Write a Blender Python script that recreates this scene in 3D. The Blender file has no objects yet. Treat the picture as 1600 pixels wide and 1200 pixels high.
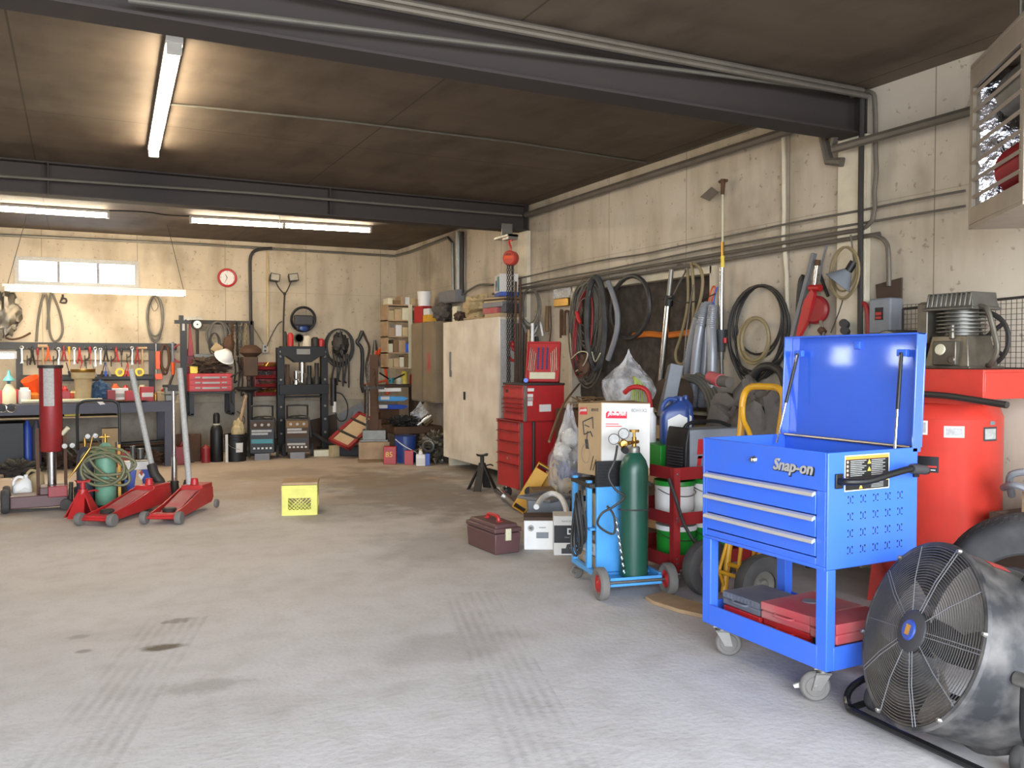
import bpy, math, random
from mathutils import Vector as V, Matrix as Mx, Euler, noise
random.seed(7)
scn = bpy.context.scene
COL = scn.collection
R = math.radians
PI = math.pi

# ---------------------------------------------------------------- camera, daylight, exposure
CAM_H, YAW, PITCH, FPX = 1.4, R(26.7), math.atan(38 / 1356), 1356.0
cd = bpy.data.cameras.new('camera')
cd.sensor_width = 36
cd.lens = 36 * FPX / 1600
cd.clip_start = 0.05
cam = bpy.data.objects.new('camera', cd)
COL.objects.link(cam)
cam.location = (0, 0, CAM_H)
cam.rotation_euler = (PI / 2 - PITCH, 0, -YAW)
scn.camera = cam
w = bpy.data.worlds.new('sky')
scn.world = w
w.use_nodes = True
bg = w.node_tree.nodes['Background']
bg.inputs[0].default_value = (0.82, 0.90, 1.0, 1)
bg.inputs[1].default_value = 9.5
DOOR = (-4.6, 3.9, 3.0, -1.6)          # the open overhead door behind the camera: x0, x1, height, y
pl = bpy.data.lights.new('door_daylight', 'AREA')
pl.shape = 'RECTANGLE'
pl.size, pl.size_y = DOOR[1] - DOOR[0], DOOR[2]
pl.cycles.is_portal = True
po = bpy.data.objects.new('door_daylight', pl)
COL.objects.link(po)
po.location = ((DOOR[0] + DOOR[1]) / 2, DOOR[3], DOOR[2] / 2)
po.rotation_euler = (PI / 2, 0, 0)
scn.view_settings.view_transform = 'Standard'
scn.view_settings.look = 'None'
scn.view_settings.gamma = 1
scn.view_settings.use_curve_mapping = False
scn.view_settings.exposure = 0.95
TUBE = 40.0                             # strength of the fluorescent tubes

# room: right wall plane, back wall plane, ceiling height
XW, YB, HC = 4.75, 13.7, 3.2

_Rt = V((math.cos(YAW), -math.sin(YAW), 0))
_Fw = V((math.sin(YAW) * math.cos(PITCH), math.cos(YAW) * math.cos(PITCH), -math.sin(PITCH)))
_Up = _Rt.cross(_Fw)
def _ray(x, y): return _Fw + _Rt * ((x - 800) / FPX) + _Up * ((600 - y) / FPX)
def at_z(x, y, z=0.0):
    d = _ray(x, y); return V((0, 0, CAM_H)) + d * ((z - CAM_H) / d.z)
def at_x(x, y, X=XW):
    d = _ray(x, y); return V((0, 0, CAM_H)) + d * (X / d.x)
def at_y(x, y, Y=YB):
    d = _ray(x, y); return V((0, 0, CAM_H)) + d * (Y / d.y)

# ---------------------------------------------------------------- materials
def hexlin(h):
    c = [int(h[i:i + 2], 16) / 255 for i in (0, 2, 4)]
    return tuple(v / 12.92 if v <= .04045 else ((v + .055) / 1.055) ** 2.4 for v in c) + (1,)
MATS = {}
def pm(name, col, rough=.5, metal=0., dirt=.25, scale=9., dcol=None, bump=0., alpha=1., emit=0., trans=0., coat=0., stretch=None):
    m = bpy.data.materials.new(name); MATS[name] = m; m.use_nodes = True
    nt = m.node_tree; N = nt.nodes; L = nt.links
    b = N['Principled BSDF']
    c = hexlin(col)
    b.inputs['Roughness'].default_value = rough
    b.inputs['Metallic'].default_value = metal
    b.inputs['Alpha'].default_value = alpha
    b.inputs['Transmission Weight'].default_value = trans
    b.inputs['Coat Weight'].default_value = coat
    if emit:
        b.inputs['Emission Color'].default_value = c
        b.inputs['Emission Strength'].default_value = emit
    tc = N.new('ShaderNodeTexCoord'); nz = N.new('ShaderNodeTexNoise')
    src = tc.outputs['Object']
    if stretch:
        mp = N.new('ShaderNodeMapping'); mp.inputs['Scale'].default_value = stretch
        L.new(src, mp.inputs['Vector']); src = mp.outputs['Vector']
    nz.inputs['Scale'].default_value = scale; nz.inputs['Detail'].default_value = 6
    L.new(src, nz.inputs['Vector'])
    rp = N.new('ShaderNodeValToRGB')
    rp.color_ramp.elements[0].position = .38; rp.color_ramp.elements[1].position = .72
    d = hexlin(dcol) if dcol else (c[0] * .45 + .02, c[1] * .43 + .017, c[2] * .4 + .013, 1)
    rp.color_ramp.elements[0].color = c
    rp.color_ramp.elements[1].color = tuple(c[i] * (1 - dirt) + d[i] * dirt for i in range(3)) + (1,)
    L.new(nz.outputs['Fac'], rp.inputs['Fac']); L.new(rp.outputs['Color'], b.inputs['Base Color'])
    if bump:
        bp = N.new('ShaderNodeBump'); bp.inputs['Strength'].default_value = bump; bp.inputs['Distance'].default_value = .01
        L.new(nz.outputs['Fac'], bp.inputs['Height']); L.new(bp.outputs['Normal'], b.inputs['Normal'])
    return m
for a in (
    ('blue', '3567d8', .4, 0, .2, 6., '5a6fae'), ('blue_gloss', '3263d2', .4, 0, .1), ('alu', 'd2d0cc', .38, .55, .1), ('blue_dark', '2349a8', .4), ('shelf_dust', '8f8791', .8, 0, .4), ('chrome', 'd8d8d8', .16, 1, .1),
    ('steel', '9a9792', .35, .9, .4), ('galv', '8b8880', .45, .7, .4), ('iron', '3a3633', .6, .4, .5), ('rust', '5b3f2c', .8, .2, .6),
    ('black', '0d0d0f', .5), ('black_gloss', '141416', .25), ('rubber', '323131', .8, 0, .35, 6., '6d6863'), ('tyre_grey', '6e6a66', .9, 0, .4),
    ('red', 'b02426', .42, 0, .4), ('red_dark', '8d1f22', .45, 0, .4), ('red_orange', 'c43a2e', .32, 0, .3), ('orange', 'e0521c', .45),
    ('yellow', 'd9a01f', .45, 0, .3), ('yellow_pale', 'd8d469', .55, 0, .25), ('white', 'e4e2de', .5, 0, .15), ('paper', 'd6d3cc', .8, 0, .12),
    ('label_grey', 'a9a8a4', .6, 0, .5, 60.), ('cream', 'cfc4ad', .7, 0, .3), ('card', 'b59b77', .85, 0, .2), ('card_dark', '7d6142', .9, 0, .3),
    ('wood', 'a98d6d', .85, 0, .5), ('plywood', 'e0d5c4', .75, 0, .4, 3., '8c7350'), ('green_cyl', '1b4d3e', .35, 0, .25), ('green_old', '6a9a80', .5, 0, .35),
    ('green', '1d8a2c', .4), ('sky_blue', '4f9ddc', .38, 0, .2), ('navy', '26407c', .35), ('grey', '77777a', .55), ('grey_dark', '38373a', .6),
    ('grey_blue', '7a7f86', .5, 0, .3), ('brown_box', '593c3c', .5, 0, .3), ('brown_dark', '4a382b', .8, 0, .5), ('hose_grey', '5e5a52', .6, 0, .4),
    ('hose_tan', '8a7a58', .6, 0, .3), ('hose_black', '2b2927', .55, 0, .3), ('hose_ribbed', '8e9096', .36, .2, .3), ('wire', '3b3733', .6, 0, .4),
    ('brass', 'b08a45', .3, .9, .3), ('teal', '2f7f86', .5), ('tan', 'b9a57c', .7, 0, .35), ('purple', '403e4c', .5, 0, .3),
    ('beam', '342d2b', .75, 0, .4, 5.), ('pipe_grey', '6b645a', .55, .3, .4), ('heater', 'a79a88', .5), ('cloth_grey', '5d5650', .95, 0, .6, 14., None, .8),
    ('cloth_dark', '3d3934', .95, 0, .5, 14., None, .8), ('dust_red', 'ad444a', .65, 0, .5, 5., '9d8880'), ('dust_grey', '5a5d68', .7, 0, .35, 6., '8d8a88'),
    ('pink', 'c79a86', .7), ('insul', '3a322b', .95, 0, .7, 11., '5b5148', 1.), ('amber', 'd0731f', .8), ('denim', '3e5876', .9, 0, .5), ('pewter', '6a6862', .45, .6, .5, 12.),
    ('oily', '6d675c', .38, .6, .6, 10., '3a3428'), ('mesh_dark', '554f49', .6, .5, .3), ('fan_blade', 'a39d98', .5, .1, .4), ('wire_guard', '5d5b59', .4, .4, .2), ('locker', '8a7a62', .55, 0, .45, 4.), ('drum', '1f2023', .55, 0, .75, 9., '6f6a66'),
    ('logo_red', 'd5203a', .5, 0, .05), ('warn_orange', 'df8d3a', .5, 0, .05), ('warn_yellow', 'e2c84a', .5, 0, .05), ('ivory', 'cfc9ac', .5)):
    pm(*a)
def clear_film():
    m = bpy.data.materials.new('clear_film'); MATS['film'] = m; m.use_nodes = True
    N = m.node_tree.nodes; L = m.node_tree.links
    b = N['Principled BSDF']; b.inputs['Base Color'].default_value = (.9, .9, .92, 1); b.inputs['Roughness'].default_value = .1
    nz = N.new('ShaderNodeTexNoise'); nz.inputs['Scale'].default_value = 4.5
    bp = N.new('ShaderNodeBump'); bp.inputs['Strength'].default_value = .7; bp.inputs['Distance'].default_value = .05
    L.new(nz.outputs['Fac'], bp.inputs['Height']); L.new(bp.outputs['Normal'], b.inputs['Normal'])
    rp = N.new('ShaderNodeMapRange'); rp.inputs['From Min'].default_value = .3; rp.inputs['From Max'].default_value = .7; rp.inputs['To Min'].default_value = .06; rp.inputs['To Max'].default_value = .5
    L.new(nz.outputs['Fac'], rp.inputs['Value']); L.new(rp.outputs['Result'], b.inputs['Alpha'])
clear_film()
_b = MATS['blue_gloss'].node_tree.nodes['Principled BSDF']; _b.inputs['Coat Weight'].default_value = 1; _b.inputs['Coat Roughness'].default_value = .055; _b.inputs['Coat IOR'].default_value = 1.75
pm('glass_pane', 'dfe8ff', .1, 0, 0, 4., alpha=.25)
pm('tube_light', 'ffdcae', .5, 0, 0, 4., emit=TUBE)
MATS['tube_light'].node_tree.nodes['Principled BSDF'].inputs['Emission Color'].default_value = (1, .85, .62, 1)

# ---------------------------------------------------------------- mesh builder
def catmull(p, k=6, closed=False):
    p = [V(q) for q in p]
    n = len(p)
    if n < 3 or k < 2: return p
    out = []
    for i in range(n if closed else n - 1):
        if closed: a, b, c, d = p[i - 1], p[i], p[(i + 1) % n], p[(i + 2) % n]
        else: a, b, c, d = p[max(i - 1, 0)], p[i], p[i + 1], p[min(i + 2, n - 1)]
        for j in range(k):
            t = j / k
            out.append(.5 * (2 * b + (c - a) * t + (2 * a - 5 * b + 4 * c - d) * t * t + (3 * b - a - 3 * c + d) * t ** 3))
    if not closed: out.append(p[-1])
    return out
class M:
    def __init__(s, x=None): s.v = []; s.f = []; s.x = x
    def add(s, vs, fs):
        n = len(s.v)
        s.v += [(s.x @ V(q)) if s.x else V(q) for q in vs]
        s.f += [tuple(i + n for i in g) for g in fs]
        return s
    def box(s, c, d, r=None, taper=1.):
        h = V(d) / 2; m = Euler(r).to_matrix() if r else None
        vs = []
        for z in (-1, 1):
            t = taper if z > 0 else 1
            for x, y in ((-1, -1), (1, -1), (1, 1), (-1, 1)):
                q = V((x * h.x * t, y * h.y * t, z * h.z))
                vs.append((m @ q if m else q) + V(c))
        return s.add(vs, [(3, 2, 1, 0), (4, 5, 6, 7), (0, 1, 5, 4), (1, 2, 6, 5), (2, 3, 7, 6), (3, 0, 4, 7)])
    def bx(s, x0, x1, y0, y1, z0, z1):
        return s.box(((x0 + x1) / 2, (y0 + y1) / 2, (z0 + z1) / 2), (abs(x1 - x0), abs(y1 - y0), abs(z1 - z0)))
    def cyl(s, a, b, r, r2=None, n=14):
        return s.sweep([V(a), V(b)], [r, r if r2 is None else r2], n)
    def sweep(s, pts, rad, n=8, closed=False):
        pts = [V(q) for q in pts]; k = len(pts)
        if isinstance(rad, (int, float)): rad = [rad] * k
        vs = []; u = None
        for i, q in enumerate(pts):
            a = pts[i - 1] if (i or closed) else q
            b = pts[(i + 1) % k] if (i < k - 1 or closed) else q
            t = (b - a)
            if t.length < 1e-9: t = V((0, 0, 1))
            t.normalize()
            if u is None: u = t.orthogonal()
            u = u - t * u.dot(t)
            if u.length < 1e-6: u = t.orthogonal()
            u.normalize(); wv = t.cross(u)
            vs += [q + (u * math.cos(2 * PI * j / n) + wv * math.sin(2 * PI * j / n)) * rad[i] for j in range(n)]
        fs = [(i * n + j, i * n + (j + 1) % n, (i + 1) * n + (j + 1) % n, (i + 1) * n + j) for i in range(k - 1) for j in range(n)]
        if closed: fs += [((k - 1) * n + j, (k - 1) * n + (j + 1) % n, (j + 1) % n, j) for j in range(n)]
        else: fs += [tuple(range(n))[::-1], tuple((k - 1) * n + j for j in range(n))]
        return s.add(vs, fs)
    def tube(s, pts, r, n=7, k=6, closed=False): return s.sweep(catmull(pts, k, closed), r, n, closed)
    def lathe(s, prof, c=(0, 0, 0), axis=(0, 0, 1), n=24):
        q = V((0, 0, 1)).rotation_difference(V(axis)).to_matrix(); c = V(c); k = len(prof)
        vs = [c + q @ V((r * math.cos(2 * PI * j / n), r * math.sin(2 * PI * j / n), z)) for r, z in prof for j in range(n)]
        fs = [(i * n + j, i * n + (j + 1) % n, (i + 1) * n + (j + 1) % n, (i + 1) * n + j) for i in range(k - 1) for j in range(n)]
        if prof[0][0] > 1e-5 and prof[0] != prof[-1]: fs.append(tuple(range(n))[::-1])
        if prof[-1][0] > 1e-5 and prof[0] != prof[-1]: fs.append(tuple((k - 1) * n + j for j in range(n)))
        return s.add(vs, fs)
    def ring(s, c, axis, rad, r, n=36, m=8, sq=1.):
        q = V((0, 0, 1)).rotation_difference(V(axis)).to_matrix(); c = V(c)
        return s.sweep([c + q @ V((rad * math.cos(2 * PI * j / n), rad * sq * math.sin(2 * PI * j / n), 0)) for j in range(n)], r, m, True)
    def prism(s, poly, a, b):
        """poly: points of a planar outline; swept by vector from offset a to b"""
        a, b = V(a), V(b); n = len(poly)
        vs = [V(q) + a for q in poly] + [V(q) + b for q in poly]
        return s.add(vs, [tuple(range(n))[::-1], tuple(range(n, 2 * n))] + [(i, (i + 1) % n, n + (i + 1) % n, n + i) for i in range(n)])
    def sph(s, c, r, sc=(1, 1, 1), n=12, m=8):
        c = V(c); vs = []; fs = []
        for i in range(m + 1):
            t = PI * i / m
            for j in range(n):
                p = 2 * PI * j / n
                vs.append(c + V((r * sc[0] * math.sin(t) * math.cos(p), r * sc[1] * math.sin(t) * math.sin(p), r * sc[2] * math.cos(t))))
        fs = [((i + 1) * n + j, (i + 1) * n + (j + 1) % n, i * n + (j + 1) % n, i * n + j) for i in range(m) for j in range(n)]
        return s.add(vs, fs)
    def blob(s, c, d, seed=0, amp=.3, freq=2.2, n=28, m=18, flat=True):
        """a lumpy closed form of overall size d standing on c"""
        c = V(c); vs = []
        for i in range(m + 1):
            t = PI * i / m
            for j in range(n):
                p = 2 * PI * j / n
                u = V((math.sin(t) * math.cos(p), math.sin(t) * math.sin(p), math.cos(t)))
                k = 1 + amp * noise.noise(u * freq + V((seed * 7.3, seed, 0))) + amp * .5 * noise.noise(u * freq * 2.7 + V((seed, 0, 3)))
                q = V((u.x * d[0] / 2 * k, u.y * d[1] / 2 * k, (u.z * k + 1) * d[2] / 2))
                if flat: q.z = max(q.z, 0)
                vs.append(c + q)
        fs = [((i + 1) * n + j, (i + 1) * n + (j + 1) % n, i * n + (j + 1) % n, i * n + j) for i in range(m) for j in range(n)]
        return s.add(vs, fs)
    def build(s, name, mat, parent=None, bev=0., loc=None, smooth=38):
        me = bpy.data.meshes.new(name)
        me.from_pydata([tuple(q) for q in s.v], [], s.f)
        me.validate(clean_customdata=False)
        me.materials.append(MATS[mat] if isinstance(mat, str) else mat)
        me.polygons.foreach_set('use_smooth', [True] * len(me.polygons))
        me.set_sharp_from_angle(angle=R(smooth))
        o = bpy.data.objects.new(name, me); COL.objects.link(o)
        if parent: o.parent = parent
        if loc: o.location = loc
        if bev:
            b = o.modifiers.new('bevel', 'BEVEL'); b.width = bev; b.segments = 2; b.limit_method = 'ANGLE'; b.angle_limit = R(40)
        return o
def tag(o, label, cat, group=None, kind=None):
    o['label'] = label; o['category'] = cat
    if group: o['group'] = group
    if kind: o['kind'] = kind
    return o
def thing(name, label, cat, loc, rz=0, group=None):
    o = bpy.data.objects.new(name, None); COL.objects.link(o)
    o.empty_display_size = .1
    o.location = loc; o.rotation_euler = rz if isinstance(rz, tuple) else (0, 0, rz)
    return tag(o, label, cat, group)
def solo(name, label, cat, m, mat, loc=None, group=None, bev=0., rz=0):
    o = m.build(name, mat, None, bev, loc)
    if rz: o.rotation_euler = rz if isinstance(rz, tuple) else (0, 0, rz)
    return tag(o, label, cat, group)
def struct(name, m, mat, bev=0., parent=None):
    o = m.build(name, mat, parent, bev); o['kind'] = 'structure'; return o
def dup(root, loc, label, rz=None, group=None):
    r = root.copy(); COL.objects.link(r); r.location = loc; r['label'] = label
    if rz is not None: r.rotation_euler = rz if isinstance(rz, tuple) else (0, 0, rz)
    if group: r['group'] = group
    for ch in list(root.children):
        c = ch.copy(); COL.objects.link(c); c.parent = r
        for g in list(ch.children):
            d = g.copy(); COL.objects.link(d); d.parent = c
    return r
def text(s, size, mat, parent, name, loc, xdir, ydir, ext=.0015, shear=0., bold=0., xs=1.):
    """raised lettering: xdir/ydir are the reading and up directions"""
    cu = bpy.data.curves.new(name, 'FONT'); cu.body = s; cu.size = size; cu.extrude = ext; cu.shear = shear; cu.offset = bold
    cu.align_x = 'CENTER'; cu.align_y = 'CENTER'; cu.resolution_u = 3
    t = bpy.data.objects.new('tmp', cu); COL.objects.link(t)
    dg = bpy.context.evaluated_depsgraph_get(); dg.update()
    me = bpy.data.meshes.new_from_object(t.evaluated_get(dg)); me.name = name
    bpy.data.objects.remove(t); bpy.data.curves.remove(cu)
    x, y = V(xdir).normalized(), V(ydir).normalized(); z = x.cross(y)
    me.transform(Mx(((x.x * xs, y.x, z.x, loc[0]), (x.y * xs, y.y, z.y, loc[1]), (x.z * xs, y.z, z.z, loc[2]), (0, 0, 0, 1))))
    me.materials.clear(); me.materials.append(MATS[mat])
    o = bpy.data.objects.new(name, me); COL.objects.link(o)
    if parent: o.parent = parent
    return o
def xf(loc, r=(0, 0, 0)): return Mx.Translation(V(loc)) @ Euler(r).to_matrix().to_4x4()
# ================================================================ the setting
def node_mat(name): 
    m = bpy.data.materials.new(name); MATS[name] = m; m.use_nodes = True
    return m, m.node_tree.nodes, m.node_tree.links, m.node_tree.nodes['Principled BSDF']
def mixc(N, L, fac, a, b, mode='MIX'):
    x = N.new('ShaderNodeMix'); x.data_type = 'RGBA'; x.blend_type = mode
    for s, i in ((fac, 0), (a, 6), (b, 7)):
        if hasattr(s, 'links'): L.new(s, x.inputs[i])
        elif i == 0: x.inputs[0].default_value = s
        else: x.inputs[i].default_value = hexlin(s)
    return x.outputs[2]
def nz_fac(N, L, vec, scale, lo, hi, detail=6, mapping=None, rough=.55):
    n = N.new('ShaderNodeTexNoise'); n.inputs['Scale'].default_value = scale; n.inputs['Detail'].default_value = detail
    n.inputs['Roughness'].default_value = rough
    if mapping:
        mp = N.new('ShaderNodeMapping'); mp.inputs['Scale'].default_value = mapping
        L.new(vec, mp.inputs['Vector']); vec = mp.outputs['Vector']
    L.new(vec, n.inputs['Vector'])
    r = N.new('ShaderNodeMapRange'); r.inputs['From Min'].default_value = lo; r.inputs['From Max'].default_value = hi
    L.new(n.outputs['Fac'], r.inputs['Value'])
    return r.outputs['Result']
def mth(N, L, op, a, b=None, c=None):
    n = N.new('ShaderNodeMath'); n.operation = op
    for i, s in enumerate((a, b, c)):
        if s is None: continue
        if hasattr(s, 'links'): L.new(s, n.inputs[i])
        else: n.inputs[i].default_value = s
    return n.outputs[0]
def seams(N, L, coord, pitch, offset, width):
    a = mth(N, L, 'ADD', coord, offset)
    a = mth(N, L, 'PINGPONG', a, pitch / 2)
    return mth(N, L, 'LESS_THAN', a, width)
def blotch(N, L, P, cx, cy, rx, ry, seedscale=3., ang=0.):
    """0..1 mask of one irregular stain lying on the floor at cx, cy"""
    mp = N.new('ShaderNodeMapping'); mp.vector_type = 'TEXTURE'
    mp.inputs['Location'].default_value = (cx, cy, 0); mp.inputs['Scale'].default_value = (rx, ry, 1); mp.inputs['Rotation'].default_value = (0, 0, ang)
    L.new(P, mp.inputs['Vector'])
    ln = N.new('ShaderNodeVectorMath'); ln.operation = 'LENGTH'; L.new(mp.outputs[0], ln.inputs[0])
    nf = nz_fac(N, L, P, seedscale, .2, .8, 5)
    d = mth(N, L, 'ADD', ln.outputs['Value'], mth(N, L, 'MULTIPLY', mth(N, L, 'SUBTRACT', nf, .5), 1.1))
    r = N.new('ShaderNodeMapRange'); r.inputs['From Min'].default_value = 1.05; r.inputs['From Max'].default_value = .55
    L.new(d, r.inputs['Value']); return r.outputs['Result']

def floor_mat():
    m, N, L, b = node_mat('concrete_floor')
    g = N.new('ShaderNodeNewGeometry'); P = g.outputs['Position']
    c = mixc(N, L, nz_fac(N, L, P, .8, .3, .7), 'c3c0c0', 'b6b2b0')
    c = mixc(N, L, mth(N, L, 'MULTIPLY', nz_fac(N, L, P, 5, .45, .8), .5), c, '9a948d')
    c = mixc(N, L, mth(N, L, 'MULTIPLY', nz_fac(N, L, P, 60, .55, .8), .35), c, '6f6962')
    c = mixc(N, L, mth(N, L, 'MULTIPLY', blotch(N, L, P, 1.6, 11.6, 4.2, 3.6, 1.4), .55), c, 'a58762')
    st = mth(N, L, 'MULTIPLY', nz_fac(N, L, P, 1.6, .55, .8, 8, (.6, 1., 1.)), .22)
    for (px, py, rx, ry, k) in ((640, 765, 1.1, 2.2, .55), (560, 790, .8, 1.0, .35), (760, 740, .8, 1.5, .5), (430, 740, .9, .6, .3), (720, 850, .8, .7, .28), (700, 1010, .4, .25, .2)):
        q = at_z(px, py); st = mth(N, L, 'MAXIMUM', st, mth(N, L, 'MULTIPLY', blotch(N, L, P, q.x, q.y, rx, ry), k))
    c = mixc(N, L, st, c, '57493a')
    # tyre marks: two bands of tread bars running into the shop
    sp = N.new('ShaderNodeSeparateXYZ'); L.new(P, sp.inputs[0])
    for (a, bb, wd, k) in (((730, 925), (860, 1190), .16, .2), ((275, 965), (110, 1190), .17, .2)):
        A, B = at_z(*a), at_z(*bb); d = (B - A); ln = d.length; d.normalize(); nn = V((-d.y, d.x, 0))
        def lin(v, o): return mth(N, L, 'ADD', mth(N, L, 'ADD', mth(N, L, 'MULTIPLY', sp.outputs[0], v.x), mth(N, L, 'MULTIPLY', sp.outputs[1], v.y)), -o)
        t = lin(d, A.dot(d)); u = lin(nn, A.dot(nn))
        inside = mth(N, L, 'MULTIPLY', mth(N, L, 'LESS_THAN', mth(N, L, 'ABSOLUTE', u), wd), mth(N, L, 'GREATER_THAN', t, 0.))
        bars = mth(N, L, 'ADD', .45, mth(N, L, 'MULTIPLY', mth(N, L, 'SINE', mth(N, L, 'MULTIPLY', u, 130.)), .35))
        msk = mth(N, L, 'MULTIPLY', mth(N, L, 'MULTIPLY', inside, bars), mth(N, L, 'MULTIPLY', nz_fac(N, L, P, 4, .35, .65), k * 1.6))
        c = mixc(N, L, msk, c, '5f574f')
    for (px, py, rx, ry, k, ss) in ((250, 1012, .10, .06, .9, 9.), (278, 970, .10, .05, .5, 20.), (130, 1018, .04, .03, .5, 9.), (320, 1072, .22, .09, .25, 14.), (640, 1072, .12, .08, .12, 14.), (120, 995, .06, .04, .35, 9.)):
        q = at_z(px, py); c = mixc(N, L, mth(N, L, 'MULTIPLY', blotch(N, L, P, q.x, q.y, rx, ry, ss), k), c, '53442f')
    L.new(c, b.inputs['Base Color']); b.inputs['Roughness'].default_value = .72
    bp = N.new('ShaderNodeBump'); bp.inputs['Strength'].default_value = .12; bp.inputs['Distance'].default_value = .02
    L.new(nz_fac(N, L, P, 30, .2, .8), bp.inputs['Height']); L.new(bp.outputs[0], b.inputs['Normal'])
floor_mat()
def wall_mat(name, axis, off, base='c4b8a6'):
    m, N, L, b = node_mat(name)
    g = N.new('ShaderNodeNewGeometry'); P = g.outputs['Position']
    sp = N.new('ShaderNodeSeparateXYZ'); L.new(P, sp.inputs[0])
    c = mixc(N, L, nz_fac(N, L, P, 1.2, .3, .75), base, 'aea18d')
    c = mixc(N, L, mth(N, L, 'MULTIPLY', nz_fac(N, L, P, 1.5, .48, .78, 7, (2.2, 2.2, .5)), .55), c, '77674f')     # soot streaks
    c = mixc(N, L, mth(N, L, 'MULTIPLY', nz_fac(N, L, P, .9, .54, .76, 5), .62), c, '5a4c3a')                         # smoke blotches
    c = mixc(N, L, mth(N, L, 'MULTIPLY', nz_fac(N, L, P, 22, .66, .72, 2), .5), c, '6b5a47')
    if axis == 0:
        mz = N.new('ShaderNodeMapping'); mz.inputs['Rotation'].default_value = (PI / 2, 0, 0); L.new(P, mz.inputs['Vector'])
        for (cx, cz, rx, rz, k) in ((3.3, 2.7, 1.6, .5, .7), (4.3, 2.4, .6, .9, .6), (2.9, 2.2, .8, .5, .45), (2.2, 2.4, 1.1, .6, .3)):
            c = mixc(N, L, mth(N, L, 'MULTIPLY', blotch(N, L, mz.outputs[0], cx, -cz, rx, rz, 1.5), k), c, '5a4a36')
    s = seams(N, L, sp.outputs[axis], 1.22, off, .004)
    s = mth(N, L, 'MAXIMUM', s, mth(N, L, 'MULTIPLY', seams(N, L, sp.outputs[2], 2.44, 0., .003), .5))
    c = mixc(N, L, mth(N, L, 'MULTIPLY', s, .65), c, '5a4d3d')
    L.new(c, b.inputs['Base Color']); b.inputs['Roughness'].default_value = .8
wall_mat('wall_paint_side', 1, .02)
wall_mat('wall_paint_end', 0, .4, 'b8aa94')
def ceil_mat():
    m, N, L, b = node_mat('sooty_plywood')
    g = N.new('ShaderNodeNewGeometry'); P = g.outputs['Position']
    sp = N.new('ShaderNodeSeparateXYZ'); L.new(P, sp.inputs[0])
    c = mixc(N, L, nz_fac(N, L, P, 1.0, .3, .7, 6, (.5, 2., 1.)), '685a4c', '544739')
    c = mixc(N, L, nz_fac(N, L, P, 3.1, .45, .8, 6, (1., .4, 1.)), c, '3f3327')
    s = mth(N, L, 'MAXIMUM', seams(N, L, sp.outputs[0], 2.44, .3, .006), seams(N, L, sp.outputs[1], 2.44, .1, .006))
    c = mixc(N, L, mth(N, L, 'MULTIPLY', s, .7), c, '241d16')
    L.new(c, b.inputs['Base Color']); b.inputs['Roughness'].default_value = .75
ceil_mat()
def conc_mat():
    m, N, L, b = node_mat('stem_wall_concrete')
    g = N.new('ShaderNodeNewGeometry'); P = g.outputs['Position']
    c = mixc(N, L, nz_fac(N, L, P, 1.7, .35, .7), 'b0a797', '958a79')
    c = mixc(N, L, mth(N, L, 'MULTIPLY', nz_fac(N, L, P, 6, .5, .8), .6), c, '6d6456')
    L.new(c, b.inputs['Base Color']); b.inputs['Roughness'].default_value = .85
conc_mat()

X0, Y0 = -6.2, DOOR[3]
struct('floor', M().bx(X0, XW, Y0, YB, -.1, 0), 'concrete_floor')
struct('floor_apron', M().bx(-14, 12, -16, Y0, -.14, -.01), 'stem_wall_concrete')
struct('ceiling', M().bx(X0, XW, Y0, YB, HC, HC + .1), 'sooty_plywood')
ADDED_WINDOWS = ((10.1, 10.65), (11.35, 11.95))  # unseen windows, added so the open cart lid reflects two bright spots
wl = M().bx(X0 - .15, X0, Y0, YB, 0, 2.1).bx(X0 - .15, X0, Y0, YB, 2.5, HC)
for a, b_ in ((Y0, ADDED_WINDOWS[0][0]), (ADDED_WINDOWS[0][1], ADDED_WINDOWS[1][0]), (ADDED_WINDOWS[1][1], YB)): wl.bx(X0 - .15, X0, a, b_, 2.1, 2.5)
struct('wall_left', wl, 'wall_paint_side')
for i, (a, b_) in enumerate(ADDED_WINDOWS):
    wf = struct('window_%d' % (i + 3), M().bx(X0 - .08, X0 + .02, a, a + .03, 2.1, 2.5).bx(X0 - .08, X0 + .02, b_ - .03, b_, 2.1, 2.5).bx(X0 - .08, X0 + .02, a, b_, 2.1, 2.13).bx(X0 - .08, X0 + .02, a, b_, 2.47, 2.5), 'grey')
    M().bx(X0 - .05, X0 - .045, a, b_, 2.1, 2.5).build('pane', 'glass_pane', wf)
struct('wall_front', M().bx(X0, DOOR[0], Y0 - .15, Y0, 0, HC).bx(DOOR[1], XW, Y0 - .15, Y0, 0, HC).bx(DOOR[0], DOOR[1], Y0 - .15, Y0, DOOR[2], HC), 'wall_paint_end')
# back wall with its window opening
wa, wb = at_y(27, 404), at_y(213, 447)
WX0, WX1, WZ0, WZ1 = wa.x, wb.x, wb.z, wa.z
struct('wall_back', M().bx(X0, WX0, YB, YB + .15, 0, HC).bx(WX1, XW + .15, YB, YB + .15, 0, HC).bx(WX0, WX1, YB, YB + .15, 0, WZ0).bx(WX0, WX1, YB, YB + .15, WZ1, HC), 'wall_paint_end')
struct('wall_back_footing', M().bx(X0, XW, YB - .03, YB, 0, .76), 'stem_wall_concrete', .005)
wn = struct('window_1', M().bx(WX0 - .035, WX0 + .02, YB - .02, YB + .08, WZ0 - .035, WZ1 + .035).bx(WX1 - .02, WX1 + .035, YB - .02, YB + .08, WZ0 - .035, WZ1 + .035)
            .bx(WX0 + .02, WX1 - .02, YB - .02, YB + .08, WZ1 - .02, WZ1 + .035).bx(WX0 + .02, WX1 - .02, YB - .02, YB + .08, WZ0 - .035, WZ0 + .02), 'label_grey')
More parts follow.
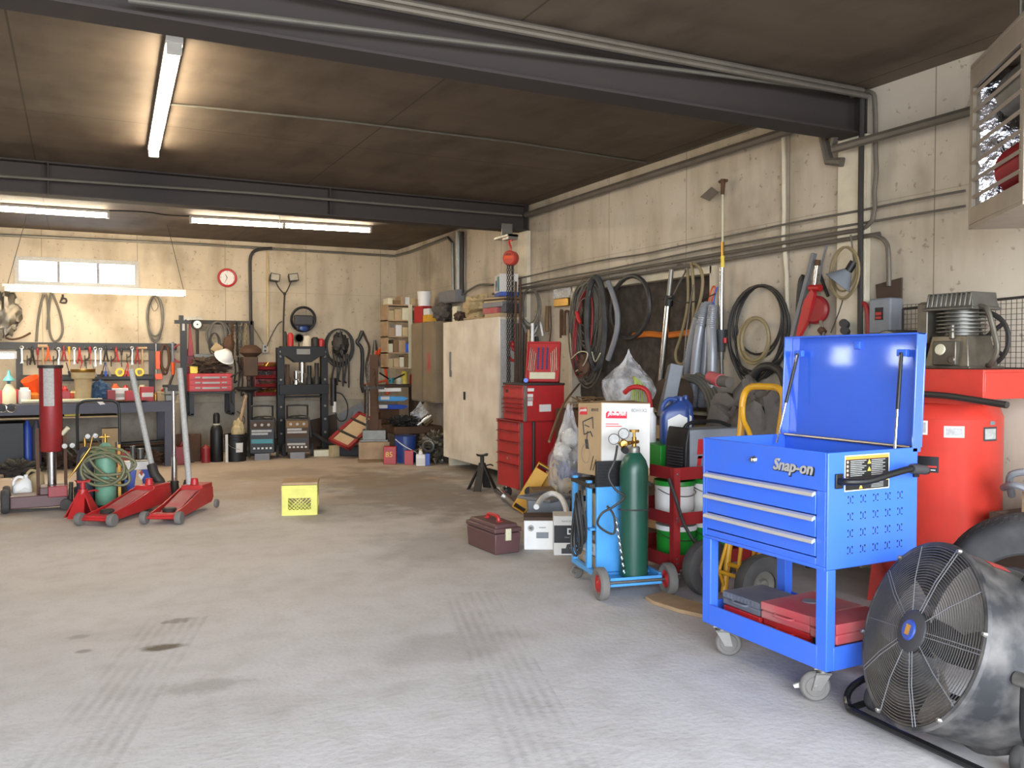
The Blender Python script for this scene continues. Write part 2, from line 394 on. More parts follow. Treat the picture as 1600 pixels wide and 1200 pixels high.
for i in (1, 2):
    xx = WX0 + (WX1 - WX0) * i / 3
    M().bx(xx - .018, xx + .018, YB, YB + .05, WZ0, WZ1).build('mullion', 'grey', wn)
for i in range(3):
    x0 = WX0 + (WX1 - WX0) * i / 3; x1 = WX0 + (WX1 - WX0) * (i + 1) / 3
    M().bx(x0, x1, YB + .055, YB + .062, WZ0, WZ1).build('pane', 'glass_pane', wn)
    bm = M()
    for k in (.36, .66): bm.cyl((x0, YB + .075, WZ0 + (WZ1 - WZ0) * k), (x1, YB + .075, WZ0 + (WZ1 - WZ0) * k), .005, n=6)
    bm.build('security_bar', 'grey', wn)
# right wall with its boarded-up opening
oa, ob = at_x(958, 432), at_x(1122, 560)
OY0, OY1, OZ0, OZ1 = 5.72, 8.0, .95, 2.13
struct('wall_right', M().bx(XW, XW + .15, Y0, OY0, 0, HC).bx(XW, XW + .15, OY1, YB, 0, HC).bx(XW, XW + .15, OY0, OY1, 0, OZ0).bx(XW, XW + .15, OY0, OY1, OZ1, HC), 'wall_paint_side')
w2 = struct('window_2', M().bx(XW - .02, XW + .14, OY0 - .05, OY0 + .02, OZ0, OZ1 + .05).bx(XW - .02, XW + .14, OY1 - .02, OY1 + .05, OZ0, OZ1 + .05)
            .bx(XW - .02, XW + .14, OY0, OY1, OZ1 - .01, OZ1 + .05), 'cream')
pan = M()
for j in range(25):
    for k in range(13): pan.v.append(V((XW + .11 - .05 * abs(noise.noise(V((j * .3, k * .4, 2)))), OY0 + (OY1 - OY0) * j / 24, OZ0 + (OZ1 - OZ0) * k / 12)))
pan.f = [(j * 13 + k, (j + 1) * 13 + k, (j + 1) * 13 + k + 1, j * 13 + k + 1) for j in range(24) for k in range(12)]
pan.build('insulation_panel', 'insul', w2)
M().tube([(XW + .06, OY1 - 1.05 - .25 * i, 1.63 + .012 * math.sin(i * 2.1)) for i in range(5)], .03, 6, 3).build('foam_strip', 'amber', w2)
# steel frames: beam + column at each bay line
BZ = 2.9
for Y in (4.24, 9.08):
    bm = M().bx(X0, XW - .02, Y - .006, Y + .006, BZ, HC).bx(X0, XW - .02, Y - .1, Y + .1, BZ, BZ + .014).bx(X0, XW - .02, Y - .1, Y + .1, HC - .014, HC)
    bm.bx(XW - .035, XW - .02, Y - .1, Y + .1, BZ, HC)
    if Y > 5:
        for xx in (-.2, 2.4): bm.bx(xx - .005, xx + .005, Y - .095, Y + .095, BZ + .014, HC - .014)
    struct('steel_beam', bm, 'beam')
    struct('steel_column', M().bx(XW - .05, XW, Y - .12, Y + .12, 0, BZ), 'cream', .004)
# ---- pipes and conduits on the walls
def run(name, label, cat, pts, r, mat='pipe_grey', k=1, n=8, group=None):
    return solo(name, label, cat, M().tube(pts, r, n, k), mat, group=group)
GP = at_x(828, 334, XW - .07)
run('gas_pipe', 'long dark gas pipe running high along the side wall between both beams', 'pipe', [(XW - .07, 8.94, GP.z), (XW - .07, 4.75, GP.z), (XW - .07, 4.5, GP.z - .02), (XW - .07, 4.42, GP.z - .3), (XW - .07, 4.3, GP.z - .33)], .034, 'pipe_grey')
e0, e1 = at_x(1303, 233, XW - .14), at_x(1503, 185, XW - .14)
run('heater_pipe', 'dark gas pipe from an elbow below the beam to the unit heater', 'pipe', [(e0.x, e0.y, 2.9), (e0.x, e0.y, e0.z), (e1.x, 2.95, e0.z), (e1.x - .3, 2.72, e0.z)], .03, 'pipe_grey')
def wpx(pts, off): return [V((q.x, q.y, min(q.z, HC - .03))) for q in (at_x(px, py, XW - off) for px, py in pts)]
def bpx(pts, off): return [at_y(px, py, YB - off) for px, py in pts]
run('cable_conduit', 'thin wavy cable stapled above the paired conduits on the side wall', 'conduit', wpx([(772, 444), (824, 432), (890, 417), (950, 405), (1005, 397), (1060, 385), (1130, 371), (1229, 350), (1344, 329), (1425, 313), (1508, 298)], .06), .008, 'hose_grey', 3)
run('cable_conduit', 'thin straight cable just above the paired conduits on the side wall', 'conduit', wpx([(785, 452), (850, 438), (950, 421), (1100, 390), (1229, 368), (1345, 349), (1508, 322)], .06), .008, 'hose_grey', 1)
run('wall_conduit', 'upper of two thick parallel conduits, curving up beside the column', 'conduit', wpx([(770, 459), (824, 449), (1100, 401), (1300, 366), (1346, 358), (1362, 345), (1368, 320)], .07)[:6] + wpx([(1364, 340), (1367, 322), (1366, 300), (1369, 270), (1368, 235), (1367, 160), (1362, 145), (1348, 131), (1330, 128)], .07), .015, 'pipe_grey', 3)
run('wall_conduit', 'lower of two thick parallel conduits, bending down to the switch box', 'conduit', wpx([(770, 466), (824, 457), (1100, 411), (1345, 370), (1368, 369), (1383, 377), (1388, 395), (1389, 447)], .07), .015, 'pipe_grey', 3)
run('drop_conduit', 'pale vertical conduit dropping from the gas pipe past the coiled black hose', 'conduit', wpx([(1224, 212), (1225, 330), (1224, 375), (1229, 425), (1231, 560), (1231, 700)], .035), .016, 'cream', 2)
run('riser_pipe', 'slim dark green riser pipe standing on the steel column by the switch box', 'pipe', wpx([(1347, 152), (1345, 300), (1344, 520), (1342, 640)], .11), .018, 'iron', 1)
for i, (dy, z) in enumerate(((-.13, HC - .03), (-.16, HC - .075))):
    run('ceiling_conduit', ('upper' if i == 0 else 'lower') + ' of two conduits running along the top of the near steel beam', 'conduit', [(-2.5, 4.24 + dy, z - .02), (XW - .1, 4.24 + dy, z)], .018, 'pipe_grey')
run('beam_conduit', 'thin conduit crossing the web of the near steel beam on a slant', 'conduit', [at_y(200, 0, 4.12), at_y(800, 75, 4.12), at_y(1340, 146, 4.12)], .012, 'hose_grey')
run('beam_conduit', 'thin conduit along the web of the far steel beam', 'conduit', [at_y(-30, 273, 8.96), at_y(400, 302, 8.96), at_y(815, 337, 8.96)], .014, 'hose_grey')
run('ceiling_cable', 'thin cable crossing the ceiling panel from the long tube lamp to the wall', 'cable', [(at_z(240, 160, HC - .01)), at_z(540, 190, HC - .01), at_z(800, 222, HC - .01), at_z(1009, 254, HC - .01)], .009, 'hose_grey')
run('ceiling_conduit', 'thin bright conduit in the angle of ceiling and side wall', 'conduit', [at_x(1009, 256, XW - .02), at_x(1240, 178, XW - .02)], .011, 'hose_grey')
run('conduit_run', 'thin conduit along the top of the back wall', 'conduit', [at_y(-20, 366, YB - .03), at_y(300, 381, YB - .03), at_y(615, 400, YB - .03), at_x(640, 394, XW - .03), at_x(700, 371, XW - .03), at_x(707, 380, XW - .03), at_x(708, 455, XW - .03)], .02, 'galv')
run('power_conduit', 'dark conduit bending down the back wall to the rod rack', 'conduit', bpx([(425, 388), (403, 390), (392, 400), (391, 430), (392, 500), (393, 545)], .08), .024, 'hose_black', 3)
run('power_conduit', 'paler slim conduit down the back wall to the outlet', 'conduit', bpx([(418, 392), (419, 550)], .03), .018, 'tan')
g3 = 'galvanised risers above the junction trough'
run('riser_conduit', 'bright thick riser conduit above the grey junction trough', 'conduit', [at_x(716, 362, XW - .05), at_x(716, 462, XW - .05)], .04, 'galv')
run('riser_conduit', 'dark riser conduit nearest the beam above the grey junction trough', 'conduit', [at_x(722, 362, XW - .05), at_x(722, 462, XW - .05)], .03, 'iron')
jb = at_x(706, 464, XW - .08)
t = thing('junction_trough', 'grey steel junction trough under the riser conduits', 'electrical box', jb)
M().box((0, 0, 0), (.12, .62, .17)).build('trough', 'grey', t, .006)
M().box((-.065, 0, 0), (.01, .58, .14)).build('cover', 'grey', t, .003)
run('trough_conduit', 'thin conduit rising from the junction trough behind the cabinet clutter', 'conduit', wpx([(724, 460), (735, 452), (750, 445), (770, 445)], .05), .014, 'hose_grey', 4)
# ---- fluorescent lamps
def lamp(label, a, b, hang=None, double=False):
    a, b = V(a), V(b); c = (a + b) / 2; d = (b - a); ln = d.length
    t = thing('tube_lamp', label, 'lamp', c, math.atan2(d.y, d.x), 'fluorescent tube lamps')
    h = ln / 2
    M().prism([(0, -.045, .055), (0, .045, .055), (0, .045, .025), (0, -.045, .025)], (-h, 0, 0), (h, 0, 0)).build('housing', 'white', t)
    parts = ((-h + .03, -.02), (.02, h - .03)) if double else ((-h + .05, h - .03),)
    for x0, x1 in parts:
        M().cyl((x0, 0, 0), (x1, 0, 0), .03, n=12).build('tube', 'tube_light', t)
        M().bx(x0 - .03, x0, -.04, .04, -.035, .03).build('end_cap', 'white', t, .004)
        M().bx(x1, x1 + .03, -.04, .04, -.035, .03).build('end_cap', 'white', t, .004)
    return t
lz = HC - .06
lamp('long glowing tube lamp on the ceiling between the two steel beams', at_z(273, 72, lz), at_z(240, 240, lz))
l2 = lamp('two-tube glowing lamp on the ceiling behind the far beam, over the clock', at_z(296, 344, lz), at_z(580, 360, lz), double=True)
lamp('glowing tube lamp on the ceiling behind the far beam, over the window', at_z(-60, 322, lz), at_z(171, 337, lz))
HY = 12.5
ha, hb = at_y(4, 452, HY), at_y(290, 458, HY); hb.z = ha.z = (ha.z + hb.z) / 2
l4 = lamp('glowing tube lamp hung on wires in front of the window over the workbench', ha, hb)
for px, top in ((12, (42, 362)), (287, (262, 374))):
    q = at_y(px, 452, HY); u = at_y(top[0], top[1], HY)
    lp = l4.matrix_world; ang = l4.rotation_euler.z
    inv = (Mx.Translation(l4.location) @ Mx.Rotation(ang, 4, 'Z')).inverted()
    M().cyl(inv @ V((q.x, HY, ha.z + .05)), inv @ V((u.x, HY, HC)), .004, n=5).build('hanging_wire', 'wire', l4)
q0, q1 = at_y(-30, 556, 12.2), at_y(26, 557, 12.2)
lamp('short white tube lamp low over the end of the workbench', (q0.x - .4, 12.2, q0.z), (q1.x, 12.2, q0.z))
ring = at_z(437, 352, HC - .13)
solo('ceiling_hook', 'small ring hook hanging from the middle of the two-tube lamp', 'hook', M().ring((0, 0, 0), (0.3, 1, 0), .035, .006, 18, 6).cyl((0, 0, .03), (0, 0, .17), .006, n=6), 'steel', ring)
run('lamp_cable', 'dark cable drooping between the two lamps behind the far beam', 'cable', [at_z(171, 329, lz), at_z(225, 331, lz), at_z(260, 336, lz), at_z(296, 338, lz)], .008, 'wire', 4)
# ================================================================ blue tool cart
def caster(parent, name, x, y, r, z_top, ang=0., mat_w='tyre_grey', mat_f='steel', brake=False, wd=.032, z0=0.):
    """swivel caster: wheel on the floor, fork, plate"""
    f = M(xf((x, y, z0), (0, 0, ang)))
    off = .03
    f.bx(-.045, .045, -.045, .045, z_top - .006, z_top).cyl((0, 0, z_top - .03), (0, 0, z_top - .004), .025)
    for s in (-1, 1):
        f.prism([(-.03, s * (wd / 2 + .006), z_top - .028), (.03, s * (wd / 2 + .006), z_top - .028), (off + .018, s * (wd / 2 + .006), r - .012), (off - .018, s * (wd / 2 + .006), r - .012)], (0, -.003, 0), (0, .003, 0))
    f.bx(-.03, .03, -wd / 2 - .009, wd / 2 + .009, z_top - .034, z_top - .026)
    f.cyl((off, -wd / 2 - .014, r), (off, wd / 2 + .014, r), .009)
    fo = f.build(name, mat_f, parent)
    wm = M(xf((x, y, z0), (0, 0, ang))).lathe([(r * .3, -wd / 2), (r * .62, -wd / 2), (r * .66, -wd / 2 + .004), (r * .86, -wd / 2), (r * .97, -wd / 2 + .007), (r, 0), (r * .97, wd / 2 - .007), (r * .86, wd / 2), (r * .66, wd / 2 - .004), (r * .62, wd / 2), (r * .3, wd / 2)], (off, 0, r), (0, 1, 0), 28)
    wm.build('wheel', mat_w, fo)
    if brake:
        b = M(xf((x, y, z0), (0, 0, ang)))
        b.prism([(off - .05, 0, r + .01), (off + .01, 0, r + .02), (off + .08, 0, r - .012), (off + .075, 0, r - .022), (off, 0, r - .018), (off - .05, 0, r - .02)], (0, -wd / 2 - .022, 0), (0, -wd / 2 - .012, 0))
        b.build('brake_pedal', 'white', fo)
    return fo
CX, CY = 2.92, 2.885
cart = thing('tool_cart', 'bright blue three-drawer tool cart with its lid propped open', 'tool cart', (CX, CY, 0))
hx, hy = .26, .385
fr = M()
for x in (-1, 1):
    for y in (-1, 1): fr.bx(x * (hx - .0012), x * (hx - .05), y * (hy - .0012), y * (hy - .06), .15, .559)
fr.bx(-hx, hx, -hy, -hy + .012, .56, 1.03).bx(-hx, hx, hy - .012, hy, .56, 1.03).bx(hx - .012, hx, -hy + .012, hy - .012, .56, 1.03)
fr.bx(-hx, hx - .012, -hy + .012, hy - .012, .555, .57).bx(-hx + .02, hx - .012, -hy + .012, hy - .012, .86, .87)
fr.bx(-hx, -hx + .012, -hy + .012, -hy + .06, .57, .875).bx(-hx, -hx + .012, hy - .03, hy - .012, .57, .875).bx(-hx, -hx + .012, -hy + .06, hy - .03, .57, .6)
fr.build('body', 'blue', cart, .004)
M().bx(-hx, -hx + .012, -hy + .012, hy - .012, .875, 1.03).build('front_panel', 'blue', cart, .003)
sh = M().bx(-hx + .01, hx - .01, -hy + .01, hy - .01, .15, .185).bx(-hx, -hx + .012, -hy + .05, hy - .05, .15, .245).bx(hx - .012, hx, -hy + .05, hy - .05, .15, .245).bx(-hx + .04, hx - .04, -hy, -hy + .012, .15, .245).bx(-hx + .04, hx - .04, hy - .012, hy, .15, .245)
so = sh.build('bottom_shelf', 'blue', cart, .003)
M().bx(-hx + .013, hx - .013, -hy + .013, hy - .013, .185, .19).build('shelf_mat', 'shelf_dust', so)
for z0, z1 in ((.775, .868), (.683, .769), (.605, .677)):
    d = M().bx(-hx - .002, -hx + .2, -hy + .062, hy - .032, z0, z1).build('drawer', 'blue', cart, .003)
    M().prism([(-hx - .002, 0, z1 + .002), (-hx - .02, 0, z1 - .004), (-hx - .024, 0, z1 - .016), (-hx - .02, 0, z1 - .02), (-hx - .002, 0, z1 - .012)], (0, -hy + .062, 0), (0, hy - .032, 0)).build('drawer_pull', 'alu', d)
M().lathe([(.0, .016), (.011, .016), (.015, .008), (.018, 0)], (-hx, .035, .962), (-1, 0, 0)).bx(-hx - .018, -hx - .015, .033, .037, .956, .968).build('lock', 'chrome', cart)
text('Snap-on', .068, 'alu', cart, 'lettering', (-hx - .003, -.195, .955), (0, -1, 0), (0, 0, 1), .003, .25, .0016)
text('Snap-on', .071, 'black', cart, 'lettering_shadow', (-hx - .0015, -.197, .953), (0, -1, 0), (0, 0, 1), .0012, .25, .003)
# lid standing open
lx, lt = hx - .006, .03
lm = M(xf((hx - .012, 0, 1.03), (0, R(2.5), 0)))
lm.bx(lt, lt + .008, -hy, hy, 0, .485).bx(-.02, lt, -hy, -hy + .008, -.02, .485).bx(-.02, lt, hy - .008, hy, -.0, .485).bx(-.02, lt, -hy, hy, .477, .485)
lid = lm.build('lid', 'blue_gloss', cart, .002)
M(xf((hx - .012, 0, 1.03), (0, R(2.5), 0))).bx(.016, .03, -.05, -.02, .42, .455).bx(.012, .016, -.045, -.04, .43, .445).build('lid_catch', 'blue', lid, .002)
M().cyl((hx - .02, -hy + .02, 1.028), (hx - .02, hy - .02, 1.028), .008, n=8).build('hinge', 'steel', cart)
for sy in (-1, 1):
    a, b = V((hx - .005, sy * .30, 1.43)), V((.165, sy * .345, .99))
    s = M().cyl(a, a.lerp(b, .55), .0085, n=10).build('gas_strut', 'black', cart)
    M().cyl(a.lerp(b, .02) + V((-.004, 0, 0)), b, .0052, n=8).build('strut_rod', 'chrome', s)
    M().bx(hx - .005, hx + .016, sy * .30 - .025, sy * .30 + .025, 1.415, 1.445).build('strut_bracket', 'blue', s, .002)
# side handle
hp = [(-.205, -hy, .915), (-.2, -hy - .05, .918), (-.12, -hy - .075, .92), (0, -hy - .08, .94), (.12, -hy - .08, .955), (.21, -hy - .072, .945), (.25, -hy - .05, .935), (.248, -hy, .935)]
ho = M().tube(hp, .014, 10, 5).build('side_handle', 'black', cart)
M().bx(-.225, -.185, -hy - .01, -hy, .885, .945).build('handle_mount', 'black', ho, .003)
M().bx(.228, .258, -hy - .012, -hy, .905, .962).build('handle_mount', 'black', ho, .003)
M().tube([(.12, -hy - .08, .955), (.17, -hy - .077, .95), (.215, -hy - .07, .944)], .02, 10, 4).build('grip', 'grey_dark', ho)
# perforated side panel
pf = M()
for i in range(5):
    for j in range(4):
        x, z = -.135 + i * .072, .835 - j * .068
        y = -hy
        for dx, dz, sx, sz in ((0, 0, .004, .022), (-.012, .013, .007, .005), (.012, .013, .007, .005), (-.012, -.013, .007, .005), (.012, -.013, .007, .005), (-.013, .010, .003, .008), (.013, .010, .003, .008)):
            pf.bx(x + dx - sx / 2, x + dx + sx / 2, y - .0008, y + .001, z + dz - sz / 2, z + dz + sz / 2)
pf.build('slot_pattern', 'black', cart)
wl = M().bx(-.17, .085, -hy - .0015, -hy, .87, 1.015).build('warning_label', 'paper', cart)
M().bx(-.166, .081, -hy - .002, -hy - .0015, .874, 1.01).build('label_field', 'black', wl)
M().bx(-.166, .081, -hy - .0026, -hy - .002, .998, 1.011).build('orange_band', 'warn_orange', wl)
M().bx(-.166, .081, -hy - .0026, -hy - .002, .905, .916).build('yellow_band', 'warn_yellow', wl)
lg = M()
for k in range(11):
    z = .99 - k * .0075
    if k < 9: lg.bx(-.14, -.05 - .012 * (k % 3), -hy - .0027, -hy - .002, z, z + .003)
    if k < 9: lg.bx(-.02, .06 - .014 * (k % 2), -hy - .0027, -hy - .002, z, z + .003)
for k in range(4): lg.bx(-.02, .05, -hy - .0027, -hy - .002, .898 - k * .006, .9 - k * .006)
lg.build('label_print', 'label_grey', wl)
tr = M()
for x, z in ((-.033, .985), (-.033, .955), (-.08, .886)): tr.prism([(x - .01, 0, z - .008), (x + .01, 0, z - .008), (x, 0, z + .01)], (0, -hy - .003, 0), (0, -hy - .002, 0))
tr.build('warning_triangle', 'warn_yellow', wl)
pk = M()
for k in range(5): pk.lathe([(0, .0006), (.006, .0006), (.006, 0)], (-.155, -hy - .002, .988 - k * .017), (0, -1, 0), 10)
pk.build('symbol_column', 'pink', wl)
for x, y, a, br in ((-.2, -.31, 2.6, True), (-.2, .31, -.6, False), (.2, -.31, .4, False), (.2, .31, .7, False)):
    caster(cart, 'caster', x, y, .063, .15, a, brake=br)
# plastic tool cases on the shelf
def case(label, x, y, z, sx, sy, sz, mat, rz=0., ribs=True, group='plastic cases on the cart shelf'):
    t = thing('tool_case', label, 'tool case', (CX + x, CY + y, z), rz, group)
    M().bx(-sx / 2, sx / 2, -sy / 2, sy / 2, 0, sz * .48).build('base_shell', mat, t, .007)
    M().bx(-sx / 2, sx / 2, -sy / 2, sy / 2, sz * .52, sz).bx(-sx / 2 + .006, sx / 2 - .006, -sy / 2 + .006, sy / 2 - .006, sz * .46, sz * .54).build('lid_shell', mat, t, .007)
    h = M().tube([(-sx / 2 + .003, -.05, sz * .5), (-sx / 2 - .016, -.045, sz * .5), (-sx / 2 - .02, 0, sz * .5), (-sx / 2 - .016, .045, sz * .5), (-sx / 2 + .003, .05, sz * .5)], .006, 7, 3)
    h.build('handle', mat, t)
    if ribs: 
        b = M()
        for k in range(9): b.bx(-sx / 2 - .003, -sx / 2 + .002, -sy / 2 + .02 + k * (sy - .04) / 9, -sy / 2 + .02 + (k + .5) * (sy - .04) / 9, sz * .62, sz * .9)
        b.build('rib', mat, t)
    return t
zs = .191
case('thin bright red case at the bottom of the stack under the grey case', -.06, .19, zs, .26, .24, .05, 'red', ribs=False)
gcs = case('dusty grey plastic case topping the red one on the cart shelf', -.06, .2, zs + .051, .25, .25, .062, 'dust_grey')
case('thin bright red case under the largest dusty red case', -.03, -.08, zs, .3, .27, .055, 'red', ribs=False)
bigc = case('largest dusty red case with a round emblem in the middle of the shelf', -.02, -.07, zs + .056, .34, .27, .075, 'dust_red', R(4), ribs=False)
M().lathe([(0, .003), (.035, .003), (.038, 0)], (.02, .02, .075), (0, 0, 1), 20).build('emblem', 'grey', bigc)
case('black case lowest in the stack beside the cart corner post', -.03, -.3, zs, .3, .13, .05, 'black', ribs=False)
case('dusty red case resting on the black case by the corner post', -.02, -.295, zs + .051, .33, .145, .085, 'dust_red', ribs=False)
# ================================================================ drum fan
FC = V((2.69, 2.10, .42)); fn = V((-.94 * math.cos(R(19)), .34 * math.cos(R(19)), math.sin(R(19)))).normalized()
fan = thing('drum_fan', 'big round black drum fan with wire grille on a wheeled tube stand', 'fan', (FC.x, FC.y, 0))
fz = fn; fx = V((0, 0, 1)).cross(fz).normalized(); fy = fz.cross(fx)
FM = Mx(((fx.x, fy.x, fz.x, 0), (fx.y, fy.y, fz.y, 0), (fx.z, fy.z, fz.z, FC.z), (0, 0, 0, 1)))
FR = .325
M(FM).lathe([(FR + .012, 0), (FR + .016, -.012), (FR, -.02), (FR, -.3), (FR + .014, -.312), (FR + .01, -.325), (FR - .012, -.318), (FR - .012, -.005), (FR + .002, .004), (FR + .012, 0)], n=56).build('drum', 'drum', fan)
gr = M(FM)
for k in range(25):
    rr = .075 + k * (FR - .075) / 24.5
    gr.ring((0, 0, .028 * (1 - (rr / FR) ** 3)), (0, 0, 1), rr, .0017, 48, 4)
gr.build('grille', 'wire_guard', fan)
sp = M(FM)
for k in range(10):
    a = 2 * PI * k / 10 + .12; u = V((math.cos(a), math.sin(a), 0)); p = V((-u.y, u.x, 0))
    for off in ((-.007, .007) if k % 2 == 0 else (0,)):
        sp.sweep([u * .06 + p * off + V((0, 0, .031)), u * (FR * .6) + p * off + V((0, 0, .026)), u * FR + p * off + V((0, 0, .004))], .0018, 5)
sp.build('grille_spoke', 'grey', fan)
M(FM).lathe([(.0, .042), (.062, .042), (.075, .034), (.078, .02), (.07, .018), (0, .018)], n=32).build('grille_boss', 'grey_dark', fan)
bd = M(FM).lathe([(0, .047), (.034, .047), (.038, .042), (.038, .04)], n=28).build('badge', 'blue_dark', fan)
M(FM).bx(-.012, .012, -.018, .018, .046, .0485).build('badge_emblem', 'brass', bd)
for k in range(6):
    a = 2 * PI * k / 6 + .3; M(FM).lathe([(0, .016), (.007, .014), (.01, .006), (.01, 0)], (math.cos(a) * (FR + .006), math.sin(a) * (FR + .006), 0), (0, 0, 1), 8).build('grille_screw', 'steel', fan)
M(FM).cyl((0, 0, -.22), (0, 0, -.03), .07, n=24).build('motor', 'grey_dark', fan)
for k in range(3):
    a0 = 2 * PI * k / 3 + 1.15
    bl = M(FM)
    rows = []
    for i in range(8):
        rr = .05 + i * .252 / 7
        wdt = .66 + .3 * math.sin(i / 7 * 2.6)
        rows.append([(rr * math.cos(a0 + wdt * (j / 6 - .5) - .25 * i / 7), rr * math.sin(a0 + wdt * (j / 6 - .5) - .25 * i / 7), -.075 + (j / 6 - .5) * (.11 - .06 * i / 7)) for j in range(7)])
    n0 = [q for r_ in rows for q in r_]
    bl.add(n0 + [(q[0], q[1], q[2] - .004) for q in n0], [(i * 7 + j, i * 7 + j + 1, (i + 1) * 7 + j + 1, (i + 1) * 7 + j) for i in range(7) for j in range(6)] + [(56 + (i + 1) * 7 + j, 56 + (i + 1) * 7 + j + 1, 56 + i * 7 + j + 1, 56 + i * 7 + j) for i in range(7) for j in range(6)]
           + [(i * 7, (i + 1) * 7, 56 + (i + 1) * 7, 56 + i * 7) for i in range(7)] + [((i + 1) * 7 + 6, i * 7 + 6, 56 + i * 7 + 6, 56 + (i + 1) * 7 + 6) for i in range(7)] + [(7 * 7 + j, 7 * 7 + j + 1, 56 + 49 + j + 1, 56 + 49 + j) for j in range(6)])
    bl.build('blade', 'fan_blade', fan)
def fl(x, y, z): return V((x - FC.x, y - FC.y, z))
pvn, pvf = FM @ V((FR + .03, 0, -.15)), FM @ V((-FR - .03, 0, -.15))
if pvn.y > pvf.y: pvn, pvf = pvf, pvn
st = M().tube([pvf, pvf + V((.02, .0, -.16)), fl(2.78, 2.47, .09), fl(2.72, 2.44, .028), fl(2.70, 2.36, .027), fl(2.69, 2.0, .026), fl(2.69, 1.80, .027), fl(2.72, 1.74, .035), fl(2.78, 1.74, .1), pvn + V((.0, .0, -.16)), pvn], .014, 9, 6)
st.tube([fl(2.72, 1.76, .03), fl(2.95, 1.76, .03), fl(3.2, 1.78, .03)], .013, 8, 2).tube([fl(2.72, 2.42, .03), fl(2.95, 2.44, .03), fl(3.2, 2.44, .03)], .013, 8, 2).cyl(fl(3.17, 1.76, .03), fl(3.17, 2.46, .03), .012)
st.build('stand', 'black_gloss', fan)
for q, s in ((pvn, -1), (pvf, 1)): M().cyl(q + V((0, .03 * s * -1, 0)), q + V((0, .02 * s, 0)), .024, n=12).build('pivot_knob', 'steel', fan)
for y in (1.80, 2.40):
    M().lathe([(.02, -.018), (.05, -.02), (.056, -.01), (.056, .01), (.05, .02), (.02, .018)], fl(2.83, y, .057), (0, 1, 0), 22).build('stand_wheel', 'rubber', fan)
hm = FM @ V((-.05, FR + .03, -.16))
ha_ = [FM @ V((math.sin(a) * (FR + o), math.cos(a) * (FR + o), -.22)) for a, o in ((-.72, .0), (-.71, .03), (-.62, .045), (-.5, .045), (-.42, .03), (-.41, 0))] if (FM @ V((-1, 0, 0))).y < (FM @ V((1, 0, 0))).y else [FM @ V((math.sin(a) * (FR + o), math.cos(a) * (FR + o), -.22)) for a, o in ((.72, .0), (.71, .03), (.62, .045), (.5, .045), (.42, .03), (.41, 0))]
M().tube(ha_, .011, 8, 3).build('carry_handle', 'black', fan)
sgn = -1 if (FM @ V((-1, 0, 0))).y < (FM @ V((1, 0, 0))).y else 1
ds = M()
for i in range(6):
    a = sgn * (.12 + .035 * i)
    ds.v += [FM @ V((math.sin(a) * (FR + .0015), math.cos(a) * (FR + .0015), z)) for z in (-.12, -.19)]
ds.f = [(2 * i, 2 * i + 1, 2 * i + 3, 2 * i + 2) for i in range(5)]
ds.build('drum_sticker', 'red', fan)
# ================================================================ air compressor
KX, KY = 4.33, 3.26
cmp_ = thing('air_compressor', 'tall red-orange upright air compressor with an oily finned pump on top', 'air compressor', (KX, KY, 0))
TR = .31
M().lathe([(0, 1.27), (.12, 1.255), (.22, 1.21), (.285, 1.15), (TR, 1.09), (TR + .002, 1.085), (TR, 1.08), (TR, .28), (.285, .2), (.22, .14), (0, .09)], n=48).build('tank', 'red_orange', cmp_)
for a in (.6, 2.2, 3.8, 5.3):
    M().prism([(math.cos(a) * .2, math.sin(a) * .2, .3), (math.cos(a) * .3, math.sin(a) * .3, .3), (math.cos(a) * .33, math.sin(a) * .33, 0), (math.cos(a) * .27, math.sin(a) * .27, 0)], (-.03, .03, 0), (.03, -.03, 0)).build('foot', 'red_orange', cmp_)
pfm = M().bx(-.27, .27, -.45, .42, 1.335, 1.35).bx(-.285, -.27, -.45, .42, 1.17, 1.35).bx(-.27, .27, -.45, -.44, 1.2, 1.335).bx(-.27, .27, .41, .42, 1.2, 1.335)
pfm.build('platform', 'red_orange', cmp_, .003)
px_, py_ = -.03, -.14
pb = M(xf((px_, py_, 1.35)))
pb.box((0, 0, .09), (.25, .27, .18), None, .78).box((0, 0, .008), (.29, .31, .016)).bx(-.14, -.1, -.07, .07, .02, .15).cyl((-.145, -.045, .05), (-.1, -.045, .05), .022)
pb.cyl((-.10, -.02, .16), (-.10, -.02, .24), .016, n=10)
pump = pb.build('pump_crankcase', 'oily', cmp_, .006)
M(xf((px_, py_, 1.35))).lathe([(0, .01), (.028, .008), (.032, 0)], (-.14, .02, .105), (-1, 0, .2), 20).build('sight_glass', 'ivory', pump)
cf = M(xf((px_, py_, 1.35)))
for k in range(6): cf.lathe([(.08, .195 + k * .02), (.125, .197 + k * .02), (.125, .203 + k * .02), (.08, .205 + k * .02)], n=28)
cf.cyl((0, 0, .17), (0, 0, .32), .085, n=24)
cf.build('finned_cylinder', 'pewter', cmp_)
hd = M(xf((px_, py_, 1.35))).bx(-.12, .12, -.15, .15, .315, .33).box((0, 0, .365), (.22, .29, .07), None, .86)
for k in range(10): hd.box((0, -.125 + k * .028, .372), (.236, .011, .075), None, .86)
hd.build('cylinder_head', 'pewter', cmp_, .004)
M(xf((px_, py_, 1.35))).bx(-.10, .06, .135, .2, .14, .36).bx(-.08, .04, .12, .2, .34, .37).build('air_filter', 'oily', cmp_, .006)
M(xf((px_, py_, 1.35))).tube([(-.06, -.15, .33), (-.06, -.19, .31), (-.05, -.22, .2), (-.05, -.24, .1), (-.05, -.21, .03), (-.02, -.17, .02)], .014, 9, 5).build('discharge_pipe', 'oily', cmp_)
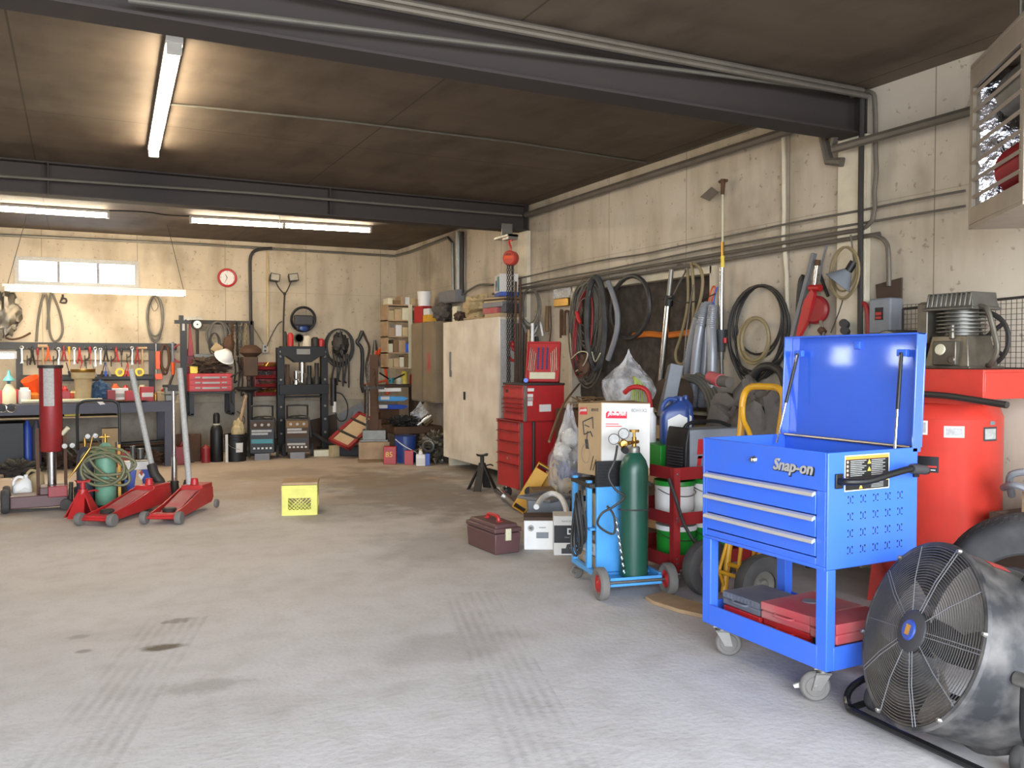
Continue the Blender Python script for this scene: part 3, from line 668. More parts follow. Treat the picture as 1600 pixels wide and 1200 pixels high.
mo = M(xf((-.01, .24, 1.35))).cyl((-.15, 0, .12), (.13, 0, .12), .1, n=26).bx(-.1, .1, -.08, .08, 0, .03).bx(-.06, .06, .06, .12, .1, .2)
for k in range(10):
    a = 2 * PI * k / 10; mo.box((-.0, math.cos(a) * .1, .12 + math.sin(a) * .1), (.2, .012, .012), (a, 0, 0))
mo.build('motor', 'iron', cmp_)
M(xf((-.01, .24, 1.35))).lathe([(0, .02), (.05, .018), (.095, 0)], (-.15, 0, .12), (-1, 0, 0), 24).build('motor_end_bell', 'galv', cmp_)
gd = M()
gx = KX - KX + .2
for k in range(27): gd.bx(gx, gx + .002, -.36 + k * .03, -.357 + k * .03, 1.35, 1.735)
for k in range(14): gd.bx(gx + .002, gx + .004, -.36, .42, 1.35 + k * .0295, 1.353 + k * .0295)
gd.build('belt_guard_mesh', 'mesh_dark', cmp_)
gf = M()
for a, b in (((-.36, 1.35), (-.36, 1.735)), ((-.36, 1.735), (.42, 1.71)), ((.42, 1.71), (.42, 1.35)), ((.42, 1.35), (-.36, 1.35))): gf.cyl((gx, a[0], a[1]), (gx, b[0], b[1]), .008, n=6)
gf.build('belt_guard_frame', 'iron', cmp_)
fw_ = M().ring((.15, -.14, 1.51), (1, 0, 0), .15, .014, 36, 6).cyl((.13, -.14, 1.51), (.17, -.14, 1.51), .03)
for k in range(5):
    a = 2 * PI * k / 5; fw_.cyl((.15, -.14, 1.51), (.15, -.14 + .15 * math.cos(a), 1.51 + .15 * math.sin(a)), .012, n=6)
fw_.build('flywheel', 'iron', cmp_)
M().bx(-.30, -.25, .13, .17, 1.41, 1.5).cyl((-.27, .15, 1.3), (-.27, .15, 1.41), .012).build('pressure_switch', 'grey', cmp_, .004)
M().cyl((-.31, .17, 1.235), (-.31, .03, 1.225), .012).cyl((-.31, .10, 1.22), (-.31, .06, 1.22), .02).sph((-.31, .16, 1.24), .024).build('outlet_valve', 'galv', cmp_)
M().tube([(-.31, .03, 1.225), (-.33, -.08, 1.22), (-.35, -.3, 1.215), (-.37, -.48, 1.2), (-.38, -.64, 1.185)], .017, 9, 5).build('air_hose', 'hose_black', cmp_)
def tank_label(name, a0, a1, z0, z1, mat, o=.0015, par=None):
    m = M(); n = 6
    for i in range(n + 1):
        a = a0 + (a1 - a0) * i / n
        m.v += [V((math.cos(a) * (TR + o), math.sin(a) * (TR + o), z)) for z in (z0, z1)]
    m.f = [(2 * i, 2 * i + 2, 2 * i + 3, 2 * i + 1) for i in range(n)]
    return m.build(name, mat, par or cmp_)
ta = math.atan2(-KY, -KX)       # the way the tank faces the camera
for a0, a1, z0, z1, mt, inn in ((ta - .5, ta - .25, 1.0, 1.075, 'paper', 'label_grey'), (ta + .0, ta + .32, 0.99, 1.05, 'paper', 'label_grey'), (ta + .66, ta + .98, .97, 1.045, 'grey_dark', 'label_grey'), (ta + .80, ta + .93, 1.055, 1.075, 'grey', 'label_grey')):
    a0, a1 = a0 + .05, a1 + .05
    t1 = tank_label('rating_label', a0, a1, z0, z1, mt)
    tank_label('label_print', a0 + .03, a1 - .03, z0 + .01, z1 - .01, inn, .0025, t1)
bp_ = tank_label('black_decal', ta - .5, ta - .02, .80, .885, 'black')
tank_label('decal_stripe', ta - .5, ta - .05, .826, .836, 'red_orange', .0025, bp_)
tank_label('decal_lettering', ta - .3, ta - .07, .811, .816, 'paper', .0025, bp_)
# wall switch beside it
sw = at_x(1384, 493, XW - .06)
t = thing('motor_switch', 'grey wall switch box with red and black buttons beside the steel column', 'switch box', sw)
M().bx(-.06, .06, -.085, .085, -.12, .11).build('box', 'grey_blue', t, .012)
M().bx(-.065, -.06, -.03, .03, -.03, .05).build('button_plate', 'black', t)
M().bx(-.071, -.065, -.022, .022, .0, .02).bx(-.071, -.065, -.022, .022, -.025, -.008).build('red_button', 'red', t, .002)
M().bx(-.05, .05, -.08, .075, -.145, -.12).build('conduit_hub', 'iron', t, .004)
solo('backing_plate', 'dark brown board on the wall just above the grey switch box', 'board', M().prism([(0, -.1, -.07), (0, .09, -.06), (0, .1, .05), (0, -.1, .08)], (-.008, 0, 0), (.006, 0, 0)), 'brown_dark', at_x(1389, 455, XW - .008))
run('air_line', 'short red rubber air line curving down beside the switch box', 'hose', wpx([(1346, 475), (1352, 476), (1356, 490), (1357, 520), (1357, 560)], .1), .017, 'red_dark', 4)
# ---- tyres by the compressor
def tyre(label, loc, r, wd, rot, group='bare tyres by the fan'):
    t = thing('tyre', label, 'tyre', loc, rot, group)
    pr = [(r * .62, -wd * .42), (r * .66, -wd * .5), (r * .8, -wd * .52), (r * .93, -wd * .46), (r * .985, -wd * .36), (r, -wd * .2), (r, wd * .2), (r * .985, wd * .36), (r * .93, wd * .46), (r * .8, wd * .52), (r * .66, wd * .5), (r * .62, wd * .42), (r * .7, wd * .38), (r * .88, wd * .3), (r * .9, 0), (r * .88, -wd * .3), (r * .7, -wd * .38), (r * .62, -wd * .42)]
    M().lathe(pr, n=56).build('casing', 'rubber', t)
    td = M()
    for k in range(60):
        a = 2 * PI * k / 60
        for s in (-1, 1): td.box((math.cos(a + s * .02) * (r - .001), math.sin(a + s * .02) * (r - .001), s * wd * .12), (.004, .014, wd * .16), (0, 0, a))
    td.build('tread_pattern', 'rubber', t)
    return t
ty_dir = math.atan2(-2.3, -3.7)
tyre('upright bare tyre leaning on the compressor behind the fan', (3.66, 2.30, .385), .36, .2, (0, R(78), ty_dir + PI))
tyre('second bare tyre standing beyond the fan stand at the picture edge', (3.62, 1.72, .32), .31, .19, (0, R(82), ty_dir + PI - .2))
# ---- scrap between compressor and wall edge
sb = thing('scrap_crate', 'tall crate of wood offcuts standing past the red compressor', 'crate', (4.42, 2.62, 0))
M().bx(-.24, .24, -.24, .24, 0, .03).bx(-.24, -.22, -.24, .24, .03, .62).bx(.22, .24, -.24, .24, .03, .62).bx(-.22, .22, -.24, -.22, .03, .62).bx(-.22, .22, .22, .24, .03, .62).build('box', 'brown_dark', sb)
for i, (x, y, h, rx, ry) in enumerate(((-.13, .1, .74, .12, -.1), (-.05, -.06, .7, -.2, .1), (-.1, -.14, .66, .1, .06), (.05, .12, .7, .08, 0.05), (.1, -.1, .76, -.1, .02))):
    solo('wood_offcut', ('split wood offcut leaning at the front of the crate', 'wood offcut tipped toward the crate middle', 'short pale wood offcut in the crate corner', 'flat wood offcut at the crate back', 'longest wood offcut near the wall')[i] , 'wood offcut', M().box((0, 0, h / 2), (.04, .07, h)), ('wood', 'card', 'tan', 'wood', 'card')[i], (4.42 + x, 2.62 + y, .031), 'wood offcuts in the crate', rz=(rx * .2, ry * .2, .3 * i))
solo('rubber_hose', 'loop of grey rubber hose lying over the crate of offcuts', 'hose', M().tube([(0, .16, -.02), (-.1, .1, .1), (-.05, -.02, .12), (-.12, -.12, .06), (-.08, -.05, .02), (-.16, .04, .06), (-.1, .14, .03)], .018, 8, 6), 'grey', (4.3, 2.66, .72))
# ================================================================ unit heater
A, B = V((3.94, 2.83, 0)), V((3.5, 2.27, 0)); hd_ = (B - A).normalized(); hn = V((-hd_.y, hd_.x, 0))
if hn.x > 0: hn = -hn
HM = Mx(((hd_.x, -hn.x, 0, 0), (hd_.y, -hn.y, 0, 0), (0, 0, 1, 0), (0, 0, 0, 1)))   # x along the face, y into the box
heat = thing('unit_heater', 'boxy beige unit heater with open louvres hung under the ceiling', 'heater', (A.x, A.y, 2.04))
W_, H_, D_ = .712, .80, .46
hm_ = M(HM).bx(0, W_, .0, D_, 0, .02).bx(0, W_, 0, D_, H_ - .02, H_).bx(0, .02, 0, D_, .02, H_ - .02).bx(W_ - .02, W_, 0, D_, .02, H_ - .02).bx(.02, W_ - .02, D_ - .02, D_, .02, H_ - .02)
hm_.bx(0.02, W_ - .02, 0, .02, .02, .1).bx(.02, W_ - .02, 0, .02, H_ - .12, H_ - .02).bx(.02, .05, 0, .02, .1, H_ - .12).bx(W_ - .05, W_ - .02, 0, .02, .1, H_ - .12)
hm_.build('cabinet', 'heater', heat, .003)
for k in range(7):
    z = .14 + k * .083
    M(HM).prism([(0, .006, z), (0, -.005, z + .010), (0, -.004, z + .013), (0, .006, z + .004)], (.03, 0, 0), (W_ - .03, 0, 0)).build('louvre', 'heater', heat)
for k in range(2):
    zz = (.22, .56)[k]
    tb = M(HM)
    for j in range(9):
        x = .32 + j * .042
        tb.lathe([(.05, -.02), (.1, -.016), (.112, 0), (.1, .016), (.05, .02)], (x, .125, zz), (1, 0, 0), 26)
    tb.cyl((.28, .125, zz), (.68, .125, zz), .07, n=20)
    tb.build('heat_exchanger', ('red_dark', 'galv')[k], heat)
fo = M(HM)
for i in range(9):
    for j in range(21):
        fo.v.append(fo.x @ V((.028 + .1 * i / 8, .04 + .3 * i / 8 + .02 * noise.noise(V((i * .9, j * .8, 5))), .05 + .7 * j / 20 )))
fo.f = [(i * 21 + j, (i + 1) * 21 + j, (i + 1) * 21 + j + 1, i * 21 + j + 1) for i in range(8) for j in range(20)]
pm('foil', 'c9c9d2', .12, 1, .3, 14., bump=1.)
fo.build('foil_lining', 'foil', heat, smooth=5)
ws = M(HM).bx(W_, W_ + .002, .0, .36, .28, H_ - .06).build('instruction_plate', 'paper', heat)
rb = M(HM)
for z in (.62, .5, .42): rb.bx(W_ + .002, W_ + .003, .02, .3, z, z + .008)
rb.build('plate_print', 'logo_red', ws)
for x in (.06, W_ - .06): M(HM).cyl((x, .2, H_), (x, .2, HC - 2.04), .008, n=8).build('hanger_rod', 'steel', heat)
# ================================================================ blue welding cart with gas cylinder
GX, GY, GA = 2.98, 4.3, R(-11)
def GR(x, y, z): return V((GX + x * math.cos(GA) - y * math.sin(GA), GY + x * math.sin(GA) + y * math.cos(GA), z))
wc = thing('welding_cart', 'light blue welding cart with red-rimmed wheels carrying the green cylinder', 'cart', (GX, GY, 0), GA)
b = M().bx(-.19, .14, -.095, .07, .085, .1).bx(-.19, .14, -.1, -.09, .07, .122).bx(-.23, -.2, -.09, .46, .095, .125).bx(.14, .16, -.05, .46, .095, .125).bx(-.2, .14, .08, .46, .095, .11)
b.build('base', 'sky_blue', wc, .002)
M().bx(-.2, .0, .095, .12, .11, .63).build('divider_panel', 'sky_blue', wc, .004)
vb = M().bx(-.2, .1, .095, .125, .63, .785)
for k in range(7): vb.bx(-.19, .09, .088, .095, .645 + k * .019, .653 + k * .019)
vb.build('vent_panel', 'black', wc, .002)
for x, y in ((-.215, .19), (-.215, .44), (.15, .44)): M().bx(x - .016, x + .016, y - .016, y + .016, .1, .66).build('post', 'sky_blue', wc, .002)
M().bx(-.235, .17, .125, .46, .62, .645).build('top_shelf', 'iron', wc, .002)
M().bx(-.23, .15, .13, .46, .36, .375).build('mid_shelf', 'sky_blue', wc, .002)
M().cyl((-.27, -.1, .096), (.2, -.1, .096), .01).build('axle', 'steel', wc)
for x in (-.25, .18):
    wl_ = M().lathe([(.055, -.022), (.08, -.028), (.094, -.02), (.096, 0), (.094, .02), (.08, .028), (.055, .022), (.055, -.022)], (x, -.1, .097), (1, 0, 0), 36).build('wheel', 'tyre_grey', wc)
    M().lathe([(.012, -.024), (.02, -.018), (.045, -.009), (.06, -.018), (.06, .018), (.045, .009), (.02, .018), (.012, .024)], (x, -.1, .097), (1, 0, 0), 28).build('rim', 'red', wl_)
for x in (-.19, .12): caster(wc, 'caster', x, .4, .045, .1, 2.2)
# argon cylinder
cyl = thing('gas_cylinder', 'tall dark green gas cylinder strapped to the light blue cart', 'gas cylinder', (GX, GY, .102))
cb = M().lathe([(0, .004), (.07, 0), (.086, .01), (.086, .62), (.083, .66), (.07, .7), (.045, .735), (.034, .745), (.034, .775), (0, .778)], n=40).build('body', 'green_cyl', cyl)
M().lathe([(.034, .738), (.036, .745), (.036, .772), (.03, .78)], n=24).build('neck_ring', 'galv', cyl)
v_ = M().cyl((0, 0, .775), (0, 0, .835), .014, n=12).cyl((0, 0, .835), (0, 0, .87), .008).cyl((-.05, -.02, .805), (.035, .01, .805), .011, n=10).cyl((0, 0, .866), (0, 0, .88), .03, n=9)
v_.build('valve', 'brass', cyl)
M().ring((0, 0, .40), (0.05, .1, 1), .0875, .005, 36, 6).build('strap', 'rubber', cyl)
rg = thing('gas_regulator', 'brass regulator with two white dial gauges on the green cylinder', 'regulator', (GX - .09, GY - .03, .905))
M().cyl((0, 0, 0), (.055, .02, 0), .013, n=12).lathe([(0, -.03), (.022, -.028), (.026, -.01), (.026, .01), (.02, .02), (0, .022)], (-.015, -.015, 0), (-.4, -.9, 0), 18).cyl((-.03, 0, .0), (-.075, .01, .028), .008).cyl((-.01, 0, .0), (-.01, .0, .05), .008).build('regulator_body', 'brass', rg)
for x, z in ((-.08, .03), (-.012, .06)):
    g = M().lathe([(0, -.012), (.03, -.012), (.033, 0), (.033, .008), (.029, .01), (.029, .007), (0, .007)], (x, -.01, z), (-.45, -.85, .1), 24).build('gauge', 'pewter', rg)
    M().lathe([(0, .0085), (.028, .0085), (.028, .007)], (x, -.01, z), (-.45, -.85, .1), 24).build('dial', 'label_grey', g)
M().lathe([(0, .03), (.02, .03), (.022, 0), (0, 0)], (-.02, -.03, -.03), (-.3, -.9, -.2), 14).build('adjusting_knob', 'black', rg)
M().tube([(-.05, 0, -.01), (-.09, -.03, -.1), (-.13, -.03, -.18), (-.1, -.06, -.26), (-.05, -.08, -.3), (-.1, -.04, -.36), (-.17, -.02, -.4), (-.18, .0, -.47), (-.1, -.04, -.52), (-.09, -.03, -.42), (-.12, -.0, -.36)], .007, 7, 5).build('hose', 'hose_black', rg)
def chain(m, a, b, r=.012, w=.0032, sag=0.):
    a, b = V(a), V(b); n = max(2, int((b - a).length / (r * 1.75)))
    for i in range(n):
        t = (i + .5) / n; p = a.lerp(b, t) - V((0, 0, sag * 4 * t * (1 - t)))
        d = (b - a).normalized(); s = d.orthogonal().normalized() if i % 2 else d.cross(d.orthogonal()).normalized()
        m.sweep([p + d * r * math.cos(q) + s * r * .6 * math.sin(q) for q in [2 * PI * j / 8 for j in range(8)]], w, 5, True)
    return m
solo('safety_chain', 'bright steel chain hanging down the light blue cart beside the cylinder', 'chain', chain(M(), (-.14, -.06, .47), (-.085, -.06, .135)), 'chrome', (GX, GY, 0), rz=GA)
run('black_hose', 'long black hose falling across the red service cart', 'hose', [(3.2, 4.25, .68), (3.22, 4.2, .55), (3.27, 4.2, .42), (3.34, 4.18, .3), (3.42, 4.12, .2)], .011, 'hose_black', 4)
lp = M()
for i in range(5):
    c = V((-.256 - .008 * i, .2 + .03 * (i % 3), .44 - .02 * i)); lp.sweep([c + V((.012 * math.sin(q * 2), .05 * math.cos(q), .17 * math.sin(q))) for q in [2 * PI * j / 22 for j in range(22)]], .008, 6, True)
solo('cable_loops', 'dark welding leads looped over the post of the light blue cart', 'cable', lp, 'hose_black', (GX, GY, 0), rz=GA)
wf = thing('wire_feeder', 'tan wire feeder with black knobs on the middle shelf of the blue cart', 'wire feeder', GR(-.04, .29, .376), GA)
M().bx(-.14, .14, -.12, .14, 0, .2).build('case', 'tan', wf, .006)
for y, z in ((-.05, .14), (.04, .15), (0, .06)): M().cyl((-.14, y, z), (-.165, y, z), .018).build('knob', 'black', wf)
M().tube([(-.141, .05, .05), (-.19, .02, .02), (-.2, -.05, .06), (-.2, -.1, .0)], .008, 6, 4).build('lead', 'hose_black', wf)
for i, (z, lb, mt) in enumerate(((.112, 'flat cardboard carton lowest on the light blue cart', 'card'), (.19, 'white-printed flat carton stacked on the lowest shelf of the light blue cart', 'paper'), (.265, 'small cardboard carton under the wire feeder shelf', 'card_dark'))):
    bx_ = thing('flat_carton', lb, 'box', GR(-.03, .3, z), GA + .05 * i, 'cartons low on the light blue cart')
    M().bx(-.15, .15, -.14, .14, 0, .072).build('box', mt, bx_, .002)
    M().bx(-.152, -.15, -.08, .08, .02, .05).build('print', 'label_grey', bx_)
# cardboard box with printed faces
cbx = thing('cardboard_box', 'tall printed cardboard box with one white face leaning on the welding cart', 'box', (2.98 + .055, 4.3 + .31, .674), (R(-3), R(2), R(-6)))
w_, l_, h_ = .17, .165, .45
M().bx(-w_, w_, -l_, l_, 0, h_).build('carton', 'card', cbx, .002)
M().bx(-w_ + .004, w_ - .002, -l_ - .0012, -l_, .05, h_ - .003).build('white_face', 'paper', cbx)
M().prism([(-w_ - .002, -l_, h_), (-w_ - .002, 0, h_ + .004), (w_, 0, h_ + .012), (w_, -l_, h_)], (0, 0, 0), (0, 0, .004)).prism([(-w_, l_, h_), (-w_, .0, h_ + .006), (w_, .01, h_ + .02), (w_, l_, h_ + .004)], (0, 0, 0), (0, 0, .004)).build('top_flaps', 'card_dark', cbx)
def jag(face, x0, x1, z0, z1, name='red_logo'):
    m = M(); n = 9
    pts = [(x0, z0), (x1, z0)] + [(x1 + (x0 - x1) * i / n, z1 - (.014 if i % 2 else 0)) for i in range(n + 1)]
    f = (lambda x, z: (x, -l_ - .0025, z)) if face == 'f' else (lambda x, z: (-w_ - .0022, x, z))
    m.prism([f(*q) for q in pts], (0, 0, 0), (0, .001, 0) if face == 'f' else (.001, 0, 0)); return m.build(name, 'logo_red', cbx)
jag('f', -.14, .005, .355, .40); jag('s', .14, .03, .375, .425)
text('powerfist', .032, 'paper', cbx, 'logo_lettering', (-.066, -l_ - .004, .383), (1, 0, 0), (0, 0, 1), .0005, .25, .001)
text('powerfist', .025, 'paper', cbx, 'logo_lettering', (-w_ - .0035, .085, .405), (0, -1, 0), (0, 0, 1), .0005, .25, .001)
text('8DH1X2', .03, 'grey', cbx, 'model_code', (.09, -l_ - .0025, .405), (1, 0, 0), (0, 0, 1), .0005)
text('8DH1X2', .026, 'grey_dark', cbx, 'model_code', (-w_ - .002, -.08, .405), (0, -1, 0), (0, 0, 1), .0005)
pl_ = M()
for k in range(2): pl_.bx(-.14, -.05 + .02 * k, -l_ - .0022, -l_ - .001, .318 - k * .014, .323 - k * .014)
pl_.build('red_print', 'logo_red', cbx)
dr = M()
S = lambda y, z: V((-w_ - .0018, y, z))
for a, c in (((.09, .33), (-.05, .36)), ((-.05, .36), (-.06, .29)), ((.09, .33), (.07, .25)), ((.07, .25), (-.02, .27)), ((.02, .27), (.03, .22)), ((-.02, .27), (-.05, .24)), ((.0, .3), (.06, .31))): dr.cyl(S(*a), S(*c), .0035, n=5)
dr.prism([S(.06, .22), S(.015, .22), S(.0, .16), S(.045, .16)], (0, 0, 0), (.001, 0, 0))
dr.build('line_drawing', 'grey_dark', cbx)
st_ = M()
for k in range(3): st_.prism([S(-.02 - k * .035, .03), S(-.03 - k * .035, .03), S(-.07 - k * .035, .12 - k * .02), S(-.06 - k * .035, .12 - k * .02)], (0, 0, 0), (.001, 0, 0))
st_.build('printed_arrows', 'brown_dark', cbx)
M().ring((-w_ - .001, .045, .13), (1, 0, 0), .06, .0015, 28, 4).build('printed_circle', 'grey', cbx)
# ================================================================ red service cart and its load
sc = thing('service_cart', 'red three-tray service cart behind the green cylinder', 'service cart', (3.27, 4.28, 0))
LX, LY = .62, .62
for z0, z1 in ((.66, .74), (.38, .46), (.11, .20)):
    tm = M().bx(0, LX, 0, LY, z0, z0 + .006)
    for s in ((0, 0, LX, 0), (LX, 0, LX, LY), (LX, LY, 0, LY), (0, LY, 0, 0)):
        x0, y0, x1, y1 = s; o = V((y1 - y0, x0 - x1, 0)).normalized() * .02
        tm.add([(x0, y0, z0), (x1, y1, z0), (x1 + o.x, y1 + o.y, z1), (x0 + o.x, y0 + o.y, z1), (x0 + .003, y0 + .003, z0), (x1 - .003, y1 + .003, z0), (x1 + o.x * .8, y1 + o.y * .8, z1), (x0 + o.x * .8, y0 + o.y * .8, z1)], [(0, 1, 2, 3), (7, 6, 5, 4), (3, 2, 6, 7)])
    tm.build('tray', 'red_dark', sc)
for x, y in ((0, 0), (LX, 0), (0, LY), (LX, LY)):
    sx, sy = (1 if x == 0 else -1), (1 if y == 0 else -1)
    pm_ = M().bx(x - .02 * sx, x + .022 * sx, y - .024 * sy, y - .018 * sy, .1, .74).bx(x - .024 * sx, x - .018 * sx, y - .02 * sy, y + .022 * sy, .1, .74)
    po_ = pm_.build('corner_post', 'red_dark', sc)
    bl_ = M()
    for z in (.15, .18, .41, .43, .7): bl_.lathe([(0, .004), (.006, .003), (.008, 0)], (x, y - .024 * sy, z), (0, -sy, 0), 8)
    bl_.build('bolt', 'steel', po_)
    caster(sc, 'caster', x + .03 * sx, y + .03 * sy, .047, .112, 1.0 + x)
def pail(label, loc, r, h, body, band, lid, group='paint pails on the red cart'):
    t = thing('pail', label, 'pail', loc, 0, group)
    M().lathe([(0, 0), (r * .9, 0), (r * .9, .01), (r * .97, h * .96), (r, h), (0, h)], n=30).build('bucket', body, t)
    M().lathe([(r * .93 + .002, h * .2), (r * .97, h * .72), (r * .93, h * .72)], n=30).build('label_band', band, t)
    M().lathe([(r * 1.03, h * .95), (r * 1.04, h), (r * 1.0, h + .02), (0, h + .022)], n=30).build('pail_lid', lid, t)
    M().tube([(-r, 0, h * .85), (-r * .8, -r * .7, h * .72), (0, -r * 1.06, h * .66), (r * .8, -r * .7, h * .72), (r, 0, h * .85)], .003, 5, 5).build('bail', 'steel', t)
    return t
pail('white pail with green lid on the middle tray of the red cart', (3.47, 4.55, .387), .13, .215, 'white', 'white', 'green')
pail('second white pail with green lid deeper on the middle tray', (3.74, 4.55, .387), .13, .215, 'white', 'paper', 'green')
pail('green pail with white lid on the bottom tray of the red cart', (3.47, 4.53, .117), .13, .2, 'green', 'green', 'white')
pail('second green pail with white lid deeper on the bottom tray', (3.74, 4.53, .117), .13, .2, 'green', 'green', 'white')
we = thing('plasma_cutter', 'grey plasma cutter with black vented front and red logo on the red cart', 'plasma cutter', (3.39, 4.31, .668))
M().bx(.005, .46, 0, .19, 0, .295).build('case', 'grey_blue', we, .01)
fr_ = M().prism([(-.03, 0, 0), (.01, 0, 0), (.01, 0, .31), (-.0, 0, .305), (-.02, 0, .21)], (0, -.008, 0), (0, .2, 0))
fr_.build('front_bezel', 'black', we, .006)
vn = M()
for k in range(10): vn.box((-.0325 + .0012 * k, .095, .02 + k * .018), (.008, .15, .007), (0, R(-5), 0))
vn.build('vent_slat', 'grey_dark', we)
M().bx(.02, .03, .07, .12, .24, .27).build('dial_plate', 'grey', we)
lg_ = M()
for x0, z0, x1, z1 in ((.07, .14, .125, .235), (.16, .14, .195, .235), (.125, .19, .16, .235), (.07, .07, .1, .13), (.115, .07, .145, .13), (.16, .07, .19, .13), (.07, .115, .19, .13)): lg_.prism([(x0, 0, z0), (x1, 0, z0), (x1 + .01, 0, z1), (x0 + .01, 0, z1)], (0, -.0015, 0), (0, 0, 0))
lg_.build('red_logo', 'red', we)
text('powermax', .05, 'black', we, 'lettering', (.175, -.0012, .045), (1, 0, 0), (0, 0, 1), .0006, .25, .001)
M().tube([(.05, .1, .3), (.1, .1, .33), (.3, .1, .335), (.42, .1, .3)], .012, 8, 4).build('carry_handle', 'black', we)
gc = thing('green_carton', 'bright green carton on the top tray of the red cart', 'box', (3.56, 4.72, .668))
M().bx(-.17, .15, -.13, .14, 0, .17).build('carton', 'green', gc, .003)
M().bx(-.172, .152, -.132, .142, .168, .174).build('carton_top', 'green', gc, .002)
def jug(label, loc, rz, mat='navy', h=.31, w=.19, d=.12, lab='paper', group=None):
    t = thing('oil_jug', label, 'jug', loc, rz, group)
    m = M(); n = 20; rows = []
    for z, k, ox in ((0, .9, 0), (.01, 1, 0), (h * .55, 1, 0), (h * .68, .96, 0), (h * .8, .72, .02), (h * .88, .34, .035), (h * .93, .16, .04)):
        rows.append([(ox * w / .19 + (w / 2) * k * math.copysign(abs(math.cos(a)) ** .45, math.cos(a)), (d / 2) * min(1, k + .1) * math.copysign(abs(math.sin(a)) ** .45, math.sin(a)), z) for a in [2 * PI * j / n for j in range(n)]])
    m.add([q for r_ in rows for q in r_], [tuple(range(n))[::-1], tuple((len(rows) - 1) * n + j for j in range(n))] + [(i * n + j, i * n + (j + 1) % n, (i + 1) * n + (j + 1) % n, (i + 1) * n + j) for i in range(len(rows) - 1) for j in range(n)])
    m.build('body', mat, t, smooth=50)
    M().tube([(-w * .42, 0, h * .66), (-w * .40, 0, h * .82), (-w * .2, 0, h * .95), (w * .08, 0, h * .93)], w * .075, 8, 4).build('handle', mat, t)
    M().lathe([(w * .1, 0), (w * .1, h * .08), (w * .09, h * .09), (0, h * .09)], (w * .21, 0, h * .92), n=14).build('cap', mat, t)
    M().prism([(-w * .3, -d / 2 - .002, h * .18), (w * .38, -d / 2 - .002, h * .18), (w * .38, -d / 2 - .002, h * .56), (w * .1, -d / 2 - .002, h * .64), (-w * .3, -d / 2 - .002, h * .52)], (0, 0, 0), (0, .002, 0)).build('jug_label', lab, t)
    return t
jug('dark blue oil jug with white label standing on the green carton', (3.56, 4.67, .843), R(-25))
jug('second dark blue oil jug just behind the labelled one', (3.70, 4.79, .668 + .175), R(-25), w=.17)
wb = thing('white_bottle', 'slim white bottle between the cardboard box and the blue jug', 'bottle', (3.47, 4.81, .843))
M().lathe([(0, 0), (.034, 0), (.036, .01), (.036, .17), (.02, .2), (0, .2)], n=20).build('body', 'white', wb)
M().lathe([(0, .235), (.017, .234), (.018, .2), (0, .2)], n=16).build('cap', 'white', wb)
# ================================================================ hand truck, tarp, floor plank
ht = thing('hand_truck', 'yellow tube hand truck with black tyres behind the blue tool cart', 'hand truck', (3.39, 3.82, 0))
def hp_(x, y, z): return V((x + .13 * z, y, z))
M().tube([hp_(0, .15, .03), hp_(0, .15, .6), hp_(0, .16, 1.0), hp_(0, .165, 1.17), hp_(-.0, .12, 1.235), hp_(0, 0, 1.245), hp_(0, -.12, 1.235), hp_(0, -.165, 1.17), hp_(0, -.16, 1.0), hp_(0, -.15, .6), hp_(0, -.15, .03)], .02, 9, 4).build('frame', 'yellow', ht)
M().tube([hp_(-.01, .15, 1.12), hp_(-.01, .13, 1.04), hp_(-.01, .04, .9), hp_(-.01, .03, .5)], .015, 8, 4).build('brace_tube', 'yellow', ht)
cr = M()
for z in (.2, .45, .75): cr.cyl(hp_(0, -.15, z), hp_(0, .15, z), .014)
cr.cyl(hp_(0, -.06, .05), hp_(0, -.06, .75), .012).cyl(hp_(0, .05, .05), hp_(0, .05, .75), .012)
cr.build('cross_tube', 'yellow', ht)
M().bx(.02, .22, -.18, .18, .004, .014).build('toe_plate', 'yellow', ht, .002)
ax_ = M().cyl((-.06, -.24, .17), (-.06, .24, .17), .011)
for s in (-1, 1): ax_.cyl((-.06, s * .12, .17), hp_(0, s * .15, .42), .01).cyl((-.06, s * .12, .17), hp_(0, s * .15, .06), .01)
ax_.build('axle', 'yellow', ht)
for s in (-1, 1):
    wo = M().lathe([(.08, -.03), (.13, -.045), (.16, -.035), (.17, 0), (.16, .035), (.13, .045), (.08, .03), (.08, -.03)], (-.06, s * .225, .171), (0, 1, 0), 30).build('wheel', 'rubber', ht)
    M().lathe([(.015, -.03), (.03, -.028), (.04, -.012), (.085, -.02), (.085, .02), (.04, .012), (.03, .028), (.015, .03)], (-.06, s * .225, .171), (0, 1, 0), 22).build('rim', 'galv', wo)
solo('covered_machine', 'dusty grey sheeted machine heaped behind the yellow hand truck', 'covered machine', M().blob((0, 0, 0), (.56, .8, 1.2), 3, .3, 2.6, 40, 30), 'cloth_grey', (4.2, 4.68, 0))
M_ = thing('grinder', 'angle tool with a dusty red cap lying on top of the sheeted machine', 'power tool', (4.1, 4.85, 1.2))
M().cyl((0, -.1, .04), (0, .1, .06), .04).build('body', 'cloth_grey', M_, .004)
M().cyl((0, .0, .05), (0, .12, .08), .05, .04).build('cap', 'dust_red', M_)
run('thick_hose', 'thick black rubber hose arching from behind the yellow hand truck', 'hose', [(4.63, 5.16, .02), (4.63, 5.17, .6), (4.63, 5.15, 1.1), (4.63, 5.11, 1.26), (4.64, 5.02, 1.34), (4.64, 4.9, 1.345), (4.64, 4.8, 1.28), (4.64, 4.76, 1.1), (4.64, 4.75, .6), (4.64, 4.75, .02)], .032, 'hose_black', 6, 10)
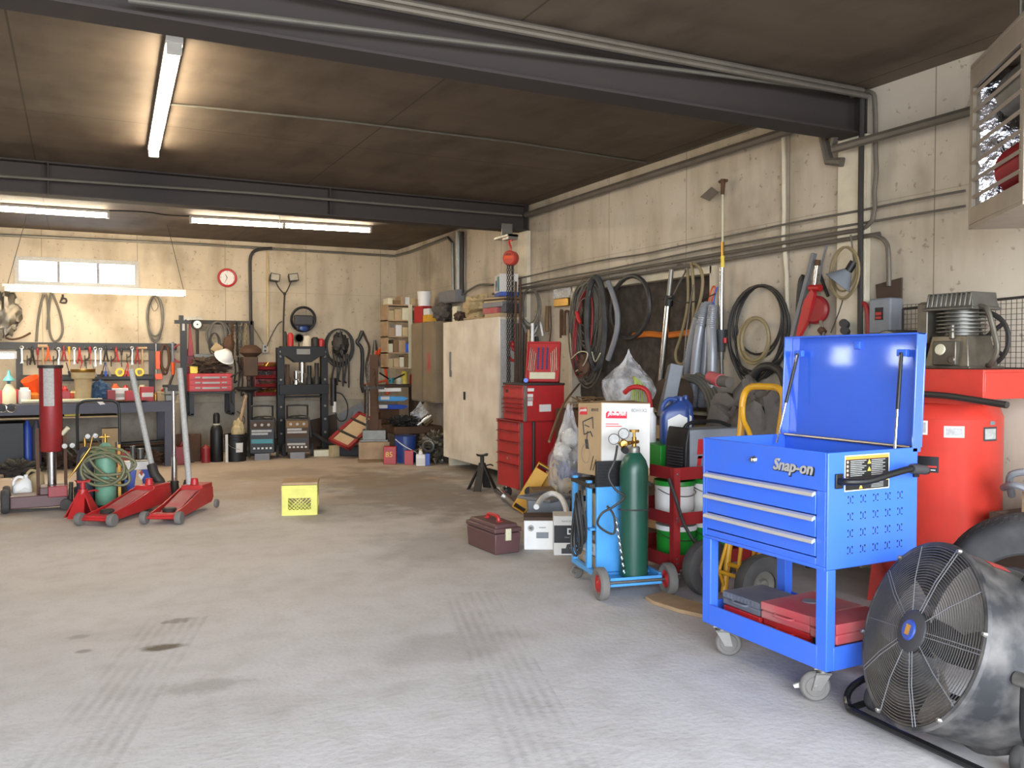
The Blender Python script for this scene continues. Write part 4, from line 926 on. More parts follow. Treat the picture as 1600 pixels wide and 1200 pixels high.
for i, (y, h, l) in enumerate(((4.12, 1.16, 'dark steel pipe standing beside the thick black hose'), (4.0, 1.08, 'shorter dark steel pipe standing behind the blue cart lid'))):
    solo('steel_pipe', l, 'pipe', M().lathe([(.032, 0), (.04, 0), (.04, h), (.032, h), (.032, h - .1)], n=18), 'iron', (4.42, y + .17, 0), 'pipes standing behind the hand truck')
pk = [at_z(*q) for q in ((1008, 937), (1035, 929), (1062, 938), (1105, 952), (1105, 968), (1060, 958), (1020, 945))]
c0 = pk[0]
pm_ = M().prism([q - c0 for q in pk], (0, 0, 0), (0, 0, .022))
solo('floor_plank', 'split pale wooden plank lying on the floor beside the blue cart', 'plank', pm_, 'wood', c0 + V((0, 0, .001)), bev=.003)
# ================================================================ boxes and bags in front of the chests
tb_ = thing('toolbox', 'brown plastic toolbox with a red carry handle on the floor', 'toolbox', (2.755, 5.79, 0), R(3))
M().box((0, 0, .075), (.2, .43, .15), None, 1.06).build('tub', 'brown_box', tb_, .008)
M().box((0, 0, .172), (.225, .46, .034)).box((0, 0, .2), (.19, .42, .03), None, .94).build('lid', 'brown_box', tb_, .008)
hh = M().tube([(0, -.085, .21), (0, -.075, .245), (0, 0, .252), (0, .075, .245), (0, .085, .21)], .014, 8, 4).build('handle', 'red', tb_)
M().bx(-.02, .02, -.115, -.08, .205, .222).build('handle_foot', 'red', hh, .004)
M().bx(-.02, .02, .08, .115, .205, .222).build('handle_foot', 'red', hh, .004)
M().bx(-.022, .022, -.238, -.218, .1, .185).bx(-.012, .012, -.244, -.236, .11, .15).build('latch', 'ivory', tb_, .003)
def carton(label, loc, rz, w, d, h, mat, name='carton', cat='box', group=None):
    t = thing(name, label, cat, loc, rz, group); M().bx(-w / 2, w / 2, -d / 2, d / 2, 0, h).build('box', mat, t, .004); return t
c1 = carton('white carton with a pale blue patch next to the brown toolbox', (3.08, 5.68, 0), R(-27), .22, .2, .215, 'white')
M().bx(-.112, .112, -.102, .102, .216, .24).build('lid', 'brown_dark', c1, .002)
M().bx(-.02, .07, -.1015, -.1, .085, .13).build('blue_patch', 'grey_blue', c1)
M().lathe([(.022, 0), (.024, .001), (.014, .0012), (.013, 0)], (-.06, -.1, .16), (0, -1, 0), 20).bx(0, .05, -.101, -.1, .16, .168).build('seal_print', 'label_grey', c1)
c2 = carton('black and white carton lettered DEF beside the light blue cart', (3.19, 5.42, 0), R(-27), .23, .2, .275, 'paper', 'def_carton')
M().bx(-.113, .113, -.1012, -.1, .09, .215).build('black_band', 'black', c2)
M().bx(-.116, .116, -.102, .102, .272, .282).build('top_flap', 'paper', c2, .002)
text('DEF', .06, 'white', c2, 'lettering', (.03, -.1018, .17), (1, 0, 0), (0, 0, 1), .0006, 0, .002)
text('Diesel Exhaust Fluid', .014, 'label_grey', c2, 'small_print', (.02, -.1018, .13), (1, 0, 0), (0, 0, 1), .0005)
text('Fluid for SCR Diesel', .014, 'grey', c2, 'small_print', (.0, -.1016, .245), (1, 0, 0), (0, 0, 1), .0005)
M().bx(-.06, .1, -.1016, -.1, .012, .05).prism([(-.03, -.1016, .05), (.0, -.1016, .05), (.02, -.1016, .085), (-.02, -.1016, .08)], (0, 0, 0), (0, .001, 0)).bx(.04, .06, -.1016, -.1, .05, .08).build('truck_print', 'grey_dark', c2)
run('clear_tube', 'white plastic tube arching out behind the DEF carton', 'hose', [at_z(838, 792, .305), at_z(848, 778, .33), at_z(862, 771, .35), at_z(876, 777, .34), at_z(884, 793, .29), at_z(885, 805, .26)], .022, 'white', 5)
tb2 = thing('grey_tub', 'scuffed grey rubber tub behind the white carton', 'tub', (3.42, 6.15, 0), R(-25))
M().box((0, 0, .14), (.3, .3, .28), None, 1.14).build('tub', 'grey_blue', tb2, .006)
M().ring((0, 0, .285), (0, 0, 1), .24, .012, 4, 6).build('rim', 'grey', tb2)
carton('brown carton wedged behind the grey tub', (3.56, 6.5, 0), R(-20), .2, .2, .3, 'card_dark')
# yellow machine skate
ms = thing('machine_skate', 'orange-yellow machine skate tipped on end by the red tool chest', 'machine skate', (3.56, 6.95, 0), R(-30))
for x, y in ((0, 0), (.13, .14)):
    SK = xf((x, y, .045), (0, R(31), 0))
    m = M(SK).bx(-.065, .065, -.05, -.04, .05, .42).bx(-.065, -.055, -.04, .05, 0, .47).bx(.055, .065, -.04, .05, 0, .47).bx(-.055, .055, -.05, .05, 0, .012).bx(-.055, .055, -.05, .05, .458, .47)
    o = m.build('channel', 'yellow', ms, .003)
    for z in (.025, .445): M(SK).cyl((-.054, 0, z), (.054, 0, z), .011).build('roller', 'iron', o)
M(xf((0, 0, .045), (0, R(31), 0))).lathe([(0, .012), (.042, .012), (.047, 0)], (0, -.05, .2), (0, -1, 0), 22).build('turntable_pad', 'rubber', ms)
# plastic bags
def bag(label, loc, d, seed, neck=.35, name='plastic_bag'):
    t = thing(name, label, 'plastic bag', loc)
    m = M(); n, k = 26, 22
    for i in range(k + 1):
        z = i / k
        r = (.62 + .42 * math.sin(min(1, z * 1.15) * PI)) * (1 - neck * max(0, z - .55) / .45 * 1.3)
        for j in range(n):
            a = 2 * PI * j / n; u = V((math.cos(a), math.sin(a), z * 1.7))
            q = r * (1 + .22 * noise.noise(u * 1.7 + V((seed, 0, 0))) + .05 * noise.noise(u * 5.5 + V((0, seed, 0)))) * (1 + (.12 * math.sin(a * 7 + seed) if z > .75 else .0))
            m.v.append(V((math.cos(a) * q * d[0] / 2, math.sin(a) * q * d[1] / 2, z * d[2] + (.04 * math.sin(a * 3 + seed) * d[2] if i == k else 0))))
    m.f = [tuple(range(n))[::-1]] + [(i * n + j, i * n + (j + 1) % n, (i + 1) * n + (j + 1) % n, (i + 1) * n + j) for i in range(k) for j in range(n)]
    m.build('film', 'film', t, smooth=30)
    return t
b1 = bag('big clear plastic bag of parts slumped between chest and cardboard box', (3.92, 6.66, .0), (.38, .38, .98), 2., .6)
for i, (x, y, z, s, mt) in enumerate(((0, 0, .02, .3, 'cloth_dark'), (.02, .03, .3, .2, 'navy'), (-.04, -.05, .18, .17, 'tan'), (-.06, .03, .5, .16, 'white'), (.03, -.06, .42, .14, 'cloth_dark'), (.03, .03, .62, .16, 'paper'))):
    M().blob((x, y, z), (s, s * 1.1, s), i + 4, .3, 2, 18, 12, False).build('bagged_part', mt, b1)
gl = M()
for i in range(8): gl.tube([(-.14 + .012 * i, -.1 + .03 * i, .12 + .01 * i), (-.17 + .012 * i, -.08 + .03 * i, .2), (-.16 + .01 * i, -.06 + .03 * i, .29)], .012, 6, 3)
gl.build('pale_cord', 'ivory', b1)
cs = thing('wooden_crate', 'dark wooden crate against the side wall under the upright plastic bag', 'crate', (4.3, 5.9, 0))
M().bx(-.32, .42, -.6, .46, 0, .93).build('crate_body', 'brown_dark', cs, .01)
bt = M()
for z in (.1, .45, .8): bt.bx(-.34, -.32, -.6, .46, z, z + .1).bx(-.32, .42, -.62, -.6, z, z + .1)
bt.build('batten', 'wood', cs)
bag('clear plastic bag standing in a peak above the cardboard box', (4.17, 6.1, .932), (.36, .5, .54), 6., .75)
cane = thing('red_hook_pipe', 'bright red cane-shaped pipe hooked up behind the cardboard box', 'pipe', (4.03, 5.72, .932))
M().tube([(.06, -.05, 0), (.05, -.05, .14), (.03, -.03, .22), (-.01, .02, .25), (-.05, .08, .24), (-.07, .13, .2)], .02, 9, 5).build('tube', 'red', cane)
rp_ = M()
for i in range(8): rp_.tube([(-.03 + .008 * i, .03 - .01 * i, 0), (-.03 + .012 * i, .03 - .01 * i, .16 + .01 * i), (-.01, .02, .27 + .008 * i), (.0 + .006 * i, .05 + .01 * i, .32)], .005, 5, 4)
solo('rope', 'bundle of yellow-green cord beside the red cane pipe', 'rope', rp_, pm('cord_green', '9aa84f', .7), (4.06, 5.82, .932))
solo('sheet_metal_box', 'grey sheet-metal box leaning beside the plastic bag', 'metal box', M().prism([(0, -.14, 0), (0, .14, 0), (0, .12, .42), (0, -.06, .44)], (-.05, 0, 0), (.05, 0, 0)), 'grey_blue', (4.26, 5.72, .932), bev=.004, rz=(0, R(12), R(-30)))
solo('hose_coil', 'stiff grey hose coiled on the crate under the insulated opening', 'hose', (lambda m: [m.sweep([V((.02 * i, (.27 + .015 * i) * math.cos(q), .03 + (.27 + .015 * i) * math.sin(q))) for q in [PI * j / 16 for j in range(17)]], .019, 8) for i in range(4)] and m)(M()), 'hose_grey', (4.5, 5.72, .935))
solo('rust_drum', 'rusty brown drum end showing through the grey hose coil', 'drum', M().cyl((-.1, 0, 0), (.08, 0, 0), .155, n=30), 'brown_dark', (4.4, 5.78, 1.09))
# ================================================================ red tool chests
def chest(label, x, y0, y1, z0, z1, drs, name='tool_chest'):
    t = thing(name, label, 'tool chest', (x, (y0 + y1) / 2, z0))
    h = z1 - z0; hw = (y1 - y0) / 2; dp = .44
    M().bx(0, dp, -hw, hw, 0, h).build('body', 'red', t, .005)
    M().bx(-.006, .02, -hw - .004, -hw + .02, 0, h).build('corner_trim', 'galv', t)
    M().bx(-.006, .02, hw - .02, hw + .004, 0, h).build('corner_trim', 'galv', t)
    for a, b_ in drs:
        d = M().bx(-.014, .01, -hw + .024, hw - .024, h * a + .004, h * b_ - .004).build('drawer', 'red', t, .003)
        M().prism([(-.014, 0, h * b_ - .004), (-.034, 0, h * b_ - .008), (-.034, 0, h * b_ - .016), (-.014, 0, h * b_ - .018)], (0, -hw + .024, 0), (0, hw - .024, 0)).build('drawer_lip', 'red_dark', d)
    return t, h, hw, dp
t, h, hw, dp = chest('red cabinet of drawers standing on casters under the smaller red chest', 3.85, 7.46, 7.97, .13, .79, ((.0, .36), (.36, .52), (.52, .70), (.70, .86), (.86, 1.)), 'tool_cabinet')
M().bx(-.02, dp + .02, -hw - .02, hw + .01, h, h + .012).build('top_rim', 'red_dark', t, .002)
M().cyl((-.016, 0, h * .44), (-.022, 0, h * .44), .012).build('lock', 'chrome', t)
for x, y in ((.06, -hw + .07), (.06, hw - .07), (dp - .06, -hw + .07), (dp - .06, hw - .07)): caster(t, 'caster', x, y, .05, .13, .4, z0=-.13)
M().tube([(.12, -hw - .03, h), (.12, -hw - .035, h * .9), (.12, -hw - .03, .04)], .015, 8, 3).build('side_bar', 'iron', t)
t, h, hw, dp = chest('smaller red tool chest with paper stickers on top of the red cabinet', 3.87, 7.42, 7.88, .803, 1.15, ((.02, .24), (.24, .36), (.36, .48), (.48, .62), (.62, .97)))
M().bx(-.008, dp + .004, -hw - .006, hw + .006, h, h + .02).build('lid', 'iron', t, .004)
for x0, x1, z0, z1, mt in ((.03, .1, .29, .32, 'paper'), (.03, .09, .235, .265, 'paper'), (.03, .09, .2, .23, 'label_grey'), (.03, .085, .15, .195, 'paper'), (.16, .29, .09, .16, 'paper')):
    M().bx(x0, x1, -hw - .0015, -hw, z0, z1).build('sticker', mt, t)
M().bx(-.016, -.012, .1, .16, .27, .3).build('badge', 'black', t)
so_ = thing('socket_set', 'open red socket set case with rows of sockets propped on the small chest', 'socket set', (4.17, 7.62, 1.176), (R(-16), 0, R(-38)))
M().bx(-.17, .17, 0, .05, 0, .42).bx(-.17, -.155, -.02, 0, 0, .42).bx(.155, .17, -.02, 0, 0, .42).bx(-.17, .17, -.02, 0, .405, .42).bx(-.17, .17, -.02, 0, 0, .015).build('case', 'red', so_, .004)
wr = M()
for i in range(4):
    for s in (-1, 1): wr.cyl((s * (.145 - .018 * i), -.008, .12 - .01 * i), (s * (.13 - .018 * i), -.008, .36 - .02 * i), .005, n=6)
wr.build('wrench', 'steel', so_)
sk = M()
for i in range(3):
    for j in range(11): sk.cyl((-.05 + i * .045, 0, .14 + j * .021), (-.05 + i * .045, -.022, .14 + j * .021), .0085, n=8)
sk.build('socket', 'navy', so_)
M().bx(-.13, .13, -.012, 0, .03, .1).build('tray', 'ivory', so_, .003)
for i, (x, y, l) in enumerate(((-.1, -.12, 'short blue-handled tool'),)):
    solo('blue_tool', 'bright blue tool lying on the lid of the small red chest', 'tool', M().cyl((0, 0, .025), (.05, .1, .025), .022), 'blue', (3.95, 7.55, 1.172))
bm_ = thing('steel_box', 'red-brown steel box standing between the red cabinet and the plastic bag', 'steel box', (4.36, 7.04, 0))
M().bx(-.2, .3, -.28, .3, 0, .93).build('box', 'rust', bm_, .01)
cw = M()
for i in range(12): cw.tube([V((-.15 + .3 * random.random(), -.25 + .5 * random.random(), .01 + .1 * random.random())) for _ in range(5)], .006, 6, 5)
solo('wire_tangle', 'tangle of orange and brown wires on the red-brown steel box', 'wire', cw, 'card_dark', (4.38, 7.04, .935))
run('leaning_cord', 'brown cord hanging down from the wire tangle past the plastic bag', 'cord', [at_z(905, 600, 1.15), at_z(885, 625, 1.05), at_z(872, 650, .95), at_z(858, 690, .8)], .01, 'card_dark', 4)
# exhaust pipe, jack stand
ex = thing('exhaust_pipe', 'bright-tipped exhaust pipe lying on the floor by the red cabinet', 'pipe', at_z(779, 768, .05))
p1 = at_z(806, 791, .05) - at_z(779, 768, .05)
M().cyl((0, 0, 0), p1 * .45, .048, n=18).build('tip', 'chrome', ex)
M().cyl(p1 * .45, p1 * 1.0, .03, n=14).build('tail', 'galv', ex)
def jack_stand(label, loc, h, mat, rz=0, lw=.045):
    t = thing('jack_stand', label, 'jack stand', loc, rz, 'jack stands')
    for k in range(4):
        a = PI / 4 + k * PI / 2; u = V((math.cos(a), math.sin(a), 0)); p = V((-u.y, u.x, 0))
        b, q = u * h * .42, u * .03
        M().prism([b + p * lw, b - p * lw, q - p * .03 + V((0, 0, h * .68)), q + p * .03 + V((0, 0, h * .68))], (0, 0, 0), u * -.012).build('leg', mat, t)
    M().cyl((0, 0, h * .52), (0, 0, h * .74), .045, .038, 16).build('collar', mat, t)
    r = M().cyl((0, 0, h * .6), (0, 0, h * .95), .022, n=12).prism([(-.06, 0, h), (-.05, 0, h * .93), (.05, 0, h * .93), (.06, 0, h), (.03, 0, h * .97), (-.03, 0, h * .97)], (0, -.03, 0), (0, .03, 0))
    r.build('ratchet_post', mat, t)
    M().tube([(.04, 0, h * .66), (.1, 0, h * .68), (.13, 0, h * .64)], .008, 6, 3).build('lever', mat, t)
    return t
jack_stand('dark rusty jack stand standing alone before the pale plywood cabinet', (3.9, 8.47, 0), .39, 'iron')
# ================================================================ plywood cabinet and what lies on it
pc = thing('plywood_cabinet', 'tall pale plywood cabinet with two doors against the side wall', 'cabinet', (4.35, 9.78, 0))
M().bx(0, .34, -.84, .84, .12, 1.89).bx(.05, .34, -.84, -.78, 0, .12).bx(.05, .34, .78, .84, 0, .12).build('carcass', 'cream', pc, .004)
d1 = M().bx(-.022, 0, -.84, .155, .125, 1.89).build('door', 'plywood', pc, .003)
d2 = M().bx(-.022, 0, .165, .84, .125, 1.885).build('door', 'plywood', pc, .003)
M().bx(-.04, -.022, .57, .59, 1.25, 1.5).bx(-.035, -.022, .55, .6, 1.18, 1.26).build('handle', 'galv', d2)
M().bx(-.034, -.022, .11, .155, .9, 1.0).build('hasp', 'iron', d1)
M().bx(.0, .33, -.862, -.842, .2, 1.86).build('side_sheet', 'label_grey', pc)
CZ = 1.893
for lb, y, x, sx, sy, sz, mt, zz in (
    ('flat brown carton at the bottom of the pile on the plywood cabinet', -.55, .18, .3, .4, .05, 'card', 0),
    ('red-ended carton on the flat brown one on the plywood cabinet', -.45, .17, .26, .35, .07, 'dust_red', .052),
    ('wide grey folder box on the pile beside the chain hoist', -.5, .2, .3, .5, .06, 'grey', .124),
    ('dark blue carton at the end of the plywood cabinet top', -.74, .18, .2, .14, .1, 'purple', 0.054)):
    carton(lb, (4.35 + x, 9.78 + y, CZ + zz), .05, sx, sy, sz, mt, 'carton', 'box', 'cartons on the plywood cabinet')
for z, mt, lb in ((.186, 'tan', 'tan manual on the grey folder box'), (.206, 'brown_dark', 'dark manual on the tan one'), (.226, 'card', 'topmost manual under the blue and white drum')):
    b_ = thing('manual', lb, 'book', (4.55, 9.32, CZ + z), .1 * z * 10, 'manuals on the plywood cabinet'); M().bx(-.12, .12, -.2, .2, 0, .019).build('cover', mt, b_, .002)
bdm = thing('parts_carton', 'blue and white carton with a round emblem on top of the cabinet pile', 'box', (4.56, 9.22, CZ + .247), R(-15))
M().bx(-.11, .11, -.17, .17, 0, .05).build('lower_band', 'blue_dark', bdm, .003)
M().bx(-.11, .11, -.17, .17, .05, .26).build('box', 'paper', bdm, .003)
M().lathe([(0, .001), (.05, .001), (.05, 0)], (-.11, .05, .15), (-1, 0, 0), 24).bx(-.112, -.11, .02, .08, .07, .13).build('emblem', 'navy', bdm)
M().bx(-.112, -.11, -.15, -.03, .06, .23).build('print', 'teal', bdm)
solo('canvas_heap', 'heap of tan canvas and caps on the plywood cabinet', 'canvas', M().blob((0, 0, 0), (.32, .55, .28), 9, .5, 2.6), 'tan', (4.54, 9.95, CZ + .023))
solo('brown_rag', 'small brown glove on the front edge of the plywood cabinet top', 'glove', M().blob((0, 0, 0), (.14, .2, .12), 5, .5, 3), 'brown_dark', (4.42, 10.27, CZ))
carton('narrow white carton tipped at the far end of the plywood cabinet', (4.44, 10.44, CZ), .3, .06, .1, .2, 'ivory')
carton('small beige carton beside the tan canvas heap', (4.5, 10.32, CZ), .4, .1, .12, .1, 'tan')
solo('loose_board', 'rough board sticking out over the plywood cabinet front', 'board', M().box((0, 0, .012), (.3, .5, .02)), 'wood', (4.5, 9.7, CZ + .0), rz=.15)
# ================================================================ steel wall locker and corner shelf
lk = thing('steel_locker', 'narrow brown steel locker hung on the side wall past the plywood cabinet', 'locker', (4.42, 11.6, .80))
M().bx(0, .32, -.46, .46, 0, 1.13).build('body', 'locker', lk, .006)
M().bx(-.012, 0, -.45, -.02, .02, 1.11).build('door', 'locker', lk, .003)
M().bx(-.012, 0, .02, .45, .02, 1.11).build('door', 'locker', lk, .003)
M().bx(-.016, -.008, -.012, .012, 0, 1.13).build('door_edge', 'galv', lk)
M().bx(-.014, -.012, -.3, -.2, .42, .7).build('red_marking', 'dust_red', lk)
LZ = 1.933
carton('red carton on the steel locker under the white cup', (4.53, 11.86, LZ), .1, .18, .26, .24, 'red')
wc_ = thing('white_cup', 'white plastic tub on top of the red carton', 'tub', (4.53, 11.84, LZ + .242)); M().lathe([(0, 0), (.085, 0), (.1, .2), (.104, .21), (.095, .21), (.08, .01)], n=22).build('tub', 'white', wc_)
carton('yellow carton on the front of the steel locker', (4.5, 11.55, LZ), -.1, .14, .22, .1, 'yellow')
carton('small white carton stacked on the yellow one', (4.5, 11.57, LZ + .102), .2, .1, .15, .09, 'paper')
solo('grey_sack', 'grey sack slumped on the steel locker behind the yellow carton', 'sack', M().blob((0, 0, 0), (.26, .4, .26), 12, .4, 2), 'cloth_grey', (4.6, 11.3, LZ))
cs_ = thing('corner_shelf', 'open wooden shelf unit crammed with cartons, hung in the far corner', 'shelf', (4.42, 12.42, 1.27))
for x in (-.31, .29): M().bx(x, x + .02, -.15, .15, 0, .93).build('side_panel', 'wood', cs_)
M().bx(.02, .08, -.165, -.15, 0, .95).build('upright', 'ivory', cs_)
for z in (0, .22, .46, .7, .93): M().bx(-.31, .31, -.15, .15, z, z + .018).build('shelf_board', 'wood', cs_)
rr = random.Random(4); shelf_cols = ['tan', 'card', 'ivory', 'card_dark', 'wood', 'paper']
cn_ = {'tan': 'tan', 'card': 'brown', 'ivory': 'cream', 'card_dark': 'dark brown', 'wood': 'grey-brown', 'paper': 'white', 'blue': 'bright blue', 'sky_blue': 'pale blue', 'yellow': 'yellow', 'navy': 'navy'}
o4 = ('first', 'second', 'third', 'fourth', 'fifth', 'sixth', 'seventh', 'eighth')
for zi, z in enumerate((.019, .239, .479, .719, .949)):
    x = -.285; k = 0
    while x < .2:
        wd = rr.uniform(.07, .12); hh_ = rr.uniform(.12, .19) if zi < 4 else rr.uniform(.06, .16)
        mt = {(1, 3): 'blue', (1, 4): 'navy', (2, 3): 'yellow', (3, 5): 'sky_blue', (3, 4): 'paper', (2, 4): 'amber'}.get((zi, k), shelf_cols[(k + zi * 2) % 6])
        carton('%s carton, %s along from the press side on the %s of corner shelf' % (cn_.get(mt, mt), o4[k], ('bottom board', 'second board', 'third board', 'fourth board', 'top')[zi]),
               (4.42 + x + wd / 2, 12.42 - .01 * (k % 3), 1.27 + z), 0, wd - .008, .24, hh_, mt, 'carton', 'box', 'cartons in the corner shelf')
        x += wd; k += 1
# ================================================================ things hung on the side wall
def wt(name, label, cat, pts, off, r, mat, k=4, n=7, group=None, closed=False):
    o = off if isinstance(off, (list, tuple)) else [off] * len(pts)
    P = [at_x(px, py, XW - o[i]) for i, (px, py) in enumerate(pts)]; c = P[0].copy()
    return solo(name, label, cat, M().tube([q - c for q in P], r, n, k, closed), mat, c, group)
def loops(m, cx, cy, rx, ry, n, off, r, jit=.12, seed=0, tilt=0.):
    """several turns of hose hung on the wall: centre and radii as seen, off = distance from the wall"""
    rd = random.Random(seed)
    for i in range(n):
        a, b = rx * (1 + rd.uniform(-jit, jit)), ry * (1 + rd.uniform(-jit, jit)); dx = rd.uniform(-jit, jit) * rx * .6
        P = []
        for j in range(28):
            q = 2 * PI * j / 28; u, v = a * math.cos(q), b * math.sin(q)
            P.append(at_x(cx + dx + u * math.cos(tilt) - v * math.sin(tilt), cy + (b - ry) * .9 + u * math.sin(tilt) + v * math.cos(tilt), XW - off - rd.uniform(0, .01) - r * 1.1 * (i % 4)))
        m.sweep(P, r, 7, True)
    return m
def local(m):
    c = m.v[0].copy(); m.v = [q - c for q in m.v]; return m, c
def hang(name, label, cat, m, mat, group=None):
    m, c = local(m); return solo(name, label, cat, m, mat, c, group)
hang('hose_coil', 'big coil of black hose hung on the wall past the long pole', 'hose', loops(M(), 1184, 510, 42, 64, 7, .04, .009, .17, 1, .12), 'hose_black')
wt('coil_tail', 'free end of black hose drooping under the big black coil', 'hose', [(1145, 560), (1158, 590), (1172, 600), (1190, 590), (1205, 572), (1222, 560)], .09, .012, 'hose_black', 5)
hang('hose_coil', 'small tan hose loop hanging inside the big black coil', 'hose', loops(M(), 1179, 530, 22, 33, 2, .12, .014, .08, 2, .1), 'hose_tan')
# corrugated exhaust hoses
rhg = 'corrugated exhaust hoses on the wall'
for i, (tx, bx_, ty, lb) in enumerate(((1098, 1066, 478, 'outermost corrugated grey exhaust hose, curving toward the insulated opening'), (1103, 1083, 474, 'second corrugated grey hose from the insulated opening'), (1108, 1098, 472, 'third corrugated grey hose from the insulated opening'), (1114, 1112, 478, 'corrugated grey hose hanging straight beside the long pole'))):
    P = catmull([at_x(tx, ty, XW - .07 - .05 * (i % 2)), at_x(tx * .75 + bx_ * .25 - 2, ty + 30, XW - .1 - .06 * (i % 2)), at_x((tx + bx_) / 2 - (4 if i < 2 else 0), ty + 75, XW - .1 - .08 * (i % 2)), at_x(bx_, 615, XW - .1 - .08 * (i % 2)), at_x(bx_ - 2, 636, XW - .1 - .08 * (i % 2))], 24)
    c = P[0].copy(); rad = [.041 + (.0016 if j % 2 else -.0016) for j in range(len(P))]; rad[0] = .02
    solo('exhaust_hose', lb, 'hose', M().sweep([q - c for q in P], rad, 10), 'hose_ribbed', c, rhg)
wt('rope', 'orange cord loop the corrugated hoses hang from', 'cord', [(1106, 478), (1110, 458), (1115, 447), (1118, 452), (1114, 464), (1110, 478)], .06, .006, 'orange')
wt('rope', 'blue cord next to the orange loop over the corrugated hoses', 'cord', [(1114, 478), (1118, 458), (1121, 448)], .06, .006, 'blue')
# pole saw
q0 = at_x(1129, 290, XW - .09)
pz = thing('pole_saw', 'long pole saw with yellow grip section standing against the side wall', 'pole saw', at_x(1129, 600, XW - .09))
def pzp(px, py, off=.09): return at_x(px, py, XW - off) - pz.location
M().cyl(pzp(1129, 300), pzp(1129, 378), .008, n=8).build('upper_rod', 'ivory', pz)
M().cyl(pzp(1129, 378), pzp(1129, 402), .013, n=8).build('clamp_sleeve', 'brass', pz)
M().cyl(pzp(1129, 400), pzp(1129, 418), .016, n=8).build('yellow_sleeve', 'warn_yellow', pz)
M().cyl(pzp(1128, 418), pzp(1127, 515), .02, n=10).build('tube', 'chrome', pz)
M().prism([pzp(1112, 292), pzp(1122, 300), pzp(1108, 314), pzp(1094, 308)], (-.004, 0, 0), (.004, 0, 0)).build('saw_head', 'pipe_grey', pz)
M().cyl(pzp(1130, 280), pzp(1129, 304), .022, .014).cyl(pzp(1124, 284), pzp(1136, 282), .012).build('head_casting', 'rust', pz)
M().cyl(pzp(1127, 515), pzp(1127, 550), .045, .03, 12).build('motor_housing', 'grey_dark', pz)
M().cyl(pzp(1120, 524), pzp(1118, 534), .02).cyl(pzp(1133, 528), pzp(1133, 536), .018).build('red_trim', 'red', pz)
M().cyl(pzp(1127, 550), pzp(1127, 562), .022).cyl(pzp(1127, 562), pzp(1128, 600), .016).build('lower_tube', 'pewter', pz)
# opening area
hang('rubber_hoop', 'black rubber hoop hanging over the insulated opening', 'hoop', loops(M(), 985, 480, 30, 49, 1, .12, .022, 0, 3, .12), 'hose_black')
wt('grey_conduit_bend', 'bent grey plastic conduit leaning over the insulated opening', 'conduit', [(950, 440), (958, 462), (964, 485), (965, 505), (962, 525), (955, 548), (950, 562)], .18, .026, 'grey', 4, 9)
cp = [at_x(1049, 421, XW - .1), at_x(1044, 474, XW - .1), at_x(1032, 602, XW - .1)]
ps = thing('steel_pole', 'bright chrome pole with a black clamp leaning across the insulated opening', 'pole', cp[2])
M().cyl(cp[0] - cp[2], cp[1] - cp[2], .022, n=12).build('upper_tube', 'galv', ps)
M().cyl(cp[1] - cp[2], (0, 0, 0), .028, n=12).build('lower_tube', 'chrome', ps)
M().cyl(at_x(1046, 462, XW - .1) - cp[2], at_x(1044, 478, XW - .1) - cp[2], .04, n=12).cyl(at_x(1038, 466, XW - .1) - cp[2], at_x(1052, 464, XW - .13) - cp[2], .016).build('clamp', 'black', ps)
M().cyl(at_x(1048, 470, XW - .11) - cp[2], at_x(1071, 424, XW - .11) - cp[2], .008).build('stay_rod', 'pewter', ps)
for i, pts in enumerate(([(1072, 412), (1075, 440), (1074, 480), (1064, 525), (1056, 550), (1058, 565), (1066, 569), (1072, 560)], [(1080, 410), (1083, 440), (1083, 500), (1078, 540), (1074, 565)], [(1084, 411), (1094, 420), (1098, 440), (1094, 470), (1084, 500), (1076, 530), (1074, 555)])):
    wt('air_hose', ('tan air hose loop hanging lowest beside the chrome pole', 'tan air hose hanging straight between the two tan loops', 'tan air hose bowed toward the corrugated hoses')[i], 'hose', pts, .05 + .03 * i, .013, 'hose_tan', 5, 8, 'tan air hoses over the opening')
wt('hose_hook', 'top bend of pale hose hooked over the conduits above the chrome pole', 'hose', [(1056, 420), (1060, 414), (1068, 415), (1072, 424)], .06, .011, 'hose_grey')
wt('steel_rod', 'thin bright rod leaning in front of the tan hoses', 'rod', [(1083, 445), (1072, 520), (1066, 600)], .14, .006, 'chrome', 1)
wt('thin_cable', 'thin black cable slung between the chrome pole clamp and the long pole', 'cable', [(1046, 466), (1060, 472), (1080, 472), (1100, 466), (1118, 459)], .1, .005, 'hose_black')
# cable bundle
cbm = loops(M(), 918, 505, 20, 68, 9, .05, .009, .34, 11, .02)
hang('cable_bundle', 'bundle of dark extension leads hung beside the insulated opening', 'cable', cbm, 'pipe_grey')
hang('cable_bundle', 'grey cables tangled in front of the dark lead bundle', 'cable', loops(M(), 920, 500, 17, 60, 10, .10, .007, .45, 12, .06), 'hose_grey')
hang('cable_bundle', 'reddish leads woven through the hanging cable bundle', 'cable', loops(M(), 912, 512, 13, 58, 3, .15, .007, .2, 13, .1), 'red_dark')
solo('wide_belt', 'wide dark drive belt hanging over the cable bundle', 'belt', (lambda m: m.sweep([at_x(931 + 14 * math.cos(q), 505 + 72 * math.sin(q), XW - .19) - at_x(931, 505, XW - .19) for q in [2 * PI * j / 36 for j in range(36)]], .03, 6, True))(M()), 'rubber', at_x(931, 505, XW - .19))
jc = thing('jumper_clamp', 'red jumper-cable clamp hanging on the front of the cable bundle', 'clamp', at_x(904, 495, XW - .2))
def jcp(px, py): return at_x(px, py, XW - .2) - jc.location
M().sweep([jcp(901, 487), jcp(904, 498), jcp(907, 505)], [.02, .024, .014], 8).build('grip', 'red', jc)
